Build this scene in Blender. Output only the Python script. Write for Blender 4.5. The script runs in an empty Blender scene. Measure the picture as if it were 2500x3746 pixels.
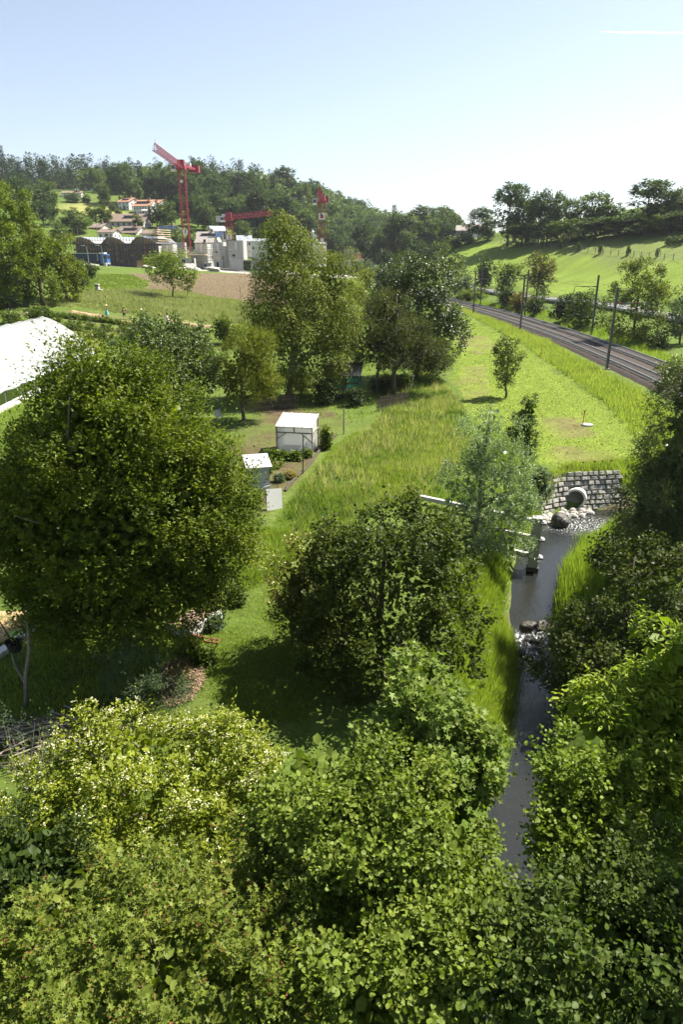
import bpy, math, random
import numpy as np
from mathutils import Matrix, Vector

SC = bpy.context.scene
COL = SC.collection
RNG = np.random.default_rng(7)
random.seed(7)
R = math.radians

# ------------------------------------------------------------------ camera, sky, sun, exposure
EYE_Z, PITCH = 14.0, R(20.8)
cam = bpy.data.cameras.new('camera')
cam.sensor_fit = 'VERTICAL'; cam.sensor_height = 36.0; cam.lens = 24.0
cam.clip_start = 0.2; cam.clip_end = 30000
camo = bpy.data.objects.new('camera', cam); COL.objects.link(camo)
camo.location = (0, 0, EYE_Z); camo.rotation_euler = (R(90) - PITCH, 0, 0)
SC.camera = camo

SUN_AZ, SUN_EL = R(60), R(53)          # azimuth clockwise from +Y
world = bpy.data.worlds.new('World'); SC.world = world; world.use_nodes = True
wn = world.node_tree
sky = wn.nodes.new('ShaderNodeTexSky'); sky.sky_type = 'NISHITA'; sky.sun_disc = False
sky.sun_elevation = SUN_EL; sky.sun_rotation = SUN_AZ
sky.altitude = 400; sky.air_density = 1.0; sky.dust_density = 1.0; sky.ozone_density = 3.0
bg = wn.nodes['Background']; bg.inputs['Strength'].default_value = 0.061
hsv = wn.nodes.new('ShaderNodeHueSaturation'); hsv.inputs['Saturation'].default_value = .68
wn.links.new(sky.outputs['Color'], hsv.inputs['Color']); wn.links.new(hsv.outputs['Color'], bg.inputs['Color'])
sunl = bpy.data.lights.new('sun', 'SUN'); sunl.energy = 5.0; sunl.angle = R(0.5); sunl.color = (1.0, 0.94, 0.82)
suno = bpy.data.objects.new('sun', sunl); COL.objects.link(suno)
sv = Vector((math.sin(SUN_AZ) * math.cos(SUN_EL), math.cos(SUN_AZ) * math.cos(SUN_EL), math.sin(SUN_EL)))
suno.rotation_euler = sv.to_track_quat('Z', 'Y').to_euler(); suno.location = (30, -10, 60)
SC.view_settings.view_transform = 'Standard'; SC.view_settings.look = 'None'
SC.view_settings.exposure = 1.6; SC.view_settings.gamma = 1.0
SC.view_settings.use_curve_mapping = False
cy = SC.cycles
cy.max_bounces = 6; cy.diffuse_bounces = 2; cy.glossy_bounces = 3; cy.transmission_bounces = 5
cy.transparent_max_bounces = 8; cy.use_denoising = True; cy.sample_clamp_indirect = 4.0
cy.caustics_reflective = False; cy.caustics_refractive = False

# ------------------------------------------------------------------ object helpers
def tag(o, label=None, cat=None, group=None, kind=None):
    if label: o['label'] = label
    if cat: o['category'] = cat
    if group: o['group'] = group
    if kind: o['kind'] = kind
    return o

def ob(name, data, parent=None, loc=(0, 0, 0), rot=(0, 0, 0), scale=(1, 1, 1)):
    o = bpy.data.objects.new(name, data); COL.objects.link(o)
    o.location = loc; o.rotation_euler = rot; o.scale = scale
    if parent is not None: o.parent = parent
    return o

def thing(name, label, cat, loc=(0, 0, 0), rz=0.0, group=None, scale=1.0):
    o = ob(name, None, None, loc, (0, 0, rz), (scale,) * 3)
    o.empty_display_size = 0.3
    return tag(o, label, cat, group)

def kids(o): return list(o.children)

def dup(root, loc, rz=0.0, scale=None, label=None, group=None):
    def cp(o, parent):
        c = o.copy(); COL.objects.link(c); c.parent = parent
        for ch in o.children: cp(ch, c)
        return c
    r = cp(root, None); r.location = loc; r.rotation_euler = (0, 0, rz)
    if scale is not None: r.scale = scale if isinstance(scale, tuple) else (scale,) * 3
    if label: r['label'] = label
    if group: r['group'] = group
    return r

def mesh_np(name, V, F, mat=None, col=None, smooth=False, uv=None):
    """V (n,3); F list of int arrays (m,3) or (m,4)"""
    V = np.asarray(V, np.float32)
    if isinstance(F, np.ndarray): F = [F]
    me = bpy.data.meshes.new(name)
    me.vertices.add(len(V)); me.vertices.foreach_set('co', V.ravel())
    idx = np.concatenate([np.asarray(f, np.int32).ravel() for f in F])
    sizes = np.concatenate([np.full(len(f), np.asarray(f).shape[1], np.int32) for f in F])
    starts = np.zeros(len(sizes), np.int32); starts[1:] = np.cumsum(sizes)[:-1]
    me.loops.add(len(idx)); me.loops.foreach_set('vertex_index', idx)
    me.polygons.add(len(sizes)); me.polygons.foreach_set('loop_start', starts)
    me.polygons.foreach_set('loop_total', sizes)
    if smooth: me.polygons.foreach_set('use_smooth', np.ones(len(sizes), bool))
    if col is not None:
        a = me.color_attributes.new('col', 'FLOAT_COLOR', 'POINT')
        c = np.ones((len(V), 4), np.float32); c[:, :3] = col
        a.data.foreach_set('color', c.ravel())
    if mat: me.materials.append(mat)
    me.update(calc_edges=True)
    return me

class MB:
    """collects simple solids into one mesh"""
    def __init__(s): s.V = []; s.F = []; s.n = 0
    def add(s, V, F):
        V = np.asarray(V, float)
        s.V.append(V); s.F += [tuple(i + s.n for i in f) for f in F]; s.n += len(V); return s
    def box(s, c, size, rz=0, M=None):
        x, y, z = np.asarray(size) / 2
        V = np.array([(-x,-y,-z),(x,-y,-z),(x,y,-z),(-x,y,-z),(-x,-y,z),(x,-y,z),(x,y,z),(-x,y,z)])
        if rz:
            ca, sa = math.cos(rz), math.sin(rz); V[:, :2] = V[:, :2] @ np.array([[ca, sa], [-sa, ca]])
        return s.add(V + np.asarray(c), [(0,3,2,1),(4,5,6,7),(0,1,5,4),(1,2,6,5),(2,3,7,6),(3,0,4,7)])
    def bar(s, a, b, w, h=None):
        a, b = np.asarray(a, float), np.asarray(b, float); d = b - a; L = np.linalg.norm(d); d /= L
        up = np.array([0, 0, 1.]) if abs(d[2]) < .95 else np.array([1., 0, 0])
        x = np.cross(d, up); x /= np.linalg.norm(x); y = np.cross(x, d)
        h = h or w; V = []
        for p in (a, b):
            for sx, sy in ((-1,-1),(1,-1),(1,1),(-1,1)): V.append(p + x*sx*w/2 + y*sy*h/2)
        return s.add(V, [(3,2,1,0),(4,5,6,7),(0,1,5,4),(1,2,6,5),(2,3,7,6),(3,0,4,7)])
    def tube(s, pts, rad, k=6, caps=True):
        pts = np.asarray(pts, float); n = len(pts); rad = np.broadcast_to(rad, n)
        V = []
        for i in range(n):
            d = pts[min(i+1, n-1)] - pts[max(i-1, 0)]; d /= (np.linalg.norm(d) + 1e-9)
            up = np.array([0, 0, 1.]) if abs(d[2]) < .9 else np.array([0, 1., 0])
            x = np.cross(d, up); x /= np.linalg.norm(x); y = np.cross(d, x)
            for j in range(k):
                t = 2 * math.pi * j / k; V.append(pts[i] + rad[i] * (x * math.cos(t) + y * math.sin(t)))
        F = [(i*k+j, i*k+(j+1) % k, (i+1)*k+(j+1) % k, (i+1)*k+j) for i in range(n-1) for j in range(k)]
        if caps: F += [tuple(range(k))[::-1], tuple((n-1)*k + j for j in range(k))]
        return s.add(V, F)
    def lathe(s, prof, c=(0, 0, 0), k=16, axis=None):
        V = []; n = len(prof)
        for r, z in prof:
            for j in range(k):
                t = 2*math.pi*j/k; V.append((r*math.cos(t), r*math.sin(t), z))
        F = [(i*k+j, i*k+(j+1) % k, (i+1)*k+(j+1) % k, (i+1)*k+j) for i in range(n-1) for j in range(k)]
        V = np.array(V)
        if axis is not None:
            q = Vector((0, 0, 1)).rotation_difference(Vector(axis)).to_matrix(); V = V @ np.array(q).T
        return s.add(V + np.asarray(c), F)
    def mesh(s, name, mat=None, smooth=False):
        me = bpy.data.meshes.new(name); me.from_pydata(np.concatenate(s.V).tolist(), [], s.F)
        if mat: me.materials.append(mat)
        if smooth: me.polygons.foreach_set('use_smooth', np.ones(len(me.polygons), bool))
        me.update(); return me
    def build(s, name, mat, parent=None, loc=(0, 0, 0), rot=(0, 0, 0), smooth=False):
        return ob(name, s.mesh(name, mat, smooth), parent, loc, rot)

_unit = {}
def cube(mat):
    if mat.name not in _unit: _unit[mat.name] = MB().box((0, 0, 0), (1, 1, 1)).mesh('block', mat)
    return _unit[mat.name]
def bx(name, parent, c, size, mat, rz=0.0, rot=None):
    return ob(name, cube(mat), parent, c, rot or (0, 0, rz), size)
def bar(name, parent, a, b, w, mat, h=None):
    a, b = Vector(a), Vector(b); d = b - a
    o = ob(name, cube(mat), parent, (a + b) / 2, d.to_track_quat('Z', 'Y').to_euler(), (w, h or w, d.length))
    return o

# ------------------------------------------------------------------ materials
def mat(name, color, rough=0.8, spec=0.3, metal=0.0, noise=0.0, nscale=3.0, bump=0.0, bscale=20.0, streak=None, color2=None):
    m = bpy.data.materials.new(name); m.use_nodes = True
    nt = m.node_tree; p = nt.nodes['Principled BSDF']
    p.inputs['Base Color'].default_value = (*color, 1); p.inputs['Roughness'].default_value = rough
    p.inputs['Specular IOR Level'].default_value = spec; p.inputs['Metallic'].default_value = metal
    tc = nt.nodes.new('ShaderNodeNewGeometry')
    if noise or color2:
        n = nt.nodes.new('ShaderNodeTexNoise'); n.inputs['Scale'].default_value = nscale; n.inputs['Detail'].default_value = 6
        n.inputs['Roughness'].default_value = .65
        if streak:
            mp = nt.nodes.new('ShaderNodeMapping'); mp.inputs['Scale'].default_value = streak
            nt.links.new(tc.outputs['Position'], mp.inputs['Vector']); nt.links.new(mp.outputs['Vector'], n.inputs['Vector'])
        else: nt.links.new(tc.outputs['Position'], n.inputs['Vector'])
        r = nt.nodes.new('ShaderNodeValToRGB'); nt.links.new(n.outputs['Fac'], r.inputs['Fac'])
        c2 = color2 or tuple(min(1, c * (1 + noise)) for c in color)
        c1 = color if color2 else tuple(c * (1 - noise) for c in color)
        r.color_ramp.elements[0].position = .32; r.color_ramp.elements[1].position = .68
        r.color_ramp.elements[0].color = (*c1, 1); r.color_ramp.elements[1].color = (*c2, 1)
        nt.links.new(r.outputs['Color'], p.inputs['Base Color'])
    if bump:
        b = nt.nodes.new('ShaderNodeBump'); b.inputs['Strength'].default_value = bump; b.inputs['Distance'].default_value = .05
        n2 = nt.nodes.new('ShaderNodeTexNoise'); n2.inputs['Scale'].default_value = bscale; n2.inputs['Detail'].default_value = 5
        nt.links.new(tc.outputs['Position'], n2.inputs['Vector']); nt.links.new(n2.outputs['Fac'], b.inputs['Height'])
        nt.links.new(b.outputs['Normal'], p.inputs['Normal'])
    return m

def leaf_mat(name, trans=0.36, rough=0.5, spec=0.16, tcol=(1.2, 1.35, 0.4)):
    m = bpy.data.materials.new(name); m.use_nodes = True; nt = m.node_tree
    p = nt.nodes['Principled BSDF']; out = nt.nodes['Material Output']
    a = nt.nodes.new('ShaderNodeVertexColor'); a.layer_name = 'col'
    p.inputs['Roughness'].default_value = rough; p.inputs['Specular IOR Level'].default_value = spec
    t = nt.nodes.new('ShaderNodeBsdfTranslucent')
    mul = nt.nodes.new('ShaderNodeMix'); mul.data_type = 'RGBA'; mul.blend_type = 'MULTIPLY'; mul.inputs['Factor'].default_value = 1
    mul.inputs['B'].default_value = (*tcol, 1)
    mx = nt.nodes.new('ShaderNodeMixShader'); mx.inputs['Fac'].default_value = trans
    oi = nt.nodes.new('ShaderNodeObjectInfo'); hs = nt.nodes.new('ShaderNodeHueSaturation')
    mr = nt.nodes.new('ShaderNodeMapRange'); mr.inputs['To Min'].default_value = .86; mr.inputs['To Max'].default_value = 1.14
    nt.links.new(oi.outputs['Random'], mr.inputs['Value']); nt.links.new(mr.outputs['Result'], hs.inputs['Value'])
    nt.links.new(a.outputs['Color'], hs.inputs['Color'])
    nt.links.new(hs.outputs['Color'], p.inputs['Base Color']); nt.links.new(hs.outputs['Color'], mul.inputs['A'])
    nt.links.new(mul.outputs['Result'], t.inputs['Color'])
    nt.links.new(p.outputs['BSDF'], mx.inputs[1]); nt.links.new(t.outputs['BSDF'], mx.inputs[2])
    nt.links.new(mx.outputs['Shader'], out.inputs['Surface'])
    return m

M = {}
M['leaf'] = leaf_mat('leaf')
M['leaf_gloss'] = leaf_mat('glossy_leaf', trans=.30, rough=.42, spec=.38)
M['grass'] = leaf_mat('grass_blade', trans=.5, rough=.55, spec=.2, tcol=(1.25, 1.4, .6))
M['petal'] = mat('petal', (.72, .70, .52), .7)
M['bark'] = mat('bark', (.10, .075, .055), .9, noise=.4, nscale=9, bump=.6, bscale=25)
M['bark_grey'] = mat('grey_bark', (.20, .18, .15), .9, noise=.35, nscale=9, bump=.5, bscale=25)
M['birch_bark'] = mat('birch_bark', (.16, .14, .12), .8, nscale=2.2, color2=(.42, .40, .36), streak=(1, 1, 5))
M['concrete'] = mat('concrete', (.42, .41, .38), .85, noise=.16, nscale=1.3, bump=.15, bscale=30)
M['concrete_new'] = mat('new_concrete', (.36, .355, .335), .85, noise=.12, nscale=.5, streak=(1, 1, .25))
M['concrete_pipe'] = mat('pipe_concrete', (.55, .55, .53), .8, noise=.12, nscale=3, bump=.1)
M['white_film'] = mat('white_film', (.40, .41, .42), .45, .4, noise=.04, nscale=1.2)
M['white'] = mat('white_paint', (.60, .59, .57), .6, noise=.05, nscale=.6)
M['offwhite'] = mat('render_plaster', (.62, .60, .54), .85, noise=.06, nscale=.5)
M['grey_wall'] = mat('grey_plaster', (.48, .47, .45), .85, noise=.06, nscale=.5)
M['steel'] = mat('galvanised_steel', (.30, .31, .32), .5, .5, .6, noise=.15, nscale=4)
M['mast'] = mat('mast_steel', (.13, .135, .14), .5, .5, .4, noise=.15, nscale=4)
M['dark_steel'] = mat('dark_steel', (.07, .075, .08), .55, .4, .3, noise=.2, nscale=4)
M['wood_grey'] = mat('weathered_wood', (.22, .19, .155), .9, noise=.3, nscale=6, streak=(1, 1, .15))
M['wood_dark'] = mat('dark_wood', (.06, .045, .035), .9, noise=.3, nscale=6)
M['timber'] = mat('new_timber', (.26, .155, .065), .75, noise=.2, nscale=2)
M['timber_pale'] = mat('pale_timber', (.62, .50, .33), .75, noise=.15, nscale=2)
M['red'] = mat('crane_red', (.21, .018, .034), .5, .35, noise=.25, nscale=2)
M['tile_orange'] = mat('orange_tiles', (.36, .19, .125), .85, noise=.15, nscale=1.5)
M['tile_brown'] = mat('brown_tiles', (.17, .125, .10), .85, noise=.2, nscale=1.2)
M['tile_grey'] = mat('grey_tiles', (.24, .215, .195), .8, noise=.15, nscale=1.0)
M['glass_dark'] = mat('window_glass', (.03, .035, .045), .12, .6)
M['navy'] = mat('navy_sheet', (.025, .032, .065), .6, noise=.15, nscale=1)
M['blue'] = mat('blue_paint', (.04, .12, .32), .4, .5)
M['black'] = mat('black_rubber', (.015, .015, .016), .7)
M['scaffold'] = mat('scaffold_tube', (.15, .125, .11), .6, .4, .3, noise=.3, nscale=2)
M['roof_metal'] = mat('sheet_metal_roof', (.42, .45, .46), .35, .5, .5, noise=.15, nscale=.8)
M['solar'] = mat('solar_cell', (.03, .05, .10), .15, .6)
M['rail'] = mat('rail_steel', (.34, .33, .33), .35, .6, .3)
M['sleeper'] = mat('concrete_sleeper', (.10, .088, .078), .9, noise=.3, nscale=5)
M['ballast'] = mat('ballast', (.018, .015, .013), .95, .2, nscale=14, color2=(.082, .067, .056), bump=1.0, bscale=22)
M['stone'] = mat('wall_stone', (.33, .315, .285), .9, noise=.35, nscale=3.5, bump=.8, bscale=9)
M['mortar'] = mat('mortar', (.12, .115, .10), .95, noise=.3, nscale=6, bump=.5)
M['rock'] = mat('wet_rock', (.045, .038, .031), .55, .4, noise=.5, nscale=4, bump=.8, bscale=8)
M['asphalt'] = mat('asphalt', (.11, .11, .11), .9, noise=.1, nscale=1)
M['gravel'] = mat('gravel', (.42, .40, .36), .95, noise=.2, nscale=2, bump=.5)
M['straw'] = mat('straw_mulch', (.33, .24, .13), .95, noise=.4, nscale=10, bump=.8, bscale=30)
M['chips'] = mat('wood_chips', (.17, .115, .08), .95, nscale=24, color2=(.42, .31, .22), bump=1, bscale=40)
M['rust'] = mat('rust', (.16, .06, .03), .8, noise=.4, nscale=12)
M['orange'] = mat('orange_marker', (.60, .12, .02), .5)
M['skin'] = mat('skin', (.50, .30, .21), .6)
M['hat'] = mat('straw_hat', (.58, .47, .28), .8)
for k, c in dict(c_black=(.015,.015,.018), c_white=(.72,.71,.69), c_teal=(.12,.42,.40), c_blue=(.05,.22,.40), c_grey=(.34,.34,.34), c_khaki=(.26,.24,.18), c_navy=(.03,.04,.08), c_hair=(.05,.03,.02)).items():
    M[k] = mat('cloth' + k[1:], c, .85, .2, noise=.12, nscale=20)
def glassy(name, col, fac, rough=.3):
    m = bpy.data.materials.new(name); m.use_nodes = True; nt = m.node_tree
    p = nt.nodes['Principled BSDF']; p.inputs['Base Color'].default_value = (*col, 1); p.inputs['Roughness'].default_value = rough
    t = nt.nodes.new('ShaderNodeBsdfTransparent'); tl = nt.nodes.new('ShaderNodeBsdfTranslucent'); tl.inputs['Color'].default_value = (*col, 1)
    m1 = nt.nodes.new('ShaderNodeMixShader'); m1.inputs[0].default_value = .45
    m2 = nt.nodes.new('ShaderNodeMixShader'); m2.inputs[0].default_value = fac
    nt.links.new(p.outputs[0], m1.inputs[1]); nt.links.new(tl.outputs[0], m1.inputs[2])
    nt.links.new(m1.outputs[0], m2.inputs[1]); nt.links.new(t.outputs[0], m2.inputs[2])
    nt.links.new(m2.outputs[0], nt.nodes['Material Output'].inputs[0]); return m
M['film'] = glassy('greenhouse_film', (.80, .81, .80), .22)
M['tunnel_film'] = glassy('tunnel_film', (.46, .47, .48), .14, .38)
M['green_glass'] = glassy('green_plastic', (.10, .42, .32), .3)
# ------------------------------------------------------------------ survey: picture points of the photograph turned into places on the land
F_PX = 1566.7
def ray(px, py):
    u = (px - 784) / F_PX; v = (1174.5 - py) / F_PX
    return u, math.cos(PITCH) + v * math.sin(PITCH), -math.sin(PITCH) + v * math.cos(PITCH)
def at_z(px, py, z):
    r = ray(px, py); s = (z - EYE_Z) / r[2]; return np.array([r[0] * s, r[1] * s, z])
def at_y(px, py, y):
    r = ray(px, py); s = y / r[1]; return np.array([r[0] * s, y, EYE_Z + r[2] * s])

CP = [(-10,0,2.0),(0,6,1.6),(12,0,1.8),(-30,0,2.5),(40,0,2),(-20,12,2),(-8,18,2),(1,17,1.7),(-4,43,2),(4,32,2.2),(10,46,2),(14.5,60,2),
      (22,54,2),(20,42,2),(18,36,1.8),(15,20,1.7),(30,25,2.4),(-15,45,2.2),(-24.5,53,3),(-34,50,3.6),(-18,88,2.5),(-32,102,5),(-8,95,2.6),(5,80,2.2),(15,85,2.2),(10,120,2.6),(0,150,3.2),
      (29,64,2.4),(30,100,2.5),(26,164,2.8),(24,40,2.2),(40,60,2.5),(42,100,3.0),
      (-46,105,7.4),(-70,100,10),(-60,60,6),(-38,112,7.0),(-29,124,6.2),(-19.5,150,4.8),(-41,225,7.8),(-66,222,9.8),(-34,260,8.8),(-75,265,9.6),(-110,250,13),(-5,260,6.5),
      (2,290,4.8),(2,372,5.5),(5,430,6.5),(20,480,8),(40,330,8.5),
      (-90,330,24),(-76,312,19.5),(-114,420,35),(-146,430,41),(-162,450,45),(-125,350,29),(-190,350,36),(-20,350,13),(-60,400,27),(-30,330,10.5),(8,350,9),(45,420,15),
      (53,113,4.4),(46,155,4.8),(40,200,5.5),(61,165,8.6),(70,140,12.5),(73,150,14),(64,200,15.2),(59,250,18.3),(43,270,17.6),(27,262,10.0),(90,220,22),(110,150,19),(130,220,31),(85,120,11),(120,100,14),(60,80,3.6),(90,60,6),
      (90,300,26),(50,320,17),(60,400,18),(140,300,34),(80,500,14),(110,600,12)]
# wooded hill: (px, py of the ground at the skyline, distance)
for px, py, y in ((-60,410,560),(60,415,580),(170,415,590),(300,425,590),(420,440,600),(560,435,620),(700,440,620),(790,475,600),(860,500,570),(940,525,540),(1000,540,520),(1060,548,520)):
    CP.append(tuple(at_y(px, py + 24, y)))
for px, py, y in ((700,545,360),(900,572,350),(1000,585,330),(620,520,370),(520,470,440),(750,490,480),(400,440,470)):
    CP.append(tuple(at_y(px, py, y)))
CP += [(-400,500,62),(-300,350,45),(-450,750,45),(0,760,34),(300,700,20),(-250,200,25),(-150,120,17),(300,200,45),(260,450,38),(200,50,20),(-150,20,8),(0,-60,2)]
CP = np.array(CP, float)
def _k(d2): return np.sqrt(d2 + 9.0 ** 2)
def _s(xy):   # compress distance so that near and far points weigh alike
    return xy
_A = _k(((CP[:, None, :2] - CP[None, :, :2]) ** 2).sum(-1)); _A[np.diag_indices(len(CP))] -= 0.0
_n = len(CP); _S = np.zeros((_n + 1, _n + 1)); _S[:_n, :_n] = _A - np.eye(_n) * 0.6; _S[:_n, _n] = 1; _S[_n, :_n] = 1
_W = np.linalg.solve(_S, np.append(CP[:, 2], 0))

# the stream: left and right waterline, upstream to downstream
SL = np.array([at_z(x, y, 0)[:2] for x, y in ((1470,1150),(1390,1178),(1300,1190),(1215,1235),(1165,1320),(1150,1400),(1170,1450),(1195,1500),(1200,1562),(1196,1660),(1164,1742),(1144,1867),(1122,2017),(1118,2200),(1110,2500))])
SR = np.array([at_z(x, y, 0)[:2] for x, y in ((1560,1188),(1455,1200),(1390,1215),(1325,1250),(1290,1315),(1283,1400),(1268,1470),(1255,1530),(1250,1590),(1240,1680),(1232,1770),(1220,1880),(1185,2010),(1170,2200),(1150,2500))])
SLr = np.vstack([[at_z(1700,1120,0)[:2]], SL]); SRr = np.vstack([[at_z(1800,1160,0)[:2]], SR])
def resample(P, n):
    d = np.r_[0, np.cumsum(np.linalg.norm(np.diff(P, axis=0), axis=1))]; t = np.linspace(0, d[-1], n)
    return np.c_[np.interp(t, d, P[:, 0]), np.interp(t, d, P[:, 1])]
def smooth(P, it=2):
    for _ in range(it):
        Q = np.repeat(P, 2, axis=0)[1:-1].astype(float)
        Q[0::2] = .75 * P[:-1] + .25 * P[1:]; Q[1::2] = .25 * P[:-1] + .75 * P[1:]
        P = np.vstack([P[:1], Q, P[-1:]])
    return P
STREAM_C = resample(smooth((SLr + SRr) / 2), 70); STREAM_W = np.interp(np.linspace(0, 1, 70), np.linspace(0, 1, len(SLr)), np.linalg.norm(SLr - SRr, axis=1) / 2)
# the railway: centre line of the double track
RAIL_Z = 3.0
def zrail(y): return np.interp(y, [0, 170, 290, 372, 430, 480, 700], [3.0, 3.0, 4.6, 5.3, 6.3, 7.6, 9])
RC = smooth(np.array([(20, -20), (27.5, 20), (31.0, 50), (32.3, 72), (32.9, 100), (31.4, 136), (28.2, 168), (14, 240), (5.5, 290), (3.2, 330), (2.8, 372), (6, 430), (20, 480), (60, 540)]), 3)
RC = resample(RC, 420)

def seg_dist(x, y, P):
    """distance to polyline P and parameter index"""
    best = np.full(x.shape, 1e9); bi = np.zeros(x.shape)
    for i in range(len(P) - 1):
        a, b = P[i], P[i+1]; d = b - a; L2 = d @ d
        t = np.clip(((x - a[0]) * d[0] + (y - a[1]) * d[1]) / L2, 0, 1)
        q = (x - a[0] - t * d[0]) ** 2 + (y - a[1] - t * d[1]) ** 2
        m = q < best; best = np.where(m, q, best); bi = np.where(m, i + t, bi)
    return np.sqrt(best), bi
def sstep(a, b, x):
    t = np.clip((x - a) / (b - a), 0, 1); return t * t * (3 - 2 * t)
def terrain(x, y):
    x = np.asarray(x, float); y = np.asarray(y, float); sh = x.shape; x = x.ravel(); y = y.ravel()
    z = np.zeros(len(x))
    for i in range(0, len(x), 20000):
        s = slice(i, i + 20000)
        z[s] = _k((x[s, None] - CP[None, :, 0]) ** 2 + (y[s, None] - CP[None, :, 1]) ** 2) @ _W[:-1] + _W[-1]
    z = np.clip(z, 0.8, 85)
    # embankment
    near = (np.abs(x - 20) < 70) & (y < 560)
    if near.any():
        d, bi = seg_dist(x[near], y[near], RC[::4]); zr = zrail(y[near]) - .55
        w = 1 - sstep(4.4, 8.2, d); z[near] = z[near] * (1 - w) + zr * w
    # stream bed
    near = (np.abs(x - 12) < 22) & (y < 48)
    if near.any():
        d, bi = seg_dist(x[near], y[near], STREAM_C); hw = np.interp(bi, np.arange(len(STREAM_W)), STREAM_W)
        k = sstep(-.4, 2.4, d - hw); bed = -.40 - .27 * sstep(24.6, 22.2, y[near])
        z[near] = np.where(d - hw < 2.4, bed + (z[near] - bed) * k, z[near])
    # the cutting in front of the stone wall and the bank it holds back
    near = (np.abs(x - 13.5) < 7) & (np.abs(y - 37) < 7)
    if near.any():
        X, Y = x[near], y[near]; a, b_ = WALL_A, WALL_B; L = np.linalg.norm(b_ - a); u = (b_ - a) / L; n = np.array([-u[1], u[0]])
        s = (X - a[0]) * u[0] + (Y - a[1]) * u[1]; bend = np.maximum(0, L/2 - .6 - s); d = (X - a[0]) * n[0] + (Y - a[1]) * n[1] + .30 * bend ** 1.25
        h = np.interp(d, [-2.5, -.4, .1, 1.15, 1.7], [-.25, -.1, .0, 1.75, 1.98]); w = sstep(-1.6, -.2, s) * (1 - sstep(L + .4, L + 2.2, s)) * sstep(-2.6, -1.2, d) * (1 - sstep(2.2, 4.0, d))
        z[near] = z[near] * (1 - w) + h * w
    return z.reshape(sh)
WALL_A, WALL_B = at_z(1248, 1176, 0)[:2], at_z(1410, 1168, 0)[:2]
def tz(x, y): return float(terrain(np.array([x]), np.array([y]))[0])
def spot(px, py, far=900):
    """where the line of sight through a point of the photograph meets the land"""
    r = np.array(ray(px, py)); s = np.geomspace(6, far, 500)
    h = terrain(s * r[0], s * r[1]) - (EYE_Z + s * r[2]); k = np.argmax(h > 0)
    if h[k] <= 0: k = len(s) - 1
    a, b = s[max(k-1, 0)], s[k]
    for _ in range(18):
        m = (a + b) / 2
        if tz(m * r[0], m * r[1]) > EYE_Z + m * r[2]: b = m
        else: a = m
    return np.array([b * r[0], b * r[1], EYE_Z + b * r[2]])
def px_size(p):   # metres per picture pixel at p
    return ((p[1]) * math.cos(PITCH) - (p[2] - EYE_Z) * math.sin(PITCH)) / F_PX
def poly_xy(pts): return np.array([spot(*p)[:2] for p in pts])
def inside(x, y, poly):
    c = np.zeros(x.shape, bool); n = len(poly)
    for i in range(n):
        (x1, y1), (x2, y2) = poly[i], poly[(i+1) % n]
        c ^= ((y1 > y) != (y2 > y)) & (x < (x2 - x1) * (y - y1) / (y2 - y1 + 1e-12) + x1)
    return c
def vnoise(x, y, sc, seed=0):
    """smooth value noise in [0,1]"""
    r = np.random.default_rng(seed).random((256, 256)); u = x / sc + 57.3; v = y / sc + 91.7
    i = np.floor(u).astype(int); j = np.floor(v).astype(int); fu = u - i; fv = v - j
    fu = fu * fu * (3 - 2 * fu); fv = fv * fv * (3 - 2 * fv)
    g = lambda a, b: r[a % 256, b % 256]
    return (g(i, j) * (1 - fu) + g(i+1, j) * fu) * (1 - fv) + (g(i, j+1) * (1 - fu) + g(i+1, j+1) * fu) * fv
def fnoise(x, y, sc, seed=0): return .55 * vnoise(x, y, sc, seed) + .3 * vnoise(x, y, sc / 2.3, seed + 1) + .15 * vnoise(x, y, sc / 5.1, seed + 2)

PLOUGH = poly_xy([(298,629),(360,627),(480,627),(640,628),(700,630),(640,706),(575,694),(500,682),(440,674),(375,672),(332,664),(345,646)])
CROP = poly_xy([(1062,722),(1100,738),(1200,792),(1300,864),(1400,936),(1475,1020),(1450,1062),(1330,1078),(1240,1064),(1190,1000),(1085,965),(1040,880),(1035,800)])
SOIL1 = poly_xy([(1062,768),(1120,772),(1150,800),(1100,812),(1060,800)])
SOIL2 = poly_xy([(1240,1050),(1330,1074),(1440,1058),(1400,1030),(1290,1020)])
SOIL3 = poly_xy([(1060,840),(1110,835),(1130,900),(1080,930),(1050,890)])
SOIL4 = poly_xy([(1220,960),(1330,955),(1380,1000),(1280,1010)])
MEADOW = poly_xy([(660,1180),(700,1110),(760,1050),(850,985),(905,925),(960,850),(1010,870),(1060,930),(1078,1015),(1050,1075),(1000,1140),(950,1150),(880,1160),(790,1240),(700,1240)])
PALE = poly_xy([(90,700),(200,672),(330,664),(440,674),(580,696),(590,745),(440,738),(300,722),(200,708)])
LUSH = poly_xy([(200,628),(300,629),(345,646),(332,664),(200,672),(120,690)])
GARDEN = poly_xy([(500,1010),(560,955),(640,930),(760,940),(800,965),(760,1010),(690,1090),(640,1140),(600,1180),(560,1180)])
PLOT = poly_xy([(60,716),(200,712),(330,732),(480,752),(500,800),(440,860),(200,790),(60,760)])
CHIP = poly_xy([(370,1520),(430,1500),(470,1530),(455,1590),(400,1620),(350,1600)])
HILLF = poly_xy([(960,604),(1050,562),(1150,556),(1300,575),(1568,603),(1700,620),(1700,700),(1400,675),(1200,660),(1050,640)])
HILLU = poly_xy([(1130,550),(1300,575),(1568,603),(1700,620),(1700,500),(1568,515),(1400,522),(1200,540)])
TOWN_M = poly_xy([(130,466),(250,462),(300,492),(255,492),(190,495),(150,485)])

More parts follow.
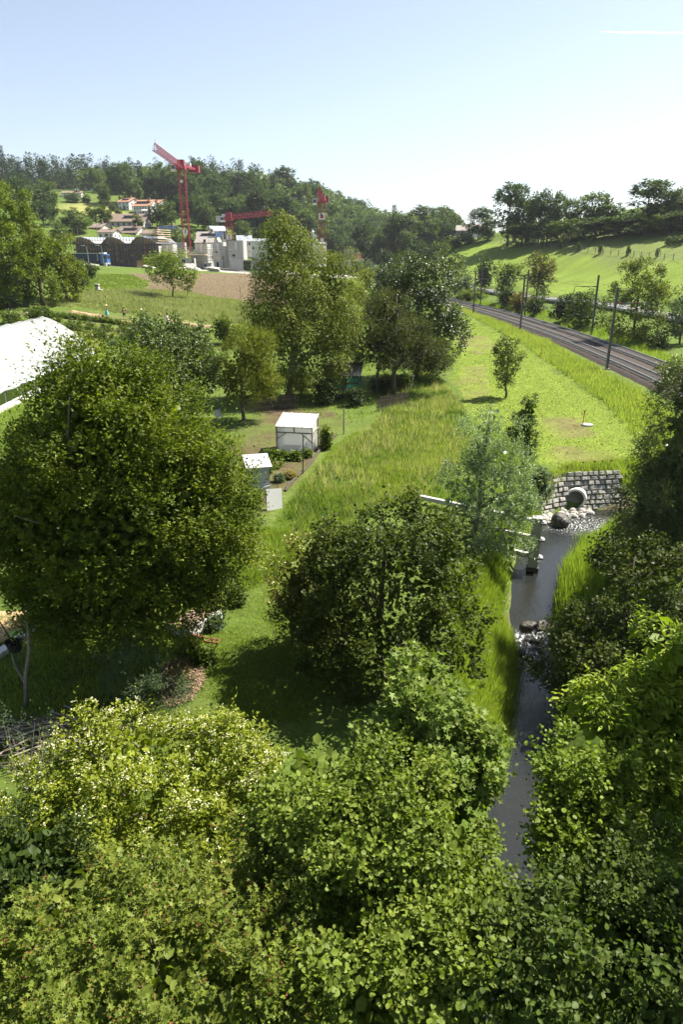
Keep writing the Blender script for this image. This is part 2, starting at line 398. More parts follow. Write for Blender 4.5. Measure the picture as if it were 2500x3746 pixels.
def ground_colour(x, y, z):
    n1 = fnoise(x, y, 9, 1); n2 = fnoise(x, y, 2.2, 5); n3 = fnoise(x, y, 34, 9)
    g = np.array([.075, .115, .02]); dry = np.array([.14, .14, .048]); bright = np.array([.095, .135, .022]); soil = np.array([.115, .082, .052])
    t = np.clip(.15 + .9 * (n1 - .5) + .7 * (n3 - .5) + .5 * (n2 - .5), 0, 1)[:, None]
    c = g * (1 - t) + (g * .55 + dry * .45) * t
    def mix(mask, colr, a=1.0):
        k = (mask * a)[:, None]; return c * (1 - k) + colr * k
    jx = x + 1.6 * (n2 - .5) * np.clip(y / 60, .3, 2); jy = y + 1.6 * (n1 - .5) * np.clip(y / 60, .3, 2)
    I = lambda P: inside(jx, jy, P).astype(float)
    c = mix(I(LUSH), bright)
    c = mix(I(PALE), dry * .9 + bright * .2, .75)
    c = mix(I(MEADOW), np.array([.10, .135, .03]), .8)
    cr = I(CROP); c = mix(cr, np.array([.135, .175, .026]), .93)
    for P in (SOIL1, SOIL2, SOIL3, SOIL4): c = mix(I(P) * np.clip(.25 + 1.4 * (n2 - .35), 0, 1), soil * 1.15, .75)
    c = mix(I(HILLF), np.array([.14, .195, .03]), .95); c = mix(I(HILLU), np.array([.14, .17, .05]), .7)
    c = mix(I(TOWN_M), np.array([.20, .20, .065]), .9)
    pl = I(PLOUGH); c = mix(pl, np.array([.155, .112, .078]))
    c = mix(I(GARDEN) * np.clip(.5 + 1.6 * (n2 - .45), 0, 1), soil * .75); c = mix(I(PLOT) * np.clip(.3 + 1.4 * (n2 - .5), 0, 1), soil, .8)
    site = ((x > -95) & (x < 5) & (y > 236) & (y < 300)).astype(float); c = mix(site * (n1 > .3), np.array([.36, .34, .31]), .85)
    near = (np.abs(x - 12) < 22) & (y < 48)
    d = np.full(x.shape, 9.); d0, bi = seg_dist(x[near], y[near], STREAM_C); d[near] = d0 - np.interp(bi, np.arange(70), STREAM_W)
    c = mix((d < .25).astype(float), np.array([.13, .105, .07]))
    return c * (0.86 + .28 * RNG.random(len(x)))[:, None]

# the ground as one sheet out past the hills
gx = np.r_[-np.geomspace(36, 1500, 62)[::-1], np.arange(-35.6, 36, .6), np.geomspace(36.2, 1500, 62)]
gy = np.r_[-np.geomspace(4, 300, 10)[::-1], np.arange(-3, 66, .6), np.geomspace(66, 320, 150), np.geomspace(322, 2500, 70)]
GX, GY = np.meshgrid(gx, gy); GZ = terrain(GX, GY)
GZ = GZ + (fnoise(GX, GY, 1.3, 3) - .5) * .10 * np.clip(GY / 60, .6, 2)
_nx, _ny = len(gx), len(gy); _id = np.arange(_nx * _ny).reshape(_ny, _nx)
GF = np.stack([_id[:-1, :-1], _id[:-1, 1:], _id[1:, 1:], _id[1:, :-1]], -1).reshape(-1, 4)
GV = np.stack([GX, GY, GZ], -1).reshape(-1, 3)
gcol = ground_colour(GV[:, 0], GV[:, 1], GV[:, 2])
def ground_mat():
    m = bpy.data.materials.new('turf'); m.use_nodes = True; nt = m.node_tree; p = nt.nodes['Principled BSDF']
    a = nt.nodes.new('ShaderNodeVertexColor'); a.layer_name = 'col'; geo = nt.nodes.new('ShaderNodeNewGeometry')
    n = nt.nodes.new('ShaderNodeTexNoise'); n.inputs['Scale'].default_value = 3.5; n.inputs['Detail'].default_value = 9; n.inputs['Roughness'].default_value = .75
    nt.links.new(geo.outputs['Position'], n.inputs['Vector'])
    mr = nt.nodes.new('ShaderNodeMapRange'); mr.inputs['From Min'].default_value = .3; mr.inputs['From Max'].default_value = .7; mr.inputs['To Min'].default_value = .62; mr.inputs['To Max'].default_value = 1.38
    nt.links.new(n.outputs['Fac'], mr.inputs['Value'])
    mul = nt.nodes.new('ShaderNodeMix'); mul.data_type = 'RGBA'; mul.blend_type = 'MULTIPLY'; mul.inputs['Factor'].default_value = 1
    nt.links.new(a.outputs['Color'], mul.inputs['A']); nt.links.new(mr.outputs['Result'], mul.inputs['B'])
    nt.links.new(mul.outputs['Result'], p.inputs['Base Color']); p.inputs['Roughness'].default_value = 1; p.inputs['Specular IOR Level'].default_value = .08
    b = nt.nodes.new('ShaderNodeBump'); b.inputs['Strength'].default_value = .9; b.inputs['Distance'].default_value = .12
    nt.links.new(n.outputs['Fac'], b.inputs['Height']); nt.links.new(b.outputs['Normal'], p.inputs['Normal'])
    return m
M['turf'] = ground_mat()
tag(ob('ground', mesh_np('ground', GV, GF, M['turf'], gcol, True)), kind='structure')
# ------------------------------------------------------------------ foliage
def nrm(a): return a / (np.linalg.norm(a, axis=-1, keepdims=True) + 1e-9)
def sph(n, g): return nrm(g.normal(size=(n, 3)))
KITE = (np.array([(0,0,0),(.42,.5,.10),(1,0,-.04),(.42,-.5,.10)]), np.array([(0,2,1),(0,3,2)]))
OVAL = (np.array([(0,0,0),(.22,.36,.07),(.62,.46,.10),(1,0,-.05),(.62,-.46,.10),(.22,-.36,.07)]), np.array([(0,2,1),(0,3,2),(0,4,3),(0,5,4)]))
HAZEL = (np.array([(0,0,0),(.10,.34,.05),(.45,.52,.10),(.82,.36,.03),(1.05,0,-.08),(.82,-.36,.03),(.45,-.52,.10),(.10,-.34,.05),(.5,0,0)]),
         np.array([(0,8,1),(8,2,1),(8,3,2),(8,4,3),(8,5,4),(8,6,5),(8,7,6),(0,7,8)]))
MAPLE = (np.array([(0,0,0),(-.05,.42,.04),(.28,.20,.03),(.62,.58,.05),(.55,.16,.02),(1.05,0,-.08),(.55,-.16,.02),(.62,-.58,.05),(.28,-.20,.03),(-.05,-.42,.04)]),
         np.array([(0,2,1),(0,4,2),(2,4,3),(0,5,4),(0,6,5),(0,8,6),(8,7,6),(0,9,8)]))
LANCE = (np.array([(0,0,0),(.35,.5,.12),(1,0,-.12),(.35,-.5,.12)]), np.array([(0,2,1),(0,3,2)]))

def leaf_mesh(P, D, N, L, W, tmpl):
    T, TF = tmpl; n = len(P); k = len(T)
    x = nrm(D); z = nrm(N - (N * x).sum(1, keepdims=True) * x); y = np.cross(z, x)
    V = P[:, None, :] + T[None, :, 0:1] * L[:, None, None] * x[:, None, :] + T[None, :, 1:2] * W[:, None, None] * y[:, None, :] + T[None, :, 2:3] * L[:, None, None] * z[:, None, :]
    Fc = TF[None] + (np.arange(n) * k)[:, None, None]
    return V.reshape(-1, 3), Fc.reshape(-1, TF.shape[1])

def sprays(P, O, g, n=8, L=.45, lL=.10, lW=.06, out=.7, up=.35, droop=0., jit=.45, upN=1.0, outN=.4, side=.8):
    """twigs at P pointing along O, n leaves on each; returns leaf pos, axis, normal, length, width"""
    m = len(P); U = np.array([0, 0, 1.])
    tw = nrm(O * out + U * up + g.normal(size=(m, 3)) * jit)
    t = ((np.arange(n) + .5) / n)[None, :, None] * (L * g.uniform(.7, 1.25, (m, 1, 1)))
    pos = P[:, None, :] + tw[:, None, :] * t - U * droop * t ** 2 / max(L, .01)
    pos = pos + g.normal(size=pos.shape) * lL * .35
    N0 = nrm(U * upN + O * outN + g.normal(size=(m, 3)) * .35)
    s = nrm(np.cross(tw, N0)); sg = np.where(np.arange(n) % 2 == 0, 1., -1.)[None, :, None]
    ax = nrm(tw[:, None, :] * .6 + s[:, None, :] * sg * side + g.normal(size=(m, n, 3)) * .35 - U * droop * .6)
    Nn = nrm(N0[:, None, :] + g.normal(size=(m, n, 3)) * .45)
    r = lambda: g.uniform(.5, 1.35, (m, n))
    k = r()
    return pos.reshape(-1, 3), ax.reshape(-1, 3), Nn.reshape(-1, 3), (lL * k).ravel(), (lW * k).ravel()

def clumps(lobes, n, cr, g, keep_down=.6, inner=.12, rough=.16):
    """clump centres over a set of ellipsoids (x,y,z,rx,ry,rz)"""
    lobes = np.asarray(lobes, float); area = (lobes[:, 3] * lobes[:, 5]) ** 1.0; pr = area / area.sum()
    C = []; O = []
    while len(C) < n:
        i = g.choice(len(lobes), p=pr); d = nrm(g.normal(size=3))
        if d[2] < -.25 and g.random() > keep_down: continue
        inn = g.random() < inner
        f = g.uniform(.35, .7) if inn else g.uniform(.82, 1.0) + rough * g.normal() * .6
        p = lobes[i, :3] + d * lobes[i, 3:] * f
        q = (((p - lobes[:, :3]) / lobes[:, 3:]) ** 2).sum(1); q[i] = 9
        if not inn and (q < .6).any(): continue
        C.append(p); O.append(nrm(d / lobes[i, 3:] * lobes[i, 3:].mean()))
    return np.array(C), np.array(O), cr * g.uniform(.6, 1.35, n)

def crown(lobes, nclump, cr, nspray, g, cols, shoots=0, inner=.12, keep_down=.6, flat=.8, rough=.16, **sp):
    C, O, r = clumps(lobes, nclump, cr, g, keep_down, inner, rough)
    m = nclump * nspray; ci = np.repeat(np.arange(nclump), nspray)
    d = nrm(g.normal(size=(m, 3)) + O[ci] * .9)
    off = d * (r[ci] * g.uniform(.35, 1.0, m))[:, None]; off[:, 2] *= flat
    P = C[ci] + off; Oo = nrm(d + O[ci] * .7)
    k = sp.get('n', 8)
    if shoots:                                  # longer shoots break the outline
        hi = np.argsort(-(C[:, 2] / max(1e-6, np.ptp(C[:, 2])) + g.random(nclump) * .9 + .3 * O[:, 2]))[:max(3, int(nclump * .6))]
        q = g.choice(hi, shoots); P = np.vstack([P, C[q] + O[q] * (r[q] * .7)[:, None]]); Oo = np.vstack([Oo, nrm(O[q] + [0, 0, .9])]); ci = np.r_[ci, q]; m += shoots
    pos, ax, N, L, W = sprays(P, Oo, g, **sp)
    if shoots:
        j = (np.arange(m * k) >= (m - shoots) * k); tt = np.tile(np.arange(k) / k, m)
        pos = pos + (j * tt * sp.get('L', .4) * 1.6)[:, None] * np.repeat(nrm(Oo + [0, 0, .5]), k, 0)
    cols = np.asarray(cols, float)
    ct = g.random(nclump)[ci] * .5 + g.random(m) * .5            # colour by clump and by twig
    ct = np.repeat(ct, k) * .75 + g.random(m * k) * .25
    f = ct * (len(cols) - 1); i0 = np.clip(f.astype(int), 0, len(cols) - 2); fr = (f - i0)[:, None]
    col = cols[i0] * (1 - fr) + cols[i0 + 1] * fr
    col = col * g.uniform(.78, 1.22, (len(col), 1))
    return pos, ax, N, L, W, col, C

def foliage_mesh(name, cr, tmpl, m=None):
    pos, ax, N, L, W, col = cr[:6]
    V, F = leaf_mesh(pos, ax, N, L, W, tmpl)
    return mesh_np(name, V, F, m or M['leaf'], np.repeat(col, len(tmpl[0]), axis=0))

def trunk_mesh(name, h, r0, ends, g, m, lean=(0, 0), k=7, nl=7, start=.25, base=(0, 0, -.3)):
    mb = MB(); n = 7; top = np.array([lean[0], lean[1], h])
    base = np.array(base, float); pts = [base + (top - base) * t + np.r_[g.normal(size=2) * r0 * .45 * (t > 0), 0] for t in np.linspace(0, 1, n)]
    mb.tube(pts, np.linspace(r0 * 1.15, r0 * .25, n), k)
    ends = np.asarray(ends); 
    for e in ends[g.choice(len(ends), min(nl, len(ends)), replace=False)]:
        t = np.clip(g.uniform(start, .8), 0, .95); t = min(t, max(.1, (e[2] - .1 * h) / h * .8)); i = t * (n - 1); j = int(i); p = pts[j] * (1 - (i - j)) + pts[min(j+1, n-1)] * (i - j)
        rr = r0 * (1 - .75 * t) * .55; mid = p * .5 + e * .5 + np.array([0, 0, .08 * np.linalg.norm(e - p)]) + g.normal(size=3) * .05 * np.linalg.norm(e - p)
        mb.tube([p, mid, e], [rr, rr * .6, rr * .15], 5)
    return mb.mesh(name, m, True)

GREEN = dict(
 mid=[(.030,.055,.010),(.050,.085,.014),(.075,.115,.018)],
 bright=[(.055,.090,.012),(.085,.130,.016),(.125,.165,.022)],
 yellow=[(.075,.105,.010),(.115,.150,.014),(.160,.185,.022)],
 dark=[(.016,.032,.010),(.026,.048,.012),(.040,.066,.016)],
 silver=[(.080,.100,.055),(.115,.135,.080),(.175,.190,.125)],
 grey=[(.055,.072,.045),(.080,.100,.062),(.115,.130,.085)],
 yew=[(.022,.032,.009),(.040,.050,.011),(.085,.078,.018)],
 far=[(.030,.056,.018),(.044,.078,.022),(.062,.098,.028)],
 farlight=[(.052,.085,.024),(.075,.115,.030),(.10,.14,.038)],
 spruce=[(.014,.028,.016),(.021,.039,.021),(.030,.052,.026)],
 dog=[(.080,.118,.014),(.118,.160,.018),(.150,.185,.026)],
 redmaple=[(.050,.085,.014),(.085,.125,.022),(.125,.150,.030)],
 hazel=[(.055,.095,.016),(.085,.130,.022),(.120,.165,.030)])
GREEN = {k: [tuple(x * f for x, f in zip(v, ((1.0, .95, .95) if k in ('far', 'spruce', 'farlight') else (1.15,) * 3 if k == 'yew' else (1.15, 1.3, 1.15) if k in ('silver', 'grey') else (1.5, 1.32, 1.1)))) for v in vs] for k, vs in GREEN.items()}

def tree(name, label, base, lobes, nclump, cr, nspray, cols, seed, tmpl=KITE, m=None, trunk=None, cat='tree', group=None, n_leaf=0, tm='bark', core=12, core_r=.80, gain=.95, **sp):
    """lobes in local metres above the base; n_leaf: how many leaves stand as single objects"""
    g = np.random.default_rng(seed); t = thing(name, label, cat, base, 0, group)
    c = list(crown(lobes, nclump, cr, nspray, g, GREEN[cols] if isinstance(cols, str) else cols, **sp)); c[5] = c[5] * gain
    if n_leaf:
        pos, ax, N, L, W, col, C = c
        w = pos + np.asarray(base); v = w - np.array([0, 0, EYE_Z]); dist = np.linalg.norm(v, axis=1)
        lob = np.asarray(lobes); q = (((pos[:, None, :] - lob[None, :, :3]) / lob[None, :, 3:]) ** 2).sum(-1).min(1)
        f = v[:, 1] * math.cos(PITCH) - v[:, 2] * math.sin(PITCH)
        px = 784 + F_PX * v[:, 0] / f; py = 1174.5 - F_PX * (v[:, 1] * math.sin(PITCH) + v[:, 2] * math.cos(PITCH)) / f
        front = (N * v).sum(1) / dist
        score = dist - 1.2 * np.sqrt(q) - .4 * np.abs(front) + np.where((px < 5) | (px > 1560) | (py > 2340), 50, 0) - .4 * L / L.mean()
        pick = np.argsort(score)[:n_leaf]; rest = np.ones(len(pos), bool); rest[pick] = False
        protos = []
        for b in range(6):
            cc = col[pick][b::6].mean(0) * (.8 + .08 * b); protos.append(mesh_np('leaf', tmpl[0] * np.array([1, W.mean() / L.mean(), 1]), tmpl[1], m or M['leaf'], np.repeat(cc[None], len(tmpl[0]), 0)))
        x = nrm(ax[pick]); z = nrm(N[pick] - (N[pick] * x).sum(1, keepdims=True) * x); y = np.cross(z, x)
        for i, k in enumerate(pick):
            o = bpy.data.objects.new('leaf', protos[i % 6]); COL.objects.link(o); o.parent = t
            o.matrix_basis = Matrix(((x[i,0]*L[k], y[i,0]*L[k], z[i,0]*L[k], pos[k,0]), (x[i,1]*L[k], y[i,1]*L[k], z[i,1]*L[k], pos[k,1]), (x[i,2]*L[k], y[i,2]*L[k], z[i,2]*L[k], pos[k,2]), (0,0,0,1)))
        c = tuple(a[rest] for a in c[:6]) + (C,)
    if core:
        lob = np.asarray(lobes, float); n = int(nclump * core); pr = lob[:, 3] * lob[:, 5]; i = g.choice(len(lob), n, p=pr / pr.sum())
        P = lob[i, :3] + sph(n, g) * lob[i, 3:] * g.uniform(.3, core_r, (n, 1)); L = np.minimum(sp['lL'] * g.uniform(2.0, 3.2, n), .12 + sp['lL'] * 1.3); cc = c[5][g.integers(0, len(c[5]), n)]
        V, Fc = leaf_mesh(P, sph(n, g), sph(n, g) + np.array([0, 0, .6]), L, L * .8, OVAL)
        tag(ob('inner_foliage', mesh_np('inner_foliage', V, Fc, m or M['leaf'], np.repeat(cc, 6, 0)), t), kind='stuff')
    f = tag(ob('crown', foliage_mesh('crown', c, OVAL if tmpl is HAZEL else tmpl, m), t), kind='stuff')
    if trunk:
        h, r0, kw = trunk; ob('trunk', trunk_mesh('trunk', h, r0, c[6], g, M[tm], **kw), t)
    return t, c

def small(name, label, px, py, hpx, wpx, cols, seed, shape='round', dens=1.0, cat='tree', group=None, leaf=None, far=900, base=None, tm='bark', m=None, gap=0., tmpl=KITE, trunk=True, low=.12):
    """a tree or bush whose foot, height and width are given in picture points"""
    p = np.array(base if base is not None else spot(px, py, far)); s = px_size(p); h = hpx * s * 1.02; w = wpx * s / 2
    g = np.random.default_rng(seed + 1000)
    ls = leaf or max(.07, 3.0 * s); w = max(.5 * w, w - ls * 1.3); h = max(.6 * h, h - ls * 1.3); b = low * h
    if shape == 'round': lob = [(0, 0, b + (h-b)*.52, w, w*.95, (h-b)*.5)] + [(g.uniform(-.45,.45)*w, g.uniform(-.45,.45)*w, b + (h-b)*g.uniform(.3,.78), w*g.uniform(.4,.6), w*.5, (h-b)*g.uniform(.2,.28)) for _ in range(5)]
    elif shape == 'full': lob = [(0, 0, h*.36, w*.95, w*.9, h*.34), (0, 0, h*.62, w*.72, w*.7, h*.36)] + [(g.uniform(-.65,.65)*w, g.uniform(-.6,.3)*w, h*g.uniform(.15,.7), w*g.uniform(.35,.5), w*.45, h*g.uniform(.14,.2)) for _ in range(8)]
    elif shape == 'column': lob = [(g.normal()*w*.12, g.normal()*w*.12, b + (h-b)*t, w*(1.05-abs(t-.4)*1.3), w*(1.05-abs(t-.4)*1.3), (h-b)*.22) for t in (.2,.4,.6,.8)]
    elif shape == 'bush': lob = [(g.uniform(-.6,.6)*w, g.uniform(-.5,.5)*w, h*g.uniform(.3,.6), w*g.uniform(.4,.6), w*g.uniform(.4,.6), h*g.uniform(.32,.4)) for _ in range(6)]
    elif shape == 'loose': lob = [(g.uniform(-.6,.6)*w, g.uniform(-.4,.4)*w, b + (h-b)*g.uniform(.15,.85), w*g.uniform(.28,.5), w*.4, (h-b)*g.uniform(.14,.22)) for _ in range(9)] + [(0,0,b+(h-b)*.5,w*.5,w*.5,(h-b)*.4)]
    vol = w * h / (ls * ls)
    nc = int(np.clip(16 + 24 * dens, 12, 70)); ns = int(np.clip(dens * vol * 1.7 / nc, 6, 150))
    return tree(name, label, p, lob, nc, max(w * .32, .12), ns, cols, seed, trunk=(h * .72, max(.03, h * .018), {}) if trunk else None, cat=cat, group=group, tm=tm, m=m, tmpl=tmpl,
                n=6, L=ls * 3.2, lL=ls * 1.35, lW=ls * .9, inner=.15 if gap == 0 else .08, gain=.8, core=0 if gap else (4 if shape == 'loose' else 9), keep_down=.9, rough=.16 + gap)

# ---- wooded hill: a few kinds of tree, each standing tree an object of its own
def proto_broad(seed, h, w, cols, nc=50, ns=17, leaf=.66):
    g = np.random.default_rng(seed)
    lob = [(0, 0, h*.53, w*.82, w*.82, h*.42)] + [(g.uniform(-.5,.5)*w, g.uniform(-.5,.5)*w, h*g.uniform(.3,.82), w*g.uniform(.4,.55), w*.5, h*g.uniform(.14,.2)) for _ in range(6)]
    c = crown(lob, nc, w * .3, ns, g, GREEN[cols], n=5, L=1.5, lL=leaf*1.2, lW=leaf*.85, inner=.06, keep_down=.7)
    lo = np.array(lob); n = nc * 5; i = g.integers(0, len(lo), n); q = lo[i, :3] + sph(n, g) * lo[i, 3:] * g.uniform(.3, .7, (n, 1)); Lq = leaf * g.uniform(1.8, 2.6, n); cc = c[5][g.integers(0, len(c[5]), n)]
    k2 = [np.concatenate(z_) for z_ in ((c[0], q), (c[1], sph(n, g)), (c[2], sph(n, g)), (c[3], Lq), (c[4], Lq * .8), (c[5], cc))]
    return foliage_mesh('crown', k2, KITE), trunk_mesh('trunk', h * .75, h * .016, c[6], g, M['bark'], nl=4, k=5)
def proto_spruce(seed, h, w, cols='spruce', n=420, leaf=.62):
    g = np.random.default_rng(seed); t = g.random(n) ** .75; rr = w * (1 - t) ** .85 * g.uniform(.45, 1.0, n) + .1; a = g.uniform(0, 2*math.pi, n)
    O = np.c_[np.cos(a), np.sin(a), -.25 + .5 * t]; P = np.c_[np.cos(a) * rr * .7, np.sin(a) * rr * .7, h * (.06 + .92 * t)]
    pos, ax, N, L, W = sprays(P, O, g, n=4, L=1.3 , lL=leaf*1.3, lW=leaf*.6, out=1, up=-.1, jit=.2, upN=1.2, outN=.3, droop=.15)
    col = np.array(GREEN[cols])[g.integers(0, 3, len(pos))] * g.uniform(.8, 1.2, (len(pos), 1))
    mb = MB().tube([(0,0,-.3),(0,0,h*.5),(0,0,h*.97)], [h*.014, h*.009, .03], 5)
    return foliage_mesh('crown', (pos, ax, N, L, W, col), KITE), mb.mesh('trunk', M['bark'])
PB = [proto_broad(11, 21, 5.4, 'far'), proto_broad(12, 24, 6.0, 'far'), proto_broad(13, 19, 5.0, 'farlight'), proto_broad(14, 23, 5.6, 'mid'), proto_broad(15, 17, 5.2, 'farlight')]
PS = [proto_spruce(21, 27, 3.4), proto_spruce(22, 24, 3.0), proto_spruce(23, 30, 3.8)]
def stand(kind, meshes, p, rz, s, label, group, cat):
    t = thing(kind, label, cat, p, rz, group, s); tag(ob('crown', meshes[0], t), kind='stuff'); ob('trunk', meshes[1], t); return t

HB = spot(229, 1515)          # foot of the hornbeam
# the wood on the hill behind the town
g = np.random.default_rng(5)
FOREST = np.array([at_y(*q)[:2] for q in ((-140,395,640),(60,380,660),(320,380,660),(560,380,680),(720,390,680),(840,440,640),(960,490,600),(1075,515,590),(1085,560,500),(1010,590,345),(880,580,345),(720,560,345),(640,556,345),(580,540,355),(500,520,380),(450,505,410),(380,480,440),(290,466,470),(200,446,480),(150,442,490),(-140,436,480))])
cand = []
for yy in np.arange(330, 690, 9.3):
    for xx in np.arange(-330, 120, 9.3):
        cand.append((xx + g.uniform(-3.8, 3.8), yy + g.uniform(-3.8, 3.8)))
cand = np.array(cand); cand = cand[inside(cand[:, 0], cand[:, 1], FOREST)]
cz = terrain(cand[:, 0], cand[:, 1])
# how much shows: nearest rows and the skyline
f = cand[:, 1] * math.cos(PITCH) - (cz + 15 - EYE_Z) * math.sin(PITCH); fpx = 784 + F_PX * cand[:, 0] / f
fpy = 1174.5 - F_PX * (cand[:, 1] * math.sin(PITCH) + (cz + 15 - EYE_Z) * math.cos(PITCH)) / f
vis = (fpx > -60) & (fpx < 1150); cand, cz, fpx, fpy = cand[vis], cz[vis], fpx[vis], fpy[vis]
order = np.argsort(cand[:, 1]); nf = len(order)
spr = fnoise(cand[:, 0], cand[:, 1], 60, 33) + .25 * g.random(nf) + .20 * (cand[:, 0] < -40) * (cand[:, 1] > 480)
single = set(order[:170]) | set(g.choice(order[170:], 128, replace=False))
rv = []; rf = []; rc = []; off = 0
LOWB = [proto_broad(31, 21, 5.6, 'far', 16, 2, 1.25), proto_broad(32, 19, 5.4, 'farlight', 16, 2, 1.25)]; LOWS = [proto_spruce(33, 27, 3.4, n=50, leaf=1.3)]
def arrays(me):
    V = np.empty(len(me.vertices) * 3, np.float32); me.vertices.foreach_get('co', V); I = np.empty(len(me.loops), np.int32); me.loops.foreach_get('vertex_index', I)
    c = np.empty(len(me.vertices) * 4, np.float32); me.color_attributes['col'].data.foreach_get('color', c); return V.reshape(-1, 3), I.reshape(-1, 3), c.reshape(-1, 4)[:, :3]
LA = [arrays(a[0]) for a in LOWB + LOWS]
for i in range(nf):
    con = spr[i] > .78; p = (cand[i, 0], cand[i, 1], cz[i] - .3); s = g.uniform(.56, .86); rz = g.uniform(0, 6.28)
    if i in single:
        if con: tr = stand('spruce_tree', PS[g.integers(3)], p, rz, s * .92, 'dark pointed spruce among the leafy trees on the wooded hill', 'spruces of the wooded hill', 'tree')
        else: tr = stand('broadleaf_tree', PB[g.integers(5)], p, rz, s, 'round green broadleaf tree of the wood on the hill behind the town', 'broadleaf trees of the wooded hill', 'tree')
        tr.scale = (s * 1.32, s * 1.32, s)
    else:
        V, I, c = LA[2] if con else LA[g.integers(2)]
        ca, sa = math.cos(rz) * s * 1.32, math.sin(rz) * s * 1.32; W = np.c_[V[:, 0]*ca - V[:, 1]*sa, V[:, 0]*sa + V[:, 1]*ca, V[:, 2]*s] + np.array(p)
        rv.append(W); rf.append(I + off); rc.append(c * g.uniform(.85, 1.15)); off += len(V)
tag(ob('woodland', mesh_np('woodland', np.concatenate(rv), np.concatenate(rf), M['leaf'], np.concatenate(rc))), 'remaining trees deeper in the wood on the hill', 'woodland', kind='stuff')
# ------------------------------------------------------------------ trees and shrubs near the viewer
def lobes_px(base, rows):
    """(px, py, distance, rx px, rz px[, ry px]) -> local ellipsoids"""
    out = []
    for r in rows:
        c = at_y(r[0], r[1], r[2]); s = px_size(c); ry = r[5] if len(r) > 5 else r[3] * .9
        out.append((*(c - base), r[3] * s, ry * s, r[4] * s))
    return out
def bits(t, c, count, size, col, name, g, m=None, up=.10, tmpl=OVAL, per=5, spread=.045, top=True, wf=.8):
    pos, N = c[0], c[2]; hi = pos[:, 2] + g.normal(size=len(pos)) * .5; C = c[6]
    d = np.linalg.norm((pos - pos.mean(0)) / pos.std(0), axis=1) + (.8 * (pos[:, 2] - pos[:, 2].mean()) / pos[:, 2].std() if top else 0) + g.random(len(pos)) * 1.2
    k = np.argsort(-d)[:int(len(pos) * .35)]; k = g.choice(k, count, replace=False)
    b = pos[k] + np.array([0, 0, up]); P = np.repeat(b, per, 0) + g.normal(size=(count * per, 3)) * np.array([spread, spread, spread * .3])
    n = len(P); D = g.normal(size=(n, 3)) * np.array([1, 1, .3]); Nn = np.tile([0, 0, 1.], (n, 1)) + g.normal(size=(n, 3)) * .35
    cc = np.asarray(col) * g.uniform(.75, 1.2, (n, 1)); L = size * g.uniform(.7, 1.3, n)
    V, F = leaf_mesh(P, D, Nn, L, L * wf, tmpl)
    tag(ob(name, mesh_np(name, V, F, m or M['leaf'], np.repeat(cc, len(tmpl[0]), 0)), t), kind='stuff')

# hornbeam, the great round tree on the left
tree('hornbeam_tree', 'great round yellow-green hornbeam filling the left of the view beside the white polytunnel', HB,
     lobes_px(HB, [(276,1200,19.2,275,245), (256,1030,18.8,190,200), (243,925,18.6,105,112), (426,1200,18.6,140,195), (138,1230,18.6,150,195), (278,1340,18.2,205,125)]),
     360, .46, 33, [(.030,.052,.006),(.085,.118,.010),(.195,.220,.016)], 101, gain=1.05, n=11, L=.58, core=44, core_r=.92, shoots=260, lL=.098, lW=.056, out=.85, up=.22, jit=.32, upN=1.1, outN=.2, side=.7, inner=.05, rough=.05, flat=.6, trunk=(7.5, .24, dict(nl=14)), tm='bark_grey', n_leaf=60)
# field maple in the middle
b = np.array([1.25, 18.6, tz(1.25, 18.6)])
tree('maple_tree', 'dark bushy maple in the middle between the mown grass and the stream', b,
     lobes_px(b, [(880,1400,18.6,180,190), (920,1275,18.4,130,115), (810,1300,18.8,90,85), (1000,1310,18.2,80,120), (770,1440,17.8,90,130), (1000,1450,17.6,85,130), (860,1510,17.0,135,100)]),
     110, .46, 44, [(0.046,0.073,0.011),(0.098,0.137,0.018),(0.186,0.215,0.025)], 102, gain=0.62, tmpl=HAZEL, rough=.22, shoots=90, n=7, L=.38, lL=.092, lW=.082, out=.6, up=.45, inner=.08, trunk=(4.5, .13, {}), n_leaf=80)
# flowering thorny shrub beside it
b = np.array([-1.6, 19.5, tz(-1.6, 19.5)])
t, c = tree('thorn_shrub', 'brownish green flowering shrub leaning against the dark maple by the paving slabs', b,
     lobes_px(b, [(695,1330,19.5,62,90), (720,1420,19.0,70,90), (680,1400,19.6,45,80)]), 60, .3, 20, [(0.087,0.095,0.018),(0.167,0.164,0.029),(0.234,0.206,0.043)], 103, gain=0.72, tmpl=OVAL, n=7, L=.35, lL=.075, lW=.045, trunk=(1.5, .05, {}), cat='shrub')
bits(t, c, 120, .05, (.55,.50,.30), 'blossom', np.random.default_rng(1), per=3)
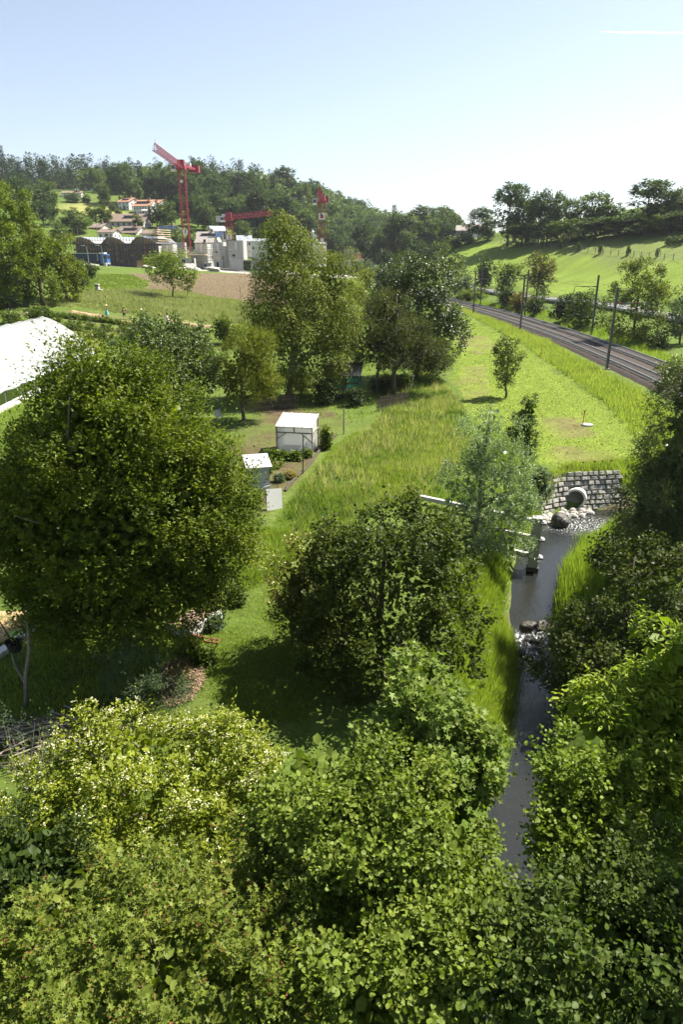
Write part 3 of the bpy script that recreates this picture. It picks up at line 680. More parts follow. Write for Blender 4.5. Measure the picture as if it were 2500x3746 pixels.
# willows at the stream
b = np.array([5.9, 28.6, tz(5.9, 28.6)])
tree('willow_tree', 'slender silvery willow on the stream bank in front of the concrete barrier', b,
     lobes_px(b, [(1125,985,28.6,55,60), (1150,1060,28.6,62,70), (1120,1130,28.4,80,70), (1050,1120,28.8,42,55), (1165,1150,28.2,55,60), (1110,1215,28.2,85,55), (1160,1240,27.8,45,45), (1100,1280,28,60,40)]),
     110, .42, 26, 'silver', 104, gain=1.60, tmpl=LANCE, m=M['leaf_gloss'], n=9, L=.5, lL=.13, lW=.034, out=.6, up=.5, side=.6, inner=.06, core=3, trunk=(6.0, .11, dict(nl=16, lean=(.5, 0))), tm='bark_grey')
b = np.array([13.4, 24.5, tz(13.4, 24.5)])
tree('willow_tree', 'tall narrow-leaved willow at the right edge above the railway end', b,
     lobes_px(b, [(1600,890,24.5,50,85), (1590,1010,24.5,80,90), (1550,1070,24.2,45,55), (1500,1155,23.8,50,55), (1590,1150,24,95,105), (1560,1250,23.5,100,75)]),
     150, .5, 30, [(0.078,0.114,0.032),(0.137,0.172,0.052),(0.234,0.257,0.100)], 105, gain=0.72, tmpl=LANCE, m=M['leaf_gloss'], n=9, L=.55, lL=.15, lW=.036, out=.7, up=.2, droop=.25, side=.6, inner=.08, trunk=(9.0, .16, dict(nl=14)), n_leaf=40)
# right bank, middle distance
b = np.array([9.6, 20.2, tz(9.6, 20.2)])
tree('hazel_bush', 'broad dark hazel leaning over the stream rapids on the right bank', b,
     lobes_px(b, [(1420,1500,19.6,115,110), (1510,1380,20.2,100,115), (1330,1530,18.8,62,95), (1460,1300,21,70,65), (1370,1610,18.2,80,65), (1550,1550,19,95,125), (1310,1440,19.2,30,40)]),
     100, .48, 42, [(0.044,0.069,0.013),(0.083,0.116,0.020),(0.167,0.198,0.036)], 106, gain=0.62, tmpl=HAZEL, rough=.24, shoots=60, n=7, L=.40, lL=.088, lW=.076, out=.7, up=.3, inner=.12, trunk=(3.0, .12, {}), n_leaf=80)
b = np.array([11.6, 26.5, tz(11.6, 26.5)])
tree('hazel_bush', 'leafy bush on the right bank between the willow and the reeds by the pool', b,
     lobes_px(b, [(1480,1260,26,65,70), (1425,1320,25,40,50), (1510,1190,26.5,50,50)]), 70, .4, 20, [(0.069,0.103,0.018),(0.128,0.164,0.029),(0.225,0.249,0.057)], 107, gain=0.75, tmpl=OVAL, n=7, L=.42, lL=.10, lW=.065, trunk=(3.0, .08, {}))
# right foreground
b = np.array([6.3, 11.6, tz(6.3, 11.6)])
tree('chestnut_tree', 'bright sunlit tree with fanned leaves at the right edge', b,
     lobes_px(b, [(1560,1520,11.6,85,120), (1500,1650,11.4,110,100), (1420,1680,11.2,80,60), (1580,1640,11.6,100,130), (1360,1640,11.6,55,25), (1520,1800,10.6,120,120)]),
     64, .36, 30, [(0.087,0.147,0.014),(0.167,0.223,0.020),(0.254,0.292,0.032)], 108, gain=1.05, tmpl=OVAL, shoots=50, n=6, L=.24, lL=.15, lW=.052, out=.85, up=.1, droop=.3, side=1.1, upN=1.4, inner=.08, trunk=(4.2, .13, {}), n_leaf=240)
b = np.array([4.3, 9.6, tz(4.3, 9.6)])
tree('hazel_bush', 'sunlit hazel hanging over the near stream on the right', b,
     lobes_px(b, [(1348,1775,10.2,82,68), (1322,1862,9.8,58,62), (1410,1850,9.8,95,85), (1355,1945,9.2,90,72)]),
     55, .34, 40, [(0.087,0.147,0.018),(0.156,0.215,0.025),(0.244,0.284,0.043)], 109, gain=0.85, tmpl=HAZEL, rough=.28, shoots=50, n=6, L=.30, lL=.076, lW=.066, out=.7, up=.3, trunk=(3.0, .09, {}), n_leaf=220)
b = np.array([4.4, 6.6, tz(4.4, 6.6)])
tree('hazel_bush', 'dark shaded hazel in the bottom right corner', b,
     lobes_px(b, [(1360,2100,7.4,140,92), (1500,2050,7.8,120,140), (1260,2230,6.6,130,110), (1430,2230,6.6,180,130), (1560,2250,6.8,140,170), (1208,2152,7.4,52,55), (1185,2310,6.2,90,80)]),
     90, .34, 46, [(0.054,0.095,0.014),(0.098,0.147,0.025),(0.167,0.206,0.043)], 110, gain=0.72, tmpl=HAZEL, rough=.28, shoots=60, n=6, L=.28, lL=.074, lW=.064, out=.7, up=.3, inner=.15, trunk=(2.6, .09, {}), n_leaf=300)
for k, (x, y, h) in enumerate(((11.2, 10.5, 11.), (10.2, 5.0, 10.0))):
    b = np.array([x, y, tz(x, y)])
    tree('ash_tree', ('tall', 'shorter')[k] + ' ash standing on the right bank outside the view', b, [(0,0,h*.66,2.9,2.9,h*.30), (-.8,-.5,h*.82,1.8,1.8,h*.16), (.6,.4,h*.45,2.2,2.2,h*.2)], 90, .6, 22, 'mid', 120 + k, n=7, L=.5, lL=.2, lW=.12, trunk=(h*.8, .2, {}))
# bottom foreground
b = np.array([1.7, 10.9, tz(1.7, 10.9)])
tree('sycamore_tree', 'young sycamore with pale lobed leaves rising above the hazel at the bottom', b,
     lobes_px(b, [(945,1612,11.2,69,82), (990,1722,10.9,110,78), (900,1712,11.1,69,73), (1062,1780,10.4,68,55), (1010,1812,10.4,101,64)]),
     60, .34, 32, [(0.098,0.164,0.029),(0.167,0.232,0.043),(0.254,0.300,0.072)], 111, gain=0.85, tmpl=MAPLE, shoots=50, n=6, L=.30, lL=.13, lW=.125, out=.5, up=.5, upN=1.3, trunk=(4.0, .08, {}), n_leaf=260)
b = np.array([.7, 8.0, tz(.7, 8.0)])
tree('hazel_bush', 'big sunlit hazel with round leaves at the bottom centre', b,
     lobes_px(b, [(740,1776,9.8,119,82), (850,1896,8.9,184,110), (1005,1936,8.8,98,95), (720,1916,9.0,101,101), (900,2076,7.8,211,119), (1040,2120,7.6,70,95), (880,2246,6.9,174,119), (800,2346,6.4,156,101), (1085,2270,6.5,80,95)]),
     125, .36, 52, 'hazel', 112, gain=0.98, tmpl=HAZEL, rough=.30, shoots=110, n=6, L=.30, lL=.078, lW=.068, out=.65, up=.4, inner=.12, trunk=(3.4, .10, {}), n_leaf=300)
b = np.array([-3.9, 11.2, tz(-3.9, 11.2)])
t, c = tree('dogwood_shrub', 'yellow-green dogwood covered in small white flower heads at lower left', b,
     lobes_px(b, [(300,1742,12.0,147,78), (490,1762,11.8,119,73), (150,1822,11.4,105,73), (330,1872,11.0,174,92), (500,1892,10.6,119,101), (600,1822,11,69,82), (90,1922,10.6,101,92), (420,2002,9.8,156,92), (200,1662,12.4,41,27), (510,1672,12.3,36,36)]),
     140, .35, 38, 'dog', 113, gain=1.02, tmpl=OVAL, rough=.30, shoots=160, n=7, L=.28, lL=.080, lW=.046, out=.6, up=.5, inner=.12, trunk=(2.1, .06, {}), n_leaf=300, cat='shrub')
bits(t, c, 900, .030, (.62,.60,.40), 'blossom', np.random.default_rng(2), m=M['leaf'], per=6, spread=.028, up=.06)
b = np.array([-2.6, 6.6, tz(-2.6, 6.6)])
t, c = tree('field_maple', 'maple with star-shaped leaves and reddish seeds at lower left', b,
     lobes_px(b, [(220,2100,7.9,184,87), (470,2080,8.0,165,87), (60,2200,7.2,138,101), (330,2230,6.8,193,101), (560,2200,7.1,119,110), (620,2320,6.4,101,92), (180,2340,6.2,202,92), (450,2350,6.2,184,92), (640,1990,8.6,64,64)]),
     120, .33, 26, 'redmaple', 114, gain=0.90, tmpl=MAPLE, rough=.30, shoots=140, n=6, L=.26, lL=.078, lW=.074, out=.5, up=.5, upN=1.2, inner=.12, trunk=(2.8, .09, {}), n_leaf=300)
bits(t, c, 420, .028, (.20,.06,.035), 'seed', np.random.default_rng(3), per=3, spread=.03, up=.02, tmpl=KITE)
b = np.array([-5.6, 9.2, tz(-5.6, 9.2)])
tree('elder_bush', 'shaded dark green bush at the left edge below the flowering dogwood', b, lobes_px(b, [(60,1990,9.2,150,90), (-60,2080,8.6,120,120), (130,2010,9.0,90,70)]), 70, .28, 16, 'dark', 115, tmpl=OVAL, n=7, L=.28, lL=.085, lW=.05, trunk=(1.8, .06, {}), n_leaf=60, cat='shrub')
# grey narrow-leaved shrub by the wood chips, and thin bare shoots at the left edge
b = spot(320, 1640); b = np.array([b[0], b[1], tz(b[0], b[1])])
tree('olive_shrub', 'grey-green narrow-leaved shrub beside the patch of wood chips', b, lobes_px(b, [(320,1560,b[1],60,60), (280,1590,b[1],50,40), (370,1590,b[1],50,50), (300,1510,b[1],25,30), (340,1640,b[1],60,50)]), 46, .3, 22, 'grey', 116, tmpl=LANCE, n=9, L=.35, lL=.07, lW=.017, up=.9, out=.5, side=.5, core=0, trunk=(1.6, .035, dict(nl=12)), cat='shrub')
b = at_y(60, 1790, 11.2); b[2] = tz(b[0], b[1])
tree('bare_shrub', 'half-bare twiggy shrub at the left edge in the shade', b, lobes_px(b, [(30,1680,11.4,40,40), (60,1720,11.2,45,60), (90,1690,11.3,22,45)]), 18, .22, 5, 'grey', 117, tmpl=LANCE, n=7, L=.35, lL=.05, lW=.018, up=1., out=.5, core=0, trunk=(1.9, .02, dict(nl=18, start=.1)), tm='wood_grey', cat='shrub')

# ------------------------------------------------------------------ the gardens' trees
b = spot(663, 915)
tree('birch_tree', 'tall weeping birch with light green crown above the small garden', b,
     lobes_px(b, [(640,600,b[1]+1,42,85), (690,590,b[1]+1.5,45,60), (660,690,b[1],75,90), (720,660,b[1]+1,70,90), (770,640,b[1]+1.5,40,70), (620,760,b[1]-1,55,100), (700,790,b[1],85,90), (775,760,b[1]+1,45,100), (640,545,b[1]+1,28,45)]),
     220, .85, 34, [(0.087,0.120,0.014),(0.156,0.189,0.020),(0.234,0.249,0.032)], 131, gain=0.74, n=9, L=1.1, lL=.15, lW=.10, out=.25, up=-.25, droop=.75, jit=.3, inner=.08, keep_down=.9, core=14, rough=.2, trunk=(11.5, .24, dict(lean=(1.0, .3), nl=18)), tm='birch_bark')
b = spot(905, 905)
tree('yew_tree', 'dark olive yew with tiered branches beside the summerhouse', b,
     lobes_px(b, [(908,815,b[1],88,42), (900,770,b[1]+.5,75,45), (885,715,b[1]+1,48,40), (960,810,b[1],55,35), (846,782,b[1],36,42), (985,830,b[1]-.5,30,25)]),
     130, .7, 24, 'yew', 132, n=9, L=.7, lL=.17, lW=.06, out=.9, up=.0, jit=.25, upN=1.3, flat=.45, side=.5, inner=.10, rough=.2, trunk=(8.5, .2, dict(nl=12)))
ob('trunk', MB().tube([(-1.6,.3,-.2),(-1.5,.2,2),(-.6,0,4.5)], [.14,.12,.06], 7).mesh('trunk', M['bark'], True), bpy.data.objects['yew_tree'])
b = spot(955, 872); 
tree('maple_tree', 'large glossy dark green maple behind the yew near the railway', b,
     lobes_px(b, [(960,720,b[1]+1,85,105), (925,650,b[1]+1,50,45), (985,660,b[1]+1,45,55), (1010,770,b[1],50,75), (950,800,b[1],80,60), (900,690,b[1]+1,40,50)]),
     150, .8, 30, [(0.035,0.062,0.013),(0.078,0.120,0.020),(0.156,0.198,0.032)], 133, gain=0.65, m=M['leaf_gloss'], tmpl=KITE, n=7, L=.7, lL=.19, lW=.15, out=.7, up=.2, trunk=(9, .24, {}))
b = spot(560, 965)
tree('willow_tree', 'yellow-green fluffy willow between the glossy tree and the birch', b,
     lobes_px(b, [(568,850,b[1],62,80), (580,800,b[1],45,45), (530,870,b[1],38,60), (605,860,b[1],35,60)]), 95, .55, 24, 'yellow', 134, gain=0.80, tmpl=LANCE, n=9, L=.55, lL=.13, lW=.045, out=.4, up=.6, jit=.5, trunk=(5, .14, {}))
b = spot(405, 960)
tree('cherry_tree', 'glossy dark green tree behind the hornbeam top', b,
     lobes_px(b, [(400,850,b[1],95,95), (350,790,b[1]+.5,60,55), (455,870,b[1],55,70), (380,765,b[1]+.5,35,35), (430,800,b[1],50,50)]), 130, .6, 24, [(0.039,0.073,0.014),(0.093,0.137,0.023),(0.176,0.215,0.037)], 135, gain=0.72, m=M['leaf_gloss'], tmpl=OVAL, n=7, L=.5, lL=.14, lW=.09, trunk=(6, .17, {}))
small('sapling_tree', 'thin young tree standing alone in the crop field', 1160, 912, 146, 72, [(0.098,0.147,0.025),(0.167,0.215,0.043),(0.254,0.275,0.086)], 136, 'loose', 1.1, tm='bark', leaf=.13, gap=.1, low=.10)
small('orchard_tree', 'small round tree in the meadow in front of the ploughed field', 398, 684, 104, 96, [(0.087,0.137,0.018),(0.156,0.206,0.023),(0.234,0.275,0.032)], 137, 'round', 1.0, leaf=.24, low=.2)
LIST = [
 ('young_tree','leafy young tree behind the silvery willow at the field corner',1200,1075,165,62,'mid','column',1.0),
 ('shrub','grey-green shrub at the left end of the stone wall',1240,1148,95,72,'grey','bush',1.0),
 ('shrub','low leafy shrub beside the small greenhouse',752,1030,62,34,'hazel','bush',.9),
 ('shrub','bright shrub at the foot of the yellow willow by the garden path',515,790,70,60,'bright','bush',.9),
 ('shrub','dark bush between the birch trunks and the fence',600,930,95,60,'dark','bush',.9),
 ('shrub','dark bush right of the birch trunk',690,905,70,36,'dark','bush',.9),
 ('topiary_bush','clipped round dark bush left of the garden table',748,928,50,50,'dark','round',1.3),
 ('topiary_bush','clipped round dark bush right of the garden table',815,931,36,40,'dark','round',1.3),
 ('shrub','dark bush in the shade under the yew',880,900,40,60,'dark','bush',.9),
 ('shrub','low bush with a pale post under the yew at its right',925,893,36,46,'mid','bush',.8),
 ('fruit_tree','gnarled little tree with a dark trunk behind the birch',823,714,54,42,'yellow','loose',1.0),
 ('fruit_tree','taller loose tree left of the far railway signal',842,672,54,38,'yellow','loose',1.0),
 ('shrub','leafy bush right of the birch before the railway curve',850,730,50,50,'mid','bush',1.0),
 ('hedge_tree','dark tree beside the far catenary pole',1030,655,70,76,'mid','round',1.0),
 ('willow_bush','silvery willow bush beside the railway',1058,680,52,56,'silver','bush',1.0),
 ('hedge_tree','small dark hedge tree behind the second catenary pole',1112,672,70,46,'dark','round',1.0),
 ('hedge_tree','upright green tree right of the second catenary pole',1160,692,84,56,'mid','loose',1.1),
 ('shrub','low yellow-green bushes at the foot of the silvery willow bush',1086,690,30,62,'bright','bush',1.0),
 ('shrub','low leafy bush left of the small roadside tree',1160,704,42,44,'farlight','bush',1.0),
 ('shrub','orange-tinged bush beside the road',1196,714,46,48,[(0.137,0.129,0.029),(0.234,0.189,0.043),(0.332,0.223,0.057)],'bush',1.0),
 ('shrub','grey-green bush between the road and the track',1232,722,44,50,'farlight','bush',1.0),
 ('roadside_tree','round brown-green tree standing beside the road',1231,692,100,68,[(0.078,0.095,0.020),(0.128,0.137,0.025),(0.214,0.172,0.043)],'round',1.2),
 ('shrub','dark bush by the road behind the third catenary pole',1298,738,66,64,'dark','bush',1.1),
 ('shrub','olive bush touching the dark one beside the track',1345,756,86,80,'mid','bush',1.1),
 ('hedge_tree','large bright green tree behind the nearest catenary pole',1452,785,172,146,[(0.078,0.112,0.014),(0.156,0.198,0.020),(0.254,0.284,0.029)],'full',1.3),
 ('hedge_tree','pale loose tree at the right edge beyond the railway',1560,790,130,80,'silver','loose',1.0),
 ('shrub','low bush below the pale tree at the right edge',1520,800,46,56,'mid','bush',1.0),
 ('hedge_bush','wide dark hedge at the left end of the green hillside',985,606,42,72,'dark','bush',1.2),
 ('hedge_bush','round green hedge tree on the crest of the hillside',1012,588,34,44,'mid','bush',1.1),
 ('hedge_bush','small sunlit bush on the crest of the hillside',1040,570,24,40,'farlight','bush',1.1),
 ('round_tree','dark round tree between the far tracks and the hillside',886,616,34,40,'dark','round',1.1),
 ('round_tree','green round tree right of the dark one by the far tracks',937,616,32,44,'mid','round',1.1),
 ('willow_bush','pale bush beside the far railway curve',838,632,30,44,'silver','bush',1.0),
 ('willow_bush','pale bush in front of the dark round tree',880,640,30,46,'silver','bush',1.0),
 ('willow_bush','grey-green bush right of the far signal',915,645,30,50,'farlight','bush',1.0),
 ('hedge_tree','tall leafy tree at the left edge beside the meadow',22,706,280,120,[(0.078,0.120,0.011),(0.137,0.181,0.014),(0.214,0.249,0.023)],'full',1.35),
 ('hedge_tree','broad sunlit tree in the middle of the left-hand tree group',98,700,232,120,[(0.078,0.120,0.011),(0.137,0.181,0.014),(0.214,0.249,0.023)],'full',1.35),
 ('hedge_tree','smaller tree at the right end of the left-hand tree group',152,690,150,84,[(0.087,0.120,0.014),(0.156,0.189,0.020),(0.225,0.249,0.029)],'full',1.3),
 ('hedge_bush','pale-leaved bush at the foot of the left-hand trees',18,704,110,70,'silver','bush',1.1),
 ('hedge_bush','green bush at the foot of the left-hand trees beside the meadow',175,668,70,60,'mid','bush',1.1),
 ('hedge_bush','small round bush in front of the street lamps',207,640,36,34,'farlight','bush',1.0),
 ('shrub','currant bush at the left edge behind the polytunnel',20,745,36,60,'mid','bush',1.0),
 ('shrub','berry bush between the two bent gardeners and the meadow',90,740,34,56,'mid','bush',1.0),
]
for k, (n, lab, px, py, h, w, cols, shp, dn) in enumerate(LIST):
    small(n, lab, px, py, h, w, cols, 200 + k, shp, dn, cat='tree' if 'tree' in n else 'shrub', low=.02 if shp == 'bush' else (.05 if n.startswith(('hedge_tree','topiary')) else .16))

# ------------------------------------------------------------------ distant trees, one by one
def far_tree(px, py, h, w, kind, label, group=None, name='broadleaf_tree', y=None, gi=[0]):
    gi[0] += 1; g = np.random.default_rng(900 + gi[0])
    p = at_y(px, py, y) if y else spot(px, py); s = px_size(p); H = {0:21,1:24,2:19,3:23,4:17}.get(kind, 27); W = {0:5.4,1:6,2:5,3:5.6,4:5.2}.get(kind, 3.4)
    ms = PB[kind] if kind < 5 else PS[kind - 5]
    t = stand(name if kind < 5 else 'spruce_tree', ms, (p[0], p[1], p[2] - .2), g.uniform(0, 6.28), 1, label, group, 'tree')
    t.scale = (w * s / 2.45 / W, w * s / 2.45 / W, h * s / H / 1.04); return t
FT = [  # right-hand ridge
 (1165,564,136,78,1,'tall dark tree at the left end of the ridge row'),(1206,560,104,46,3,'slender tree second from the left of the ridge row'),(1236,558,118,48,0,'tall narrow crowned tree in the middle of the ridge row'),
 (1276,552,106,34,4,'thin see-through tree behind the dark ridge hedge'),(1306,548,88,36,4,'thin pale tree right of the see-through one on the ridge'),(1360,540,94,64,4,'airy light tree above the ridge hedge'),
 (1482,528,110,92,1,'big spreading oak on the right-hand ridge'),(1556,520,84,60,4,'loose tree at the right edge of the ridge'),
 (1196,566,60,70,3,'dark bush below the slender ridge tree'),(1255,562,58,70,0,'dark bush filling the ridge row under the thin trees'),(1310,556,56,80,3,'dark hedge bush left of the airy ridge tree'),(1365,550,52,84,0,'dark hedge bush under the airy ridge tree'),(1420,543,48,84,3,'dark hedge bush left of the big oak'),(1470,540,44,84,0,'dark hedge bush under the big oak'),(1525,535,46,80,3,'dark hedge bush right of the big oak'),(1570,532,50,70,0,'dark hedge bush at the right edge of the ridge'),
 (1412,530,60,44,2,'small light tree left of the big oak'),(1530,524,62,34,2,'pale slim tree right of the big oak'),
 (1098,552,74,62,1,'hazy tree mass left of the ridge row behind the white house'),(1060,540,40,24,6,'dark pointed tree beside the far dark house'),(1075,560,26,30,2,'small bush in front of the white house on the crest'),(1118,552,50,40,2,'bush between the white house and the ridge row'),
 (1535,562,22,18,2,'left of three small orchard trees on the terrace'),(1549,562,22,17,2,'middle of three small orchard trees on the terrace'),(1562,562,24,18,2,'right of three small orchard trees on the terrace'),
 # valley behind the railway
 (845,592,58,30,2,'pale poplar-like tree by the far tracks'),(866,588,50,24,4,'light tree right of the pale poplar-like tree'),(858,596,32,28,3,'dark round tree in front of the pale poplar'),(930,596,66,46,4,'large light birch in front of the pale factory'),
 (750,584,38,42,None,'reddish brown tree behind the third crane'),(800,580,50,34,2,'light green tree right of the reddish tree'),(778,562,44,34,0,'green tree behind the reddish one'),(905,580,44,32,2,'light tree left of the large birch'),(960,600,50,40,0,'green tree right of the large birch'),(820,600,22,30,2,'low tree by the far masts'),
 (985,570,50,46,2,'tree at the foot of the wood above the hillside tip'),(1030,560,46,40,0,'tree between the wood and the hillside crest'),
 # among the town houses
 (52,506,96,62,0,'light tall tree left of the top farmhouse'),(105,486,68,62,2,'broad tree above the left-hand group'),(238,472,50,38,4,'round light tree standing alone on the meadow top'),(167,464,22,36,2,'bush in front of the top farmhouse'),(198,464,18,22,2,'small round bush beside the white car'),
 (275,468,88,52,0,'large round tree at the edge of the wood above the orange roofs'),(311,470,60,38,2,'lighter round tree left of the orange roofs'),(220,514,44,50,3,'dark bush on the slope below the hill meadow'),(243,516,36,30,3,'small dark bush at the left of the big brown roof'),(175,534,54,70,2,'greyish willow on the slope below the meadow'),(122,516,48,34,0,'tree at the left end of the hill meadow'),(259,484,18,20,2,'hedge bush along the meadow beside the white house'),(272,492,14,18,2,'small hedge bush below the white house'),
 (360,524,54,36,0,'tree right of the long white house'),(384,524,62,46,2,'broad tree right of the orange roofs above the solar house'),(385,578,54,34,2,'leafy tree right of the scaffolded building'),(410,580,58,34,2,'taller leafy tree behind the first concrete towers'),(440,582,62,26,2,'slim tree right of the first crane mast'),(360,572,40,40,2,'low tree between the scaffolding and the solar house'),
 (455,520,70,56,0,'dark tree right of the first crane at the edge of the wood'),(480,530,60,50,2,'tree above the grey roofed house'),(420,520,70,50,0,'tree left of the first crane above the solar house'),(556,556,48,42,4,'round yellow-green tree right of the second crane'),(612,552,40,38,2,'round tree behind the birch top'),(505,590,24,24,2,'small bush among the concrete towers'),
 (318,524,32,26,2,'bush at the right end of the big brown roofed house'),(140,560,50,44,2,'bush left of the scaffolded building'),(100,520,60,50,0,'tree behind the left-hand group'),(590,556,34,30,0,'tree left of the silo'),
 (700,560,40,44,0,'dark tree right of the silo'),(655,556,40,36,0,'dark tree left of the silo'),
]
for i_, (px, py, h, w, k, lab) in enumerate(FT):
    if i_ < 18: w *= 1.32
    if k is None:
        p = spot(px, py); s = px_size(p); 
        small('broadleaf_tree', lab, px, py, h, w, [(0.117,0.077,0.036),(0.176,0.103,0.051),(0.195,0.137,0.057)], 777, 'round', .8, base=p)
    else: far_tree(px, py, h, w, k, lab)
for i, (px, py) in enumerate(((1180,555),(1210,560),(1244,568),(1286,571),(1328,576),(1378,582),(1442,585),(1509,590))):
    t = far_tree(px, py, 22, 11, 4, 'young staked tree in the row along the hillside fence', 'young trees along the hillside fence', 'young_tree')
    p = t.location; mb = MB()
    for sx in (-1, 1): mb.tube([(p.x + sx*.45, p.y - .5, p.z - .4), (p.x + sx*.45, p.y - .5, p.z + 1.6)], [.06, .06], 5)
    so = tag(mb.build('support_stake', M['wood_grey']), 'pair of stakes holding a young tree on the hillside', 'stake', 'stakes of the young hillside trees')
# ------------------------------------------------------------------ water, barrier, culvert
def water_mat():
    m = bpy.data.materials.new('stream_water'); m.use_nodes = True; nt = m.node_tree; nt.nodes.remove(nt.nodes['Principled BSDF'])
    out = nt.nodes['Material Output']; geo = nt.nodes.new('ShaderNodeNewGeometry')
    at = nt.nodes.new('ShaderNodeVertexColor'); at.layer_name = 'col'
    n = nt.nodes.new('ShaderNodeTexNoise'); n.inputs['Scale'].default_value = 2.6; n.inputs['Detail'].default_value = 5; n.inputs['Roughness'].default_value = .6
    mp = nt.nodes.new('ShaderNodeMapping'); mp.inputs['Scale'].default_value = (1.6, .8, 1); nt.links.new(geo.outputs['Position'], mp.inputs['Vector']); nt.links.new(mp.outputs['Vector'], n.inputs['Vector'])
    n2 = nt.nodes.new('ShaderNodeTexNoise'); n2.inputs['Scale'].default_value = 11; n2.inputs['Detail'].default_value = 3; nt.links.new(mp.outputs['Vector'], n2.inputs['Vector'])
    ad = nt.nodes.new('ShaderNodeMath'); ad.operation = 'ADD'; nt.links.new(n.outputs['Fac'], ad.inputs[0]); nt.links.new(n2.outputs['Fac'], ad.inputs[1])
    b = nt.nodes.new('ShaderNodeBump'); b.inputs['Distance'].default_value = .09; nt.links.new(at.outputs['Color'], b.inputs['Strength']); nt.links.new(ad.outputs[0], b.inputs['Height'])
    gl = nt.nodes.new('ShaderNodeBsdfGlossy'); gl.inputs['Roughness'].default_value = .07; nt.links.new(b.outputs['Normal'], gl.inputs['Normal'])
    tr = nt.nodes.new('ShaderNodeBsdfTransparent'); tr.inputs['Color'].default_value = (.42, .40, .33, 1)
    df = nt.nodes.new('ShaderNodeBsdfDiffuse'); df.inputs['Color'].default_value = (.034, .040, .038, 1)
    m0 = nt.nodes.new('ShaderNodeMixShader'); m0.inputs[0].default_value = .4; nt.links.new(tr.outputs[0], m0.inputs[1]); nt.links.new(df.outputs[0], m0.inputs[2])
    fr = nt.nodes.new('ShaderNodeFresnel'); fr.inputs['IOR'].default_value = 1.55; nt.links.new(b.outputs['Normal'], fr.inputs['Normal'])
    m1 = nt.nodes.new('ShaderNodeMixShader'); nt.links.new(fr.outputs[0], m1.inputs[0]); nt.links.new(m0.outputs[0], m1.inputs[1]); nt.links.new(gl.outputs[0], m1.inputs[2])
    fo = nt.nodes.new('ShaderNodeBsdfDiffuse'); fo.inputs['Color'].default_value = (.75, .76, .76, 1)
    n3 = nt.nodes.new('ShaderNodeTexNoise'); n3.inputs['Scale'].default_value = 7; n3.inputs['Detail'].default_value = 6; n3.inputs['Roughness'].default_value = .7; nt.links.new(mp.outputs['Vector'], n3.inputs['Vector'])
    mr = nt.nodes.new('ShaderNodeMapRange'); mr.inputs['From Min'].default_value = .53; mr.inputs['From Max'].default_value = .62; nt.links.new(n3.outputs['Fac'], mr.inputs['Value'])
    ps = nt.nodes.new('ShaderNodeMapRange'); ps.inputs['From Min'].default_value = .5; ps.inputs['From Max'].default_value = .95; nt.links.new(at.outputs['Color'], ps.inputs['Value'])
    mu = nt.nodes.new('ShaderNodeMath'); mu.operation = 'MULTIPLY'; nt.links.new(mr.outputs[0], mu.inputs[0]); nt.links.new(ps.outputs[0], mu.inputs[1])
    m2 = nt.nodes.new('ShaderNodeMixShader'); nt.links.new(mu.outputs[0], m2.inputs[0]); nt.links.new(m1.outputs[0], m2.inputs[1]); nt.links.new(fo.outputs[0], m2.inputs[2])
    nt.links.new(m2.outputs[0], out.inputs['Surface']); return m
M['water'] = water_mat()
g = np.random.default_rng(41)
C2 = resample(STREAM_C, 420); W2 = np.interp(np.linspace(0, 1, 420), np.linspace(0, 1, 70), STREAM_W) + .9
T2 = nrm(np.gradient(C2, axis=0)); N2 = np.c_[-T2[:, 1], T2[:, 0]]; K = 29
wv = (C2[:, None, :] + N2[:, None, :] * W2[:, None, None] * np.linspace(-1, 1, K)[None, :, None]).reshape(-1, 2)
rap = at_z(1205, 1475, 0)[:2]; fl = at_z(1345, 1205, 0)[:2]; fl2 = at_z(1290, 1640, 0)[:2]
kr = np.exp(-(((wv - rap) / np.array([2.2, 1.3])) ** 2).sum(1)); kf = np.exp(-(((wv - fl) / np.array([3.6, 2.0])) ** 2).sum(1)); k3 = np.exp(-(((wv - fl2) / 1.5) ** 2).sum(1))
wz = kr * .10 * (fnoise(wv[:, 0], wv[:, 1], .5, 3) - .5) * 2 - .27 * sstep(24.8, 22.4, wv[:, 1])
wz = wz + .012 * (fnoise(wv[:, 0], wv[:, 1], .35, 8) - .5)
st = np.clip(.14 + .95 * kr + .75 * kf + .5 * k3, 0, 1)
ii = np.arange(420 * K).reshape(420, K)
WF = np.stack([ii[:-1, :-1], ii[1:, :-1], ii[1:, 1:], ii[:-1, 1:]], -1).reshape(-1, 4)
tag(ob('water', mesh_np('water', np.c_[wv, wz], WF, M['water'], np.repeat(st[:, None], 3, 1), True)), kind='structure')
def rock(name, label, p, size, seed, m='rock', group=None, sharp=.35, cat='rock'):
    r = np.random.default_rng(seed); import bmesh
    bm = bmesh.new(); bmesh.ops.create_icosphere(bm, subdivisions=3, radius=1); pl = nrm(r.normal(size=(9, 3))); dd = r.uniform(.55, .95, 9)
    for v in bm.verts:
        c = np.array(v.co); d = c / np.linalg.norm(c); f = 1.0
        for q, h in zip(pl, dd):
            a = d @ q
            if a > 1e-3: f = min(f, h / a)
        f *= 1 + .06 * math.sin(9 * d[0] + seed) * math.cos(7 * d[1]); v.co = Vector(d * f) * 1.0
        v.co.x *= size[0]; v.co.y *= size[1]; v.co.z *= size[2]
    me = bpy.data.meshes.new(name); bm.to_mesh(me); bm.free(); me.materials.append(M[m])
    o = ob(name, me, None, p, (r.uniform(-.2, .2), r.uniform(-.2, .2), r.uniform(0, 6.28))); return tag(o, label, cat, group)
p = at_z(1285, 1203, 0); rock('boulder', 'big dark boulder in the water in front of the pipe', (p[0], p[1], .12), (.75, .5, .55), 3)
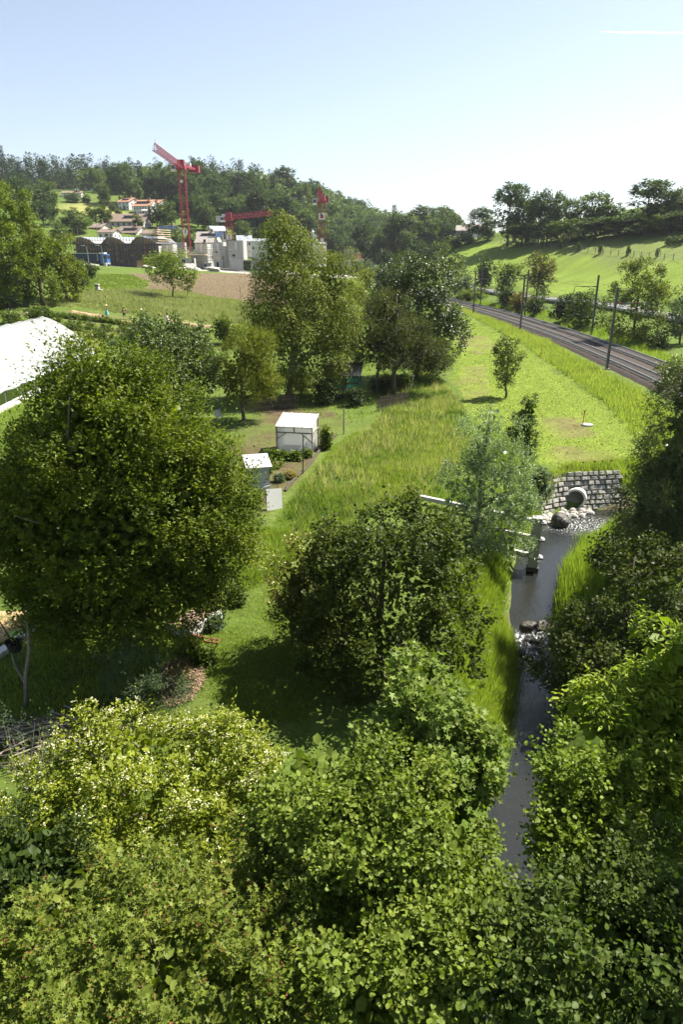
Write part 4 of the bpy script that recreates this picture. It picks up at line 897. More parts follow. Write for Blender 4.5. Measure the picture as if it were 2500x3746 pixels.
p = at_z(1215, 1437, 0); rock('boulder', 'dark rounded rock at the head of the rapids', (p[0], p[1], .02), (.36, .25, .2), 4)
p = at_z(1243, 1435, 0); rock('boulder', 'mossy rock right of the dark one at the rapids', (p[0], p[1], .0), (.36, .24, .18), 5)
p = at_z(1200, 1492, 0); rock('boulder', 'small dark rock standing in the middle of the rapids', (p[0], p[1], -.12), (.18, .15, .15), 6)
for k in range(16):
    q = at_z(1172 + g.uniform(0, 75), 1450 + g.uniform(0, 80), 0)
    rock('stone', 'small wet stone breaking the water of the rapids', (q[0], q[1], -.16 - .1 * g.random()), (g.uniform(.08, .2), g.uniform(.07, .15), g.uniform(.08, .14)), 60 + k, group='small stones in the rapids', cat='stone')
for k in range(7):
    q = at_z(1195 + g.uniform(-12, 14), 1232 + g.uniform(-14, 14), 0)
    rock('stone', 'grey rubble stone on the bank behind the concrete post', (q[0], q[1], .15), (g.uniform(.15, .3), g.uniform(.12, .25), g.uniform(.12, .22)), 80 + k, group='rubble behind the concrete post', cat='stone')

# flood barrier: a concrete post in the stream with three rails running to the left bank
P0 = at_z(1222, 1308, 0); PT = at_z(1238, 1187, 2.72)
t = thing('concrete_barrier', 'concrete post in the stream with three long rails reaching to the grassy bank', 'barrier', (P0[0], P0[1], 0), R(-14))
w = .46
mb = MB().box((0, 0, 1.05), (w, w * .9, 3.3)); pst = mb.build('post', M['concrete'], t); pst.modifiers.new('b', 'BEVEL').width = .03
bx('base_plate', t, (0, 0, .06), (w + .08, w * .9 + .08, .32), M['rock'])
EL = at_z(965, 1142, 2.42); inv = Matrix.Translation(t.location) @ Matrix.Rotation(R(-14), 4, 'Z'); inv = inv.inverted()
e = inv @ Vector(EL); dirn = Vector((e.x, e.y, 0)).normalized()
for z, L in ((2.45, Vector((e.x, e.y, 0)).length), (1.62, 5.2), (.72, 4.2)):
    a = Vector((0, 0, z)) - dirn * .34; b2 = dirn * L + Vector((0, 0, z))
    nn = Vector((-dirn.y, dirn.x, 0)) * -.02
    bar('rail', t, a + nn, b2 + nn, .2, M['concrete'], .2)
    bx('bracket', t, tuple(-dirn * .30 + Vector((0, 0, z))), (.26, .30, .10), M['steel'])

# stone wall with the pipe
WL = at_z(1248, 1176, 0)[:2]; WR = at_z(1410, 1168, 0)[:2]
wall_c = np.array([*((WL + WR) / 2)]); wd = WR - WL; wl = np.linalg.norm(wd); ang = math.atan2(wd[1], wd[0])
sw = thing('stone_wall', 'sloping wall of rough grey stone blocks round the pipe mouth', 'wall', (wall_c[0], wall_c[1], 0), ang)
slope = R(26); Hs = 2.45
def wp(u, s, d=0.):        # along the wall, up the slope, proud of it; the left wing turns towards the water
    bend = max(0, -u - .6) ; yy = s * math.sin(slope) - .30 * bend ** 1.25
    return np.array([u, yy - d * math.cos(slope), s * math.cos(slope) + d * math.sin(slope) - .25])
mb = MB(); nu = 24; us = np.linspace(-wl/2 - .7, wl/2 + .6, nu)
V = [wp(u, s, -.02) for s in (0, Hs) for u in us] + [wp(u, s, -.5) for s in (0, Hs) for u in us]
Fb = [(i, i+1, nu+i+1, nu+i) for i in range(nu-1)] + [(nu+i, nu+i+1, 3*nu+i+1, 3*nu+i) for i in range(nu-1)]
mb.add(V, Fb); mb.build('bedding', M['mortar'], sw)
PC = at_z(1322, 1143, .62); pcl = Matrix.Translation(sw.location) @ Matrix.Rotation(ang, 4, 'Z'); pl_ = pcl.inverted() @ Vector(PC)
g = np.random.default_rng(44); s = .0; row = 0
while s < Hs - .12:
    h = g.uniform(.24, .34); u = -wl/2 - .6 + g.uniform(-.2, .1); top = Hs - .10 * abs(u)
    while u < wl/2 + .5:
        w_ = g.uniform(.28, .62); c = wp(u + w_/2, s + h/2); lim = Hs - .16 * max(0, -(u) - .3) ** 1.4
        z_ = c[2]
        if math.hypot(u + w_/2 - pl_.x, (z_ - .62)) > .58 and s + h * .6 < lim:
            q = []
            for uu, ss in ((0, 0), (1, 0), (1, 1), (0, 1)):
                for dp, ins in ((-.05, 0.0), (.05, .0), (.12, .05)):
                    pass
            a = .018; cs = [(u + a + g.uniform(0, .03), s + a + g.uniform(0, .03)), (u + w_ - a - g.uniform(0, .03), s + a + g.uniform(0, .03)), (u + w_ - a - g.uniform(0, .04), s + h - a - g.uniform(0, .03)), (u + a + g.uniform(0, .04), s + h - a - g.uniform(0, .03))]
            cu = u + w_/2; cs_ = s + h/2; pr = g.uniform(.05, .13)
            base_ = [wp(x, y, -.06) for x, y in cs]; mid = [wp(x, y, pr * .6) for x, y in cs]; face = [wp(cu + (x - cu) * .82, cs_ + (y - cs_) * .78, pr + g.uniform(-.02, .03)) for x, y in cs]
            ce = np.mean(base_, 0); V = np.array(base_ + mid + face) - ce
            Fc = [(0,1,5,4),(1,2,6,5),(2,3,7,6),(3,0,4,7),(4,5,9,8),(5,6,10,9),(6,7,11,10),(7,4,8,11),(8,9,10,11)]
            MB().add(V, Fc).build('stone', M['stone'], sw, tuple(ce))
        u += w_
    s += h; row += 1
for k in range(48):   # loose footing stones at the foot of the wall
    u = g.uniform(-wl/2 - .6, .6); c = wp(u, 0); 
    MB().lathe([(0, .14), (.13, .10), (.22, 0), (.12, -.10)], k=6).build('footing_stone', M['stone'], sw, (u, c[1] - g.uniform(.0, .9) * (1 if u < 0 else .5), g.uniform(-.1, .12)), (g.uniform(-.4, .4), g.uniform(-.4, .4), g.uniform(0, 6)))
pd = Vector((-.42, -1, .0)).normalized()
pp = thing('drain_pipe', 'round concrete pipe mouth sticking out of the stone wall', 'pipe', (PC[0], PC[1], .62))
mb = MB(); ro, ri, Lp = .60, .47, 1.9
mb.lathe([(ro, 0), (ro, Lp)], k=36); mb.lathe([(ri, Lp), (ri, -.0)], k=36); mb.lathe([(ri, 0), (ro, 0)], k=36)
q = Vector((0, 0, 1)).rotation_difference(-pd)
o = mb.build('barrel', M['concrete_pipe'], pp, tuple(pd * .12), q.to_euler(), smooth=False)
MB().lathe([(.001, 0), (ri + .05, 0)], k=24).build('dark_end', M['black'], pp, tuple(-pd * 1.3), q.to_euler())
bx('water_channel', pp, (0, 0, -.44) , (.42, 1.4, .03), M['rock'], rot=(0, 0, math.atan2(pd.y, pd.x) + R(90)))
# ------------------------------------------------------------------ railway
RT = nrm(np.gradient(RC, axis=0)); RN = np.c_[RT[:, 1], -RT[:, 0]]       # RN points to the right-hand side
dcum = np.r_[0, np.cumsum(np.linalg.norm(np.diff(RC, axis=0), axis=1))]
def rail_at(s):
    x = np.interp(s, dcum, RC[:, 0]); y = np.interp(s, dcum, RC[:, 1]); n = np.stack([np.interp(s, dcum, RN[:, 0]), np.interp(s, dcum, RN[:, 1])], -1)
    return np.stack([x, y], -1), nrm(n), zrail(y)
ss = np.arange(0, dcum[-1], .9); c, n, z = rail_at(ss)
prof = [(-4.3, -1.0), (-3.55, -.32), (-3.2, -.20), (-2.0, -.19), (0, -.24), (2.0, -.19), (3.2, -.20), (3.55, -.32), (4.3, -1.0)]
V = np.concatenate([np.c_[c + n * o, z + h] for o, h in prof]); V[:, 2] += .05 * (RNG.random(len(V)) - .5)
m_ = len(ss); F = np.concatenate([np.stack([np.arange(m_-1) + k*m_, np.arange(m_-1) + k*m_ + 1, np.arange(m_-1) + (k+1)*m_ + 1, np.arange(m_-1) + (k+1)*m_], -1) for k in range(len(prof) - 1)])
tag(ob('ballast_bed', mesh_np('ballast_bed', V, F[:, ::-1], M['ballast'], None, False)), kind='structure')
slp = MB().box((0, 0, 0), (2.45, .25, .16)).mesh('sleeper', M['sleeper'])
for side, lab in ((-1.95, 'nearer of the two railway tracks running past the crop field'), (1.95, 'farther of the two railway tracks beside the hedge trees')):
    s0 = np.interp(40, RC[:, 1], dcum); p0, n0, z0 = rail_at(np.array([s0]))
    t = thing('railway_track', lab, 'railway track', (p0[0, 0], p0[0, 1], float(z0[0]) - .12))
    base = np.array(t.location)
    for ro in (-.75, .75):
        s2 = np.arange(0, dcum[-1], 1.5); c, n, z = rail_at(s2); q = c + n * (side + ro); ring = []
        for dx, dz in ((-.065, -.10), (.065, -.10), (.02, -.07), (.02, .0), (.05, .03), (-.05, .03), (-.02, .0), (-.02, -.07)):
            ring.append(np.c_[q + n * dx, z + dz])
        V = np.concatenate(ring) - base; k = len(s2); F = np.concatenate([np.stack([np.arange(k-1) + a*k, np.arange(k-1) + a*k + 1, np.arange(k-1) + ((a+1) % 8)*k + 1, np.arange(k-1) + ((a+1) % 8)*k], -1) for a in range(8)])
        ob('rail', mesh_np('rail', V, F, M['rail']), t)
    sl = np.arange(.3, dcum[-1], .62); c, n, z = rail_at(sl); ang = np.arctan2(n[:, 1], n[:, 0]); near = (c[:, 1] > 44) & (c[:, 1] < 165)
    idx = np.where(near)[0][:190]
    for i in idx:
        o = ob('sleeper', slp, t, (c[i, 0] + n[i, 0] * side - base[0], c[i, 1] + n[i, 1] * side - base[1], z[i] - .19 - base[2]), (0, 0, ang[i]))
    mb = MB()
    for i in np.where(c[:, 1] > 165)[0][::2]: mb.box((c[i, 0] + n[i, 0] * side - base[0], c[i, 1] + n[i, 1] * side - base[1], z[i] - .19 - base[2]), (2.45, .3, .16), ang[i])
    tag(mb.build('far_sleepers', M['sleeper'], t), kind='stuff')
# catenary masts: (foot px, py, mast height m, which side, label)
def mast(p, yaw, h, arm, label, steel='steel', near=True):
    t = thing('catenary_mast', label, 'mast', p, yaw, 'catenary masts of the railway')
    mb = MB(); 
    for sx in (-1, 1): mb.box((sx*.10, 0, h/2 - .4), (.03, .22, h + .8))
    mb.box((0, 0, h/2 - .4), (.17, .02, h + .8)); mb.build('pole', M[steel], t)
    bx('footing', t, (0, 0, -.1), (.6, .6, .5), M['mast'])
    a = arm
    s = 1 if a > 0 else -1
    bar('bracket_arm', t, (0, 0, h - 1.55), (a, 0, h - 1.5), .075, M[steel]); bar('stay', t, (0, 0, h - 2.1), (s * 1.6, 0, h - 1.53), .05, M[steel])
    bar('insulator', t, (s*.15, 0, h - 1.54), (s * .65, 0, h - 1.53), .14, M['rust']); bar('insulator', t, (a*.55, 0, h - 1.53), (a*.55 + s*.5, 0, h - 1.52), .13, M['rust'])
    bar('drop_tube', t, (a, 0, h - 1.5), (a + s*.25, 0, h - 2.6), .06, M[steel]); bar('steady_arm', t, (a + s*.25, 0, h - 2.6), (a - s*.95, 0, h - 2.5), .05, M[steel])
    return t
def on_line(px, py):   # nearest rail parameter for the foot of a mast
    p = at_z(px, py, RAIL_Z - .5)
    for _ in range(3): p = at_z(px, py, float(zrail(p[1])) - .5)
    d = np.linalg.norm(RC - p[:2], axis=1); s = dcum[np.argmin(d)]; return p, s
ML = [((1388,848), 8.3, 'nearest grey catenary mast at the edge of the crop field', 'near'), ((1243,757), 8.3, 'second nearest mast on the field side of the track', 'near'), ((1127,719), 8.3, 'third mast on the field side, in front of the upright hedge tree', 'near'), ((1027,680), 8.3, 'mast on the field side beside the large glossy maple', 'near'),
      ((1411,770), 8.6, 'dark mast in front of the large bright hedge tree', 'far'), ((1256,726), 8.6, 'dark mast beyond the track by the roadside tree', 'far'), ((1137,700), 8.6, 'dark mast beyond the track left of the road', 'far'), ((1031,676), 8.6, 'dark mast beyond the track near the dark hedge tree', 'far')]
heads = {'near': [], 'far': []}
for (px, py), h, lab, side in ML:
    p, s = on_line(px, py); c, n, z = rail_at(np.array([s])); off = -4.15 if side == 'near' else 4.15
    q = c[0] + n[0] * off; yaw = math.atan2(n[0, 1], n[0, 0]); arm = 3.2 if side == 'near' else -3.2
    mast((q[0], q[1], float(z[0]) - .6), yaw, h, arm, lab, 'mast')
    heads[side].append((s, h))
# far masts by the curve
for k, (px, py, hp) in enumerate(((797,632,52),(812,622,50),(818,621,42),(836,620,42),(843,617,34),(856,640,52),(873,645,48))):
    p = at_z(px, py, 6.0); r = ray(px, py); y = (300, 350, 360, 390, 420, 300, 290)[k]; p = at_y(px, py, y)
    mast((p[0], p[1], p[2] - .4), R(8), 8.2 , 3.0 if k % 2 else -3.0, ('leftmost of the far masts at the railway curve', 'second of the far masts at the railway curve', 'third of the far masts at the railway curve', 'mast by the brick building site', 'far mast at the end of the curve', 'mast right of the far signal box', 'mast with crossbar beside the far signal')[k], 'dark_steel')
p = at_y(866, 621, 300); t = thing('railway_signal', 'dark square railway signal on a post by the far bushes', 'signal', p)
bx('signal_post', t, (0, 0, 1.5), (.16, .16, 5), M['dark_steel']); bx('signal_board', t, (0, -.1, 3.6), (1.5, .12, 1.9), M['black']); bx('lamp_hood', t, (0, -.2, 4.0), (.3, .15, .3), M['dark_steel'])
# contact and carrier wires, one pair over each track
for side, off in (('near', -1.95), ('far', 1.95)):
    for nm, hz, lab in (('contact_wire', 5.6, 'thin contact wire over the %s track'), ('carrier_wire', 6.9, 'upper carrier wire over the %s track')):
        sw_ = np.arange(np.interp(30, RC[:, 1], dcum), np.interp(330, RC[:, 1], dcum), 8); c, n, z = rail_at(sw_); sag = 0 if nm == 'contact_wire' else .35 * np.cos(sw_ / 60 * 2 * math.pi)
        q = np.c_[c + n * off, z + hz - .1 + sag]
        tag(MB().tube(q, .012, 4).build(nm, M['dark_steel']), lab % ('nearer' if side == 'near' else 'farther'), 'wire')
# road beyond the railway
rd = smooth(np.array([spot(x, y)[:2] for x, y in ((1640,742),(1560,724),(1490,712),(1310,690),(1270,683),(1235,680),(1185,674),(1120,664),(1080,655))]), 2); rd = resample(rd, 60)
tn = nrm(np.gradient(rd, axis=0)); nn = np.c_[-tn[:, 1], tn[:, 0]]; q = np.concatenate([np.c_[rd + nn * o, terrain(rd[:, 0] + nn[:, 0] * o, rd[:, 1] + nn[:, 1] * o) * 0 + terrain(rd[:, 0], rd[:, 1]) + .15 + abs(o) * -.01] for o in (-3.2, -1, 1, 3.2)])
F = np.concatenate([np.stack([np.arange(59) + k*60, np.arange(59) + k*60 + 1, np.arange(59) + (k+1)*60 + 1, np.arange(59) + (k+1)*60], -1) for k in range(3)])
tag(ob('road', mesh_np('road', q, F, M['asphalt'])), kind='structure')
for nm, o1, o2 in (('road_edge', -3.5, -3.2), ('road_edge', 3.2, 3.5)):
    q = np.concatenate([np.c_[rd + nn * o, terrain(rd[:, 0], rd[:, 1]) + dz] for o, dz in ((o1, -.3), (o1, .12), (o2, .13), (o2, -.3))])
    F = np.concatenate([np.stack([np.arange(59) + k*60, np.arange(59) + k*60 + 1, np.arange(59) + (k+1)*60 + 1, np.arange(59) + (k+1)*60], -1) for k in range(3)])
    tag(ob(nm, mesh_np(nm, q, F, M['gravel'])), kind='structure')
# small things in the crop field
for px, py, h, lab in ((1338,976,1.15,'orange marker stake beside the concrete manhole cover in the crop field'), (1242,818,1.0,'farther orange marker stake near the railway embankment')):
    p = spot(px, py); t = thing('marker_stake', lab, 'marker', p); MB().tube([(0,0,-.2),(.03,0,h*.8)], [.035,.035], 8).build('pole', M['orange'], t); MB().tube([(.03,0,h*.8),(.035,0,h)], [.042,.042], 8).build('cap', M['rust'], t)
for px, py, r, lab in ((1349,976,.42,'round pale manhole cover beside the orange stake'), (1255,816,.34,'small pale manhole cover near the farther orange stake')):
    p = spot(px, py); t = thing('manhole', lab, 'manhole', p); MB().lathe([(.001,.10),(r,.10),(r+.02,-.3)], k=24).build('rim', M['ballast'] if False else M['steel'], t); MB().lathe([(.001,.115),(r*.72,.115),(r*.74,.09)], k=24).build('cover', M['concrete'], t)
# fence along the hillside
fp = [spot(x, y) for x, y in ((1150,557),(1180,559),(1215,562),(1250,567),(1285,570),(1320,574),(1350,578),(1385,583),(1420,586),(1455,588),(1490,591),(1525,596),(1568,602))]
t = thing('hillside_fence', 'low post and wire fence running across the green hillside', 'fence', fp[0]); b0 = fp[0]
for a, b in zip(fp[:-1], fp[1:]):
    for u in (0, .5):
        p = a + (b - a) * u; p[2] = tz(p[0], p[1]); MB().tube([(0,0,-.3),(0,0,1.25)], [.09,.09], 5).build('post', M['wood_grey'], t, tuple(p - b0))
    for hz in (.6, 1.1): bar('wire', t, tuple(a + [0,0,hz] - b0), tuple(b + [0,0,hz] - b0), .03, M['wood_grey'])
fp = [spot(x, y) for x, y in ((1330,545),(1380,537),(1440,531),(1500,528),(1568,527))]; b0 = fp[0]
t = thing('ridge_fence', 'post and wire fence below the dark ridge hedge', 'fence', b0)
for a, b in zip(fp[:-1], fp[1:]):
    for u in (0, .25, .5, .75):
        p = a + (b - a) * u; p[2] = tz(p[0], p[1]); MB().tube([(0,0,-.3),(0,0,1.4)], [.1,.1], 5).build('post', M['wood_grey'], t, tuple(p - b0))
    for hz in (.5, .9, 1.3): bar('wire', t, tuple(a + [0,0,hz] - b0), tuple(b + [0,0,hz] - b0), .04, M['wood_grey'])

# the air: an even thin haze round the whole place
hz = bpy.data.materials.new('air'); hz.use_nodes = True; _n = hz.node_tree; _n.nodes.remove(_n.nodes['Principled BSDF']); _v = _n.nodes.new('ShaderNodeVolumePrincipled'); _v.inputs['Color'].default_value = (.86, .91, 1, 1); _v.inputs['Density'].default_value = .00009; _v.inputs['Anisotropy'].default_value = .25
_n.links.new(_v.outputs[0], _n.nodes['Material Output'].inputs['Volume'])
tag(ob('haze', MB().box((0, 1100, 65), (3300, 3100, 134)).mesh('haze', hz)), kind='stuff')
# ------------------------------------------------------------------ houses
def gable(mb, w, d, hw, hr, over=0.0, t=.25, base=-3):
    pass
def house(name, label, p, rz, w, d, hw, hr, wall='offwhite', roof='tile_brown', rows=(1, 4), side=(1, 2), dormer=None, chimney=True, solar=None, skylights=0, over=.5, door=True, kind='gable', awning=False, ws=(1.0, 1.3)):
    """front is -Y, ridge runs along X; p is the middle of the front foot"""
    t = thing(name, label, 'house' if 'house' in name else 'building', p, rz)
    mb = MB(); x, y0, y1 = w/2, 0, d; b = -4
    V = [(-x,y0,b),(x,y0,b),(x,y1,b),(-x,y1,b),(-x,y0,hw),(x,y0,hw),(x,y1,hw),(-x,y1,hw),(-x,d/2,hw+hr),(x,d/2,hw+hr)]
    mb.add(V, [(0,1,5,4),(2,3,7,6),(1,2,6,9,5),(3,0,4,8,7),(4,5,9,8),(6,7,8,9)]); mb.build('wall', M[wall], t)
    k = hr / (d/2); L = math.hypot(d/2 + over, (d/2 + over) * k); a = math.atan(k); rt = .22
    mb = MB(); e = over
    for s in (-1, 1):
        ys = d/2 - s * (d/2 + e); zs = hw + hr - (d/2 + e) * k + .03; yr, zr = d/2, hw + hr + .03
        mb.add([(-x-e,ys,zs),(x+e,ys,zs),(x+e,yr,zr),(-x-e,yr,zr),(-x-e,ys,zs+rt),(x+e,ys,zs+rt),(x+e,yr,zr+rt),(-x-e,yr,zr+rt)], [(0,1,2,3),(7,6,5,4),(0,4,5,1),(1,5,6,2),(2,6,7,3),(3,7,4,0)])
    rf = mb.build('roof', M[roof], t)
    def win(cx, cy, cz, ww, hh, ax):
        f = ob('window', cube(M['white']), t, (cx, cy, cz), (0, 0, 0 if ax == 'y' else R(90)), (ww, .12, hh))
        o = ob('pane', cube(M['glass_dark']), f, (0, 0, 0), (0, 0, 0), (.84, 1.3, .86)); 
    R_, Cn = rows
    for r in range(R_):
        z = hw * (r + .52) / R_
        for c in range(Cn): win(-x + w * (c + .5) / Cn, 0, z, ws[0], ws[1], 'y')
    for r in range(side[0]):
        z = hw * (r + .52) / side[0]
        for c in range(side[1]):
            for sx in (-1, 1): win(sx * x, d * (c + .5) / side[1], z, ws[0] * .9, ws[1], 'x')
    win(-x, d/2, hw + hr * .35, .9, 1.1, 'x'); win(x, d/2, hw + hr * .35, .9, 1.1, 'x')
    if door: bx('door', t, (x * .15, -.03, 1.05), (1.0, .14, 2.1), M['wood_dark'])
    if dormer:
        for cx, ww in dormer:
            zc = hw + hr * .48; yc = (zc - hw) / k
            dm = bx('dormer', t, (cx, yc + .7, zc + .15), (ww, 2.6, hr * .42), M['wood_dark'])
            n = max(1, int(ww / 1.4))
            for i in range(n): ob('dormer_window', cube(M['solar']), t, (cx - ww/2 + ww * (i + .5) / n, yc - .62, zc + .15), (0, 0, 0), (ww / n * .7, .08, hr * .28))
            bx('dormer_roof', t, (cx, yc + .7, zc + .15 + hr * .23), (ww + .5, 3.0, .16), M[roof])
    if chimney:
        c = bx('chimney', t, (w * .22, d * .5 - .3, hw + hr + .4), (.8, .8, 1.8), M['tile_brown'])
    if solar:
        n, m_, x0, x1 = solar
        for i in range(n):
            for j in range(m_):
                u = (j + .5) / m_; yy = d/2 * (u * .86 + .04); zz = hw + yy * k + rt + .12
                ob('solar_panel', cube(M['solar']), t, (x0 + (x1 - x0) * (i + .5) / n, yy, zz), (a, 0, 0), ((x1 - x0) / n * .93, L / m_ * .80, .06))
    for i in range(skylights):
        u = .45; yy = d/2 * u; ob('skylight', cube(M['roof_metal']), t, (-w * .3 + w * .6 * i / max(1, skylights - 1), yy, hw + yy * k + rt + .08), (a, 0, 0), (.9, 1.3, .08))
    return t
def hs(px, py, y): p = at_y(px, py, y); return (p[0], p[1], p[2])
def S(px, py, y): return px_size(at_y(px, py, y))
# (P coordinates: foot of the front wall)
u = S(320, 490, 420)
house('farm_house', 'brown-roofed farmhouse at the top of the hill meadow under the wood', hs(164, 453, 450), R(8), 44*u*1.05, 9, 9*u*1.1, 5*u, rows=(1, 3), dormer=[(3, 3)], ws=(.9, 1.0))
house('white_house', 'white house with orange roof, leftmost of the three beside the hill meadow', hs(284, 480, 424), R(-22), 30*u, 11, 16*u, 9*u, 'white', 'tile_orange', (2, 3), (2, 2), dormer=[(0, 4.5)])
house('white_house', 'long white house with orange roof and black dormer in the middle of the three', hs(326, 494, 414), R(-14), 42*u, 12, 20*u, 13*u, 'white', 'tile_orange', (2, 6), (2, 2), dormer=[(0, 8)])
house('white_house', 'orange-roofed house half hidden by trees, rightmost of the three', hs(352, 477, 430), R(-22), 27*u, 11, 10*u, 9*u, 'white', 'tile_orange', (1, 3), dormer=[(-1, 4)], chimney=False)
u = S(285, 525, 330)
house('long_house', 'big house with wide brown roof below the hill meadow', hs(286, 536, 332), R(-4), 92*u, 13, 27*u, 16*u, 'grey_wall', 'tile_brown', (2, 7), (2, 2), dormer=[(2.0, 5), (-8, 3)], over=.9)
u = S(290, 540, 312)
house('brown_house', 'cream house with long brown roof and dormers behind the scaffolding', hs(290, 549, 314), R(-12), 52*u, 11, 14*u, 14*u, 'offwhite', 'tile_brown', (2, 5), (2, 2), dormer=[(1, 6)], skylights=2)
house('brown_house', 'small cream house with brown roof left of the scaffolded gable', hs(221, 539, 318), R(-8), 27*u, 9, 16*u, 9*u, 'offwhite', 'tile_brown', (2, 3), chimney=True, skylights=2)
house('brown_house', 'brown roof peeping over the middle scaffolded gable', hs(243, 549, 296), R(-6), 34*u, 8, 14*u, 7*u, 'offwhite', 'tile_brown', (1, 3))
house('brown_house', 'brown roof peeping over the right scaffolded gable', hs(346, 552, 294), R(-6), 42*u, 8, 14*u, 7*u, 'offwhite', 'tile_brown', (1, 4))
house('solar_house', 'house whose dark roof carries rows of solar panels between the trees', hs(379, 539, 330), R(-16), 32*u, 10, 9*u, 12*u, 'offwhite', 'tile_grey', (1, 3), solar=(6, 2, -4.4, 4.4), chimney=True)
house('solar_house', 'dark low wing left of the solar panelled house', hs(362, 541, 332), R(-16), 16*u, 9, 9*u, 10*u, 'grey_wall', 'tile_grey', (1, 2), chimney=False)
house('grey_house', 'grey-roofed house with dormer between the first two cranes', hs(471, 558, 318), R(-6), 48*u, 10, 11*u, 14*u, 'offwhite', 'tile_grey', (1, 5), dormer=[(1, 6)], solar=(3, 1, 3.2, 7.2))
house('grey_house', 'lower grey roof with skylights behind the middle concrete tower', hs(467, 562, 292), R(-6), 36*u, 9, 5*u, 11*u, 'offwhite', 'tile_grey', (1, 3), skylights=2, chimney=False)
house('white_house', 'tall white house with grey roof left of the second crane', hs(505, 549, 330), R(24), 34*u, 10, 19*u, 11*u, 'white', 'roof_metal', (3, 3), (3, 2), chimney=False)
house('grey_house', 'dark house with pale metal roof right of the second crane', hs(562, 566, 300), R(10), 30*u, 9, 12*u, 11*u, 'grey_wall', 'roof_metal', (1, 3), chimney=True, skylights=2)
house('factory_hall', 'long white hall with pale roof behind the birch top', hs(612, 585, 320), R(-3), 78*u, 14, 30*u, 6*u, 'white', 'roof_metal', (1, 5), chimney=False)
house('factory_hall', 'pale flat hall right of the silo behind the birch', hs(716, 590, 330), R(-3), 60*u, 12, 30*u, 4*u, 'white', 'roof_metal', (1, 4), chimney=False)
house('factory_hall', 'grey-white factory behind the far railway masts', hs(896, 588, 400), R(8), 40*u*1.3, 12, 22*u*1.3, 6*u, 'white', 'tile_grey', (2, 5), chimney=False)
house('factory_hall', 'low white hall by the far tracks', hs(970, 596, 380), R(8), 40*u, 10, 8*u*1.2, 3*u, 'white', 'roof_metal', (1, 4), chimney=False)
u = S(1090, 530, 330)
house('white_house', 'white house with grey roof on the crest among hazy trees', hs(1093, 536, 330), R(-20), 26*u, 9, 11*u, 9*u, 'white', 'tile_grey', (2, 3), chimney=False)
house('dark_house', 'dark wooden house on the crest left of the white one', hs(1060, 538, 340), R(-10), 24*u, 9, 9*u, 11*u, 'wood_dark', 'tile_grey', (1, 3), chimney=True)
# silo tower
p = at_y(718, 590, 330); u = px_size(p); t = thing('silo_tower', 'metal silo tower with stepped top behind the birch', 'silo', p)
for k in (-1, 1): MB().lathe([(6*u, 0), (6*u, 36*u), (4*u, 40*u), (.1, 41*u)], k=14).build('silo', M['roof_metal'], t, (k*6*u, 0, 0), smooth=False)
bx('lift_tower', t, (5*u, -7*u, 24*u), (9*u, 6*u, 48*u), M['white']); bx('platform', t, (0, 0, 45*u), (28*u, 14*u, 1.0*u), M['steel']); MB().lathe([(4*u, 0), (4*u, 9*u), (2*u, 12*u), (2*u, 16*u)], k=10).build('top_hopper', M['steel'], t, (0, 0, 45*u))
for k in (-13, -7, 0, 7, 13): bar('railing_post', t, (k*u, -7*u, 45*u), (k*u, -7*u, 49*u), .4*u, M['steel'])
MB().lathe([(.01, .1), (3*u, .1), (3*u, 0)], k=14, axis=(0, -1, 0)).build('red_emblem', M['red'], t, (5*u, -10.2*u, 36*u))

# ------------------------------------------------------------------ building site
def lattice(t, a, b, w, n, name_leg, name_brace, m, h=None, tri=False, r=.14):
    """square mast between a and b with diagonal braces on four sides"""
    a, b = np.array(a, float), np.array(b, float); d = nrm(b - a); up = np.array([0, 0, 1.]) if abs(d[2]) < .8 else np.array([0, 1., 0])
    x = nrm(np.cross(d, up)); y = np.cross(x, d); h = h or w
    cs = [x*-w/2 + y*-h/2, x*w/2 + y*-h/2, x*w/2 + y*h/2, x*-w/2 + y*h/2] if not tri else [x*-w/2 - y*h/2, x*w/2 - y*h/2, y*h/2]
    for c in cs: bar(name_leg, t, a + c, b + c, r, m)
    for i in range(n):
        p0, p1 = a + (b - a) * i / n, a + (b - a) * (i + 1) / n
        mb = MB()
        for k in range(len(cs)):
            q, s = cs[k], cs[(k+1) % len(cs)]
            if (i + k) % 2: q, s = s, q
            mb.bar(p0 + q, p1 + s, r * .5); mb.bar(p1 + q, p1 + s, r * .5)
        mb.build(name_brace, m, t)
def text_mesh(name, cu, m, t, loc, rot):
    o = bpy.data.objects.new(name, cu); COL.objects.link(o); bpy.context.view_layer.update()
    me = bpy.data.meshes.new_from_object(o.evaluated_get(bpy.context.evaluated_depsgraph_get())); bpy.data.objects.remove(o); me.name = name; me.materials.clear(); me.materials.append(m); return ob(name, me, t, loc, rot)
def sign(t, name, c, size, text=None, emblem=False):
    o = ob(name, cube(M['white']), t, c, (0, 0, 0), (size, .08, size))
    if text:
        cu = bpy.data.curves.new('number', 'FONT'); cu.body = text; cu.size = size * 1.05; cu.extrude = .02; cu.align_x = 'CENTER'; cu.align_y = 'CENTER'; cu.offset = size * .02
        text_mesh('number', cu, M['black'], t, (c[0], c[1] - .1, c[2]), (R(90), 0, 0))
    if emblem:
        mb = MB(); r = size * .27; k = 12
        pts = [(r * math.cos(math.pi * i / k), r * math.sin(math.pi * i / k) + size * .02) for i in range(k + 1)] + [(-r, -size*.33), (r, -size*.33)]
        V = [(x, 0, z) for x, z in pts] + [(x, -.06, z) for x, z in pts]; n = len(pts)
        mb.add(V, [tuple(range(n, 2*n))]); mb.build('red_emblem', M['red'], t, (c[0], c[1] - .05, c[2]))
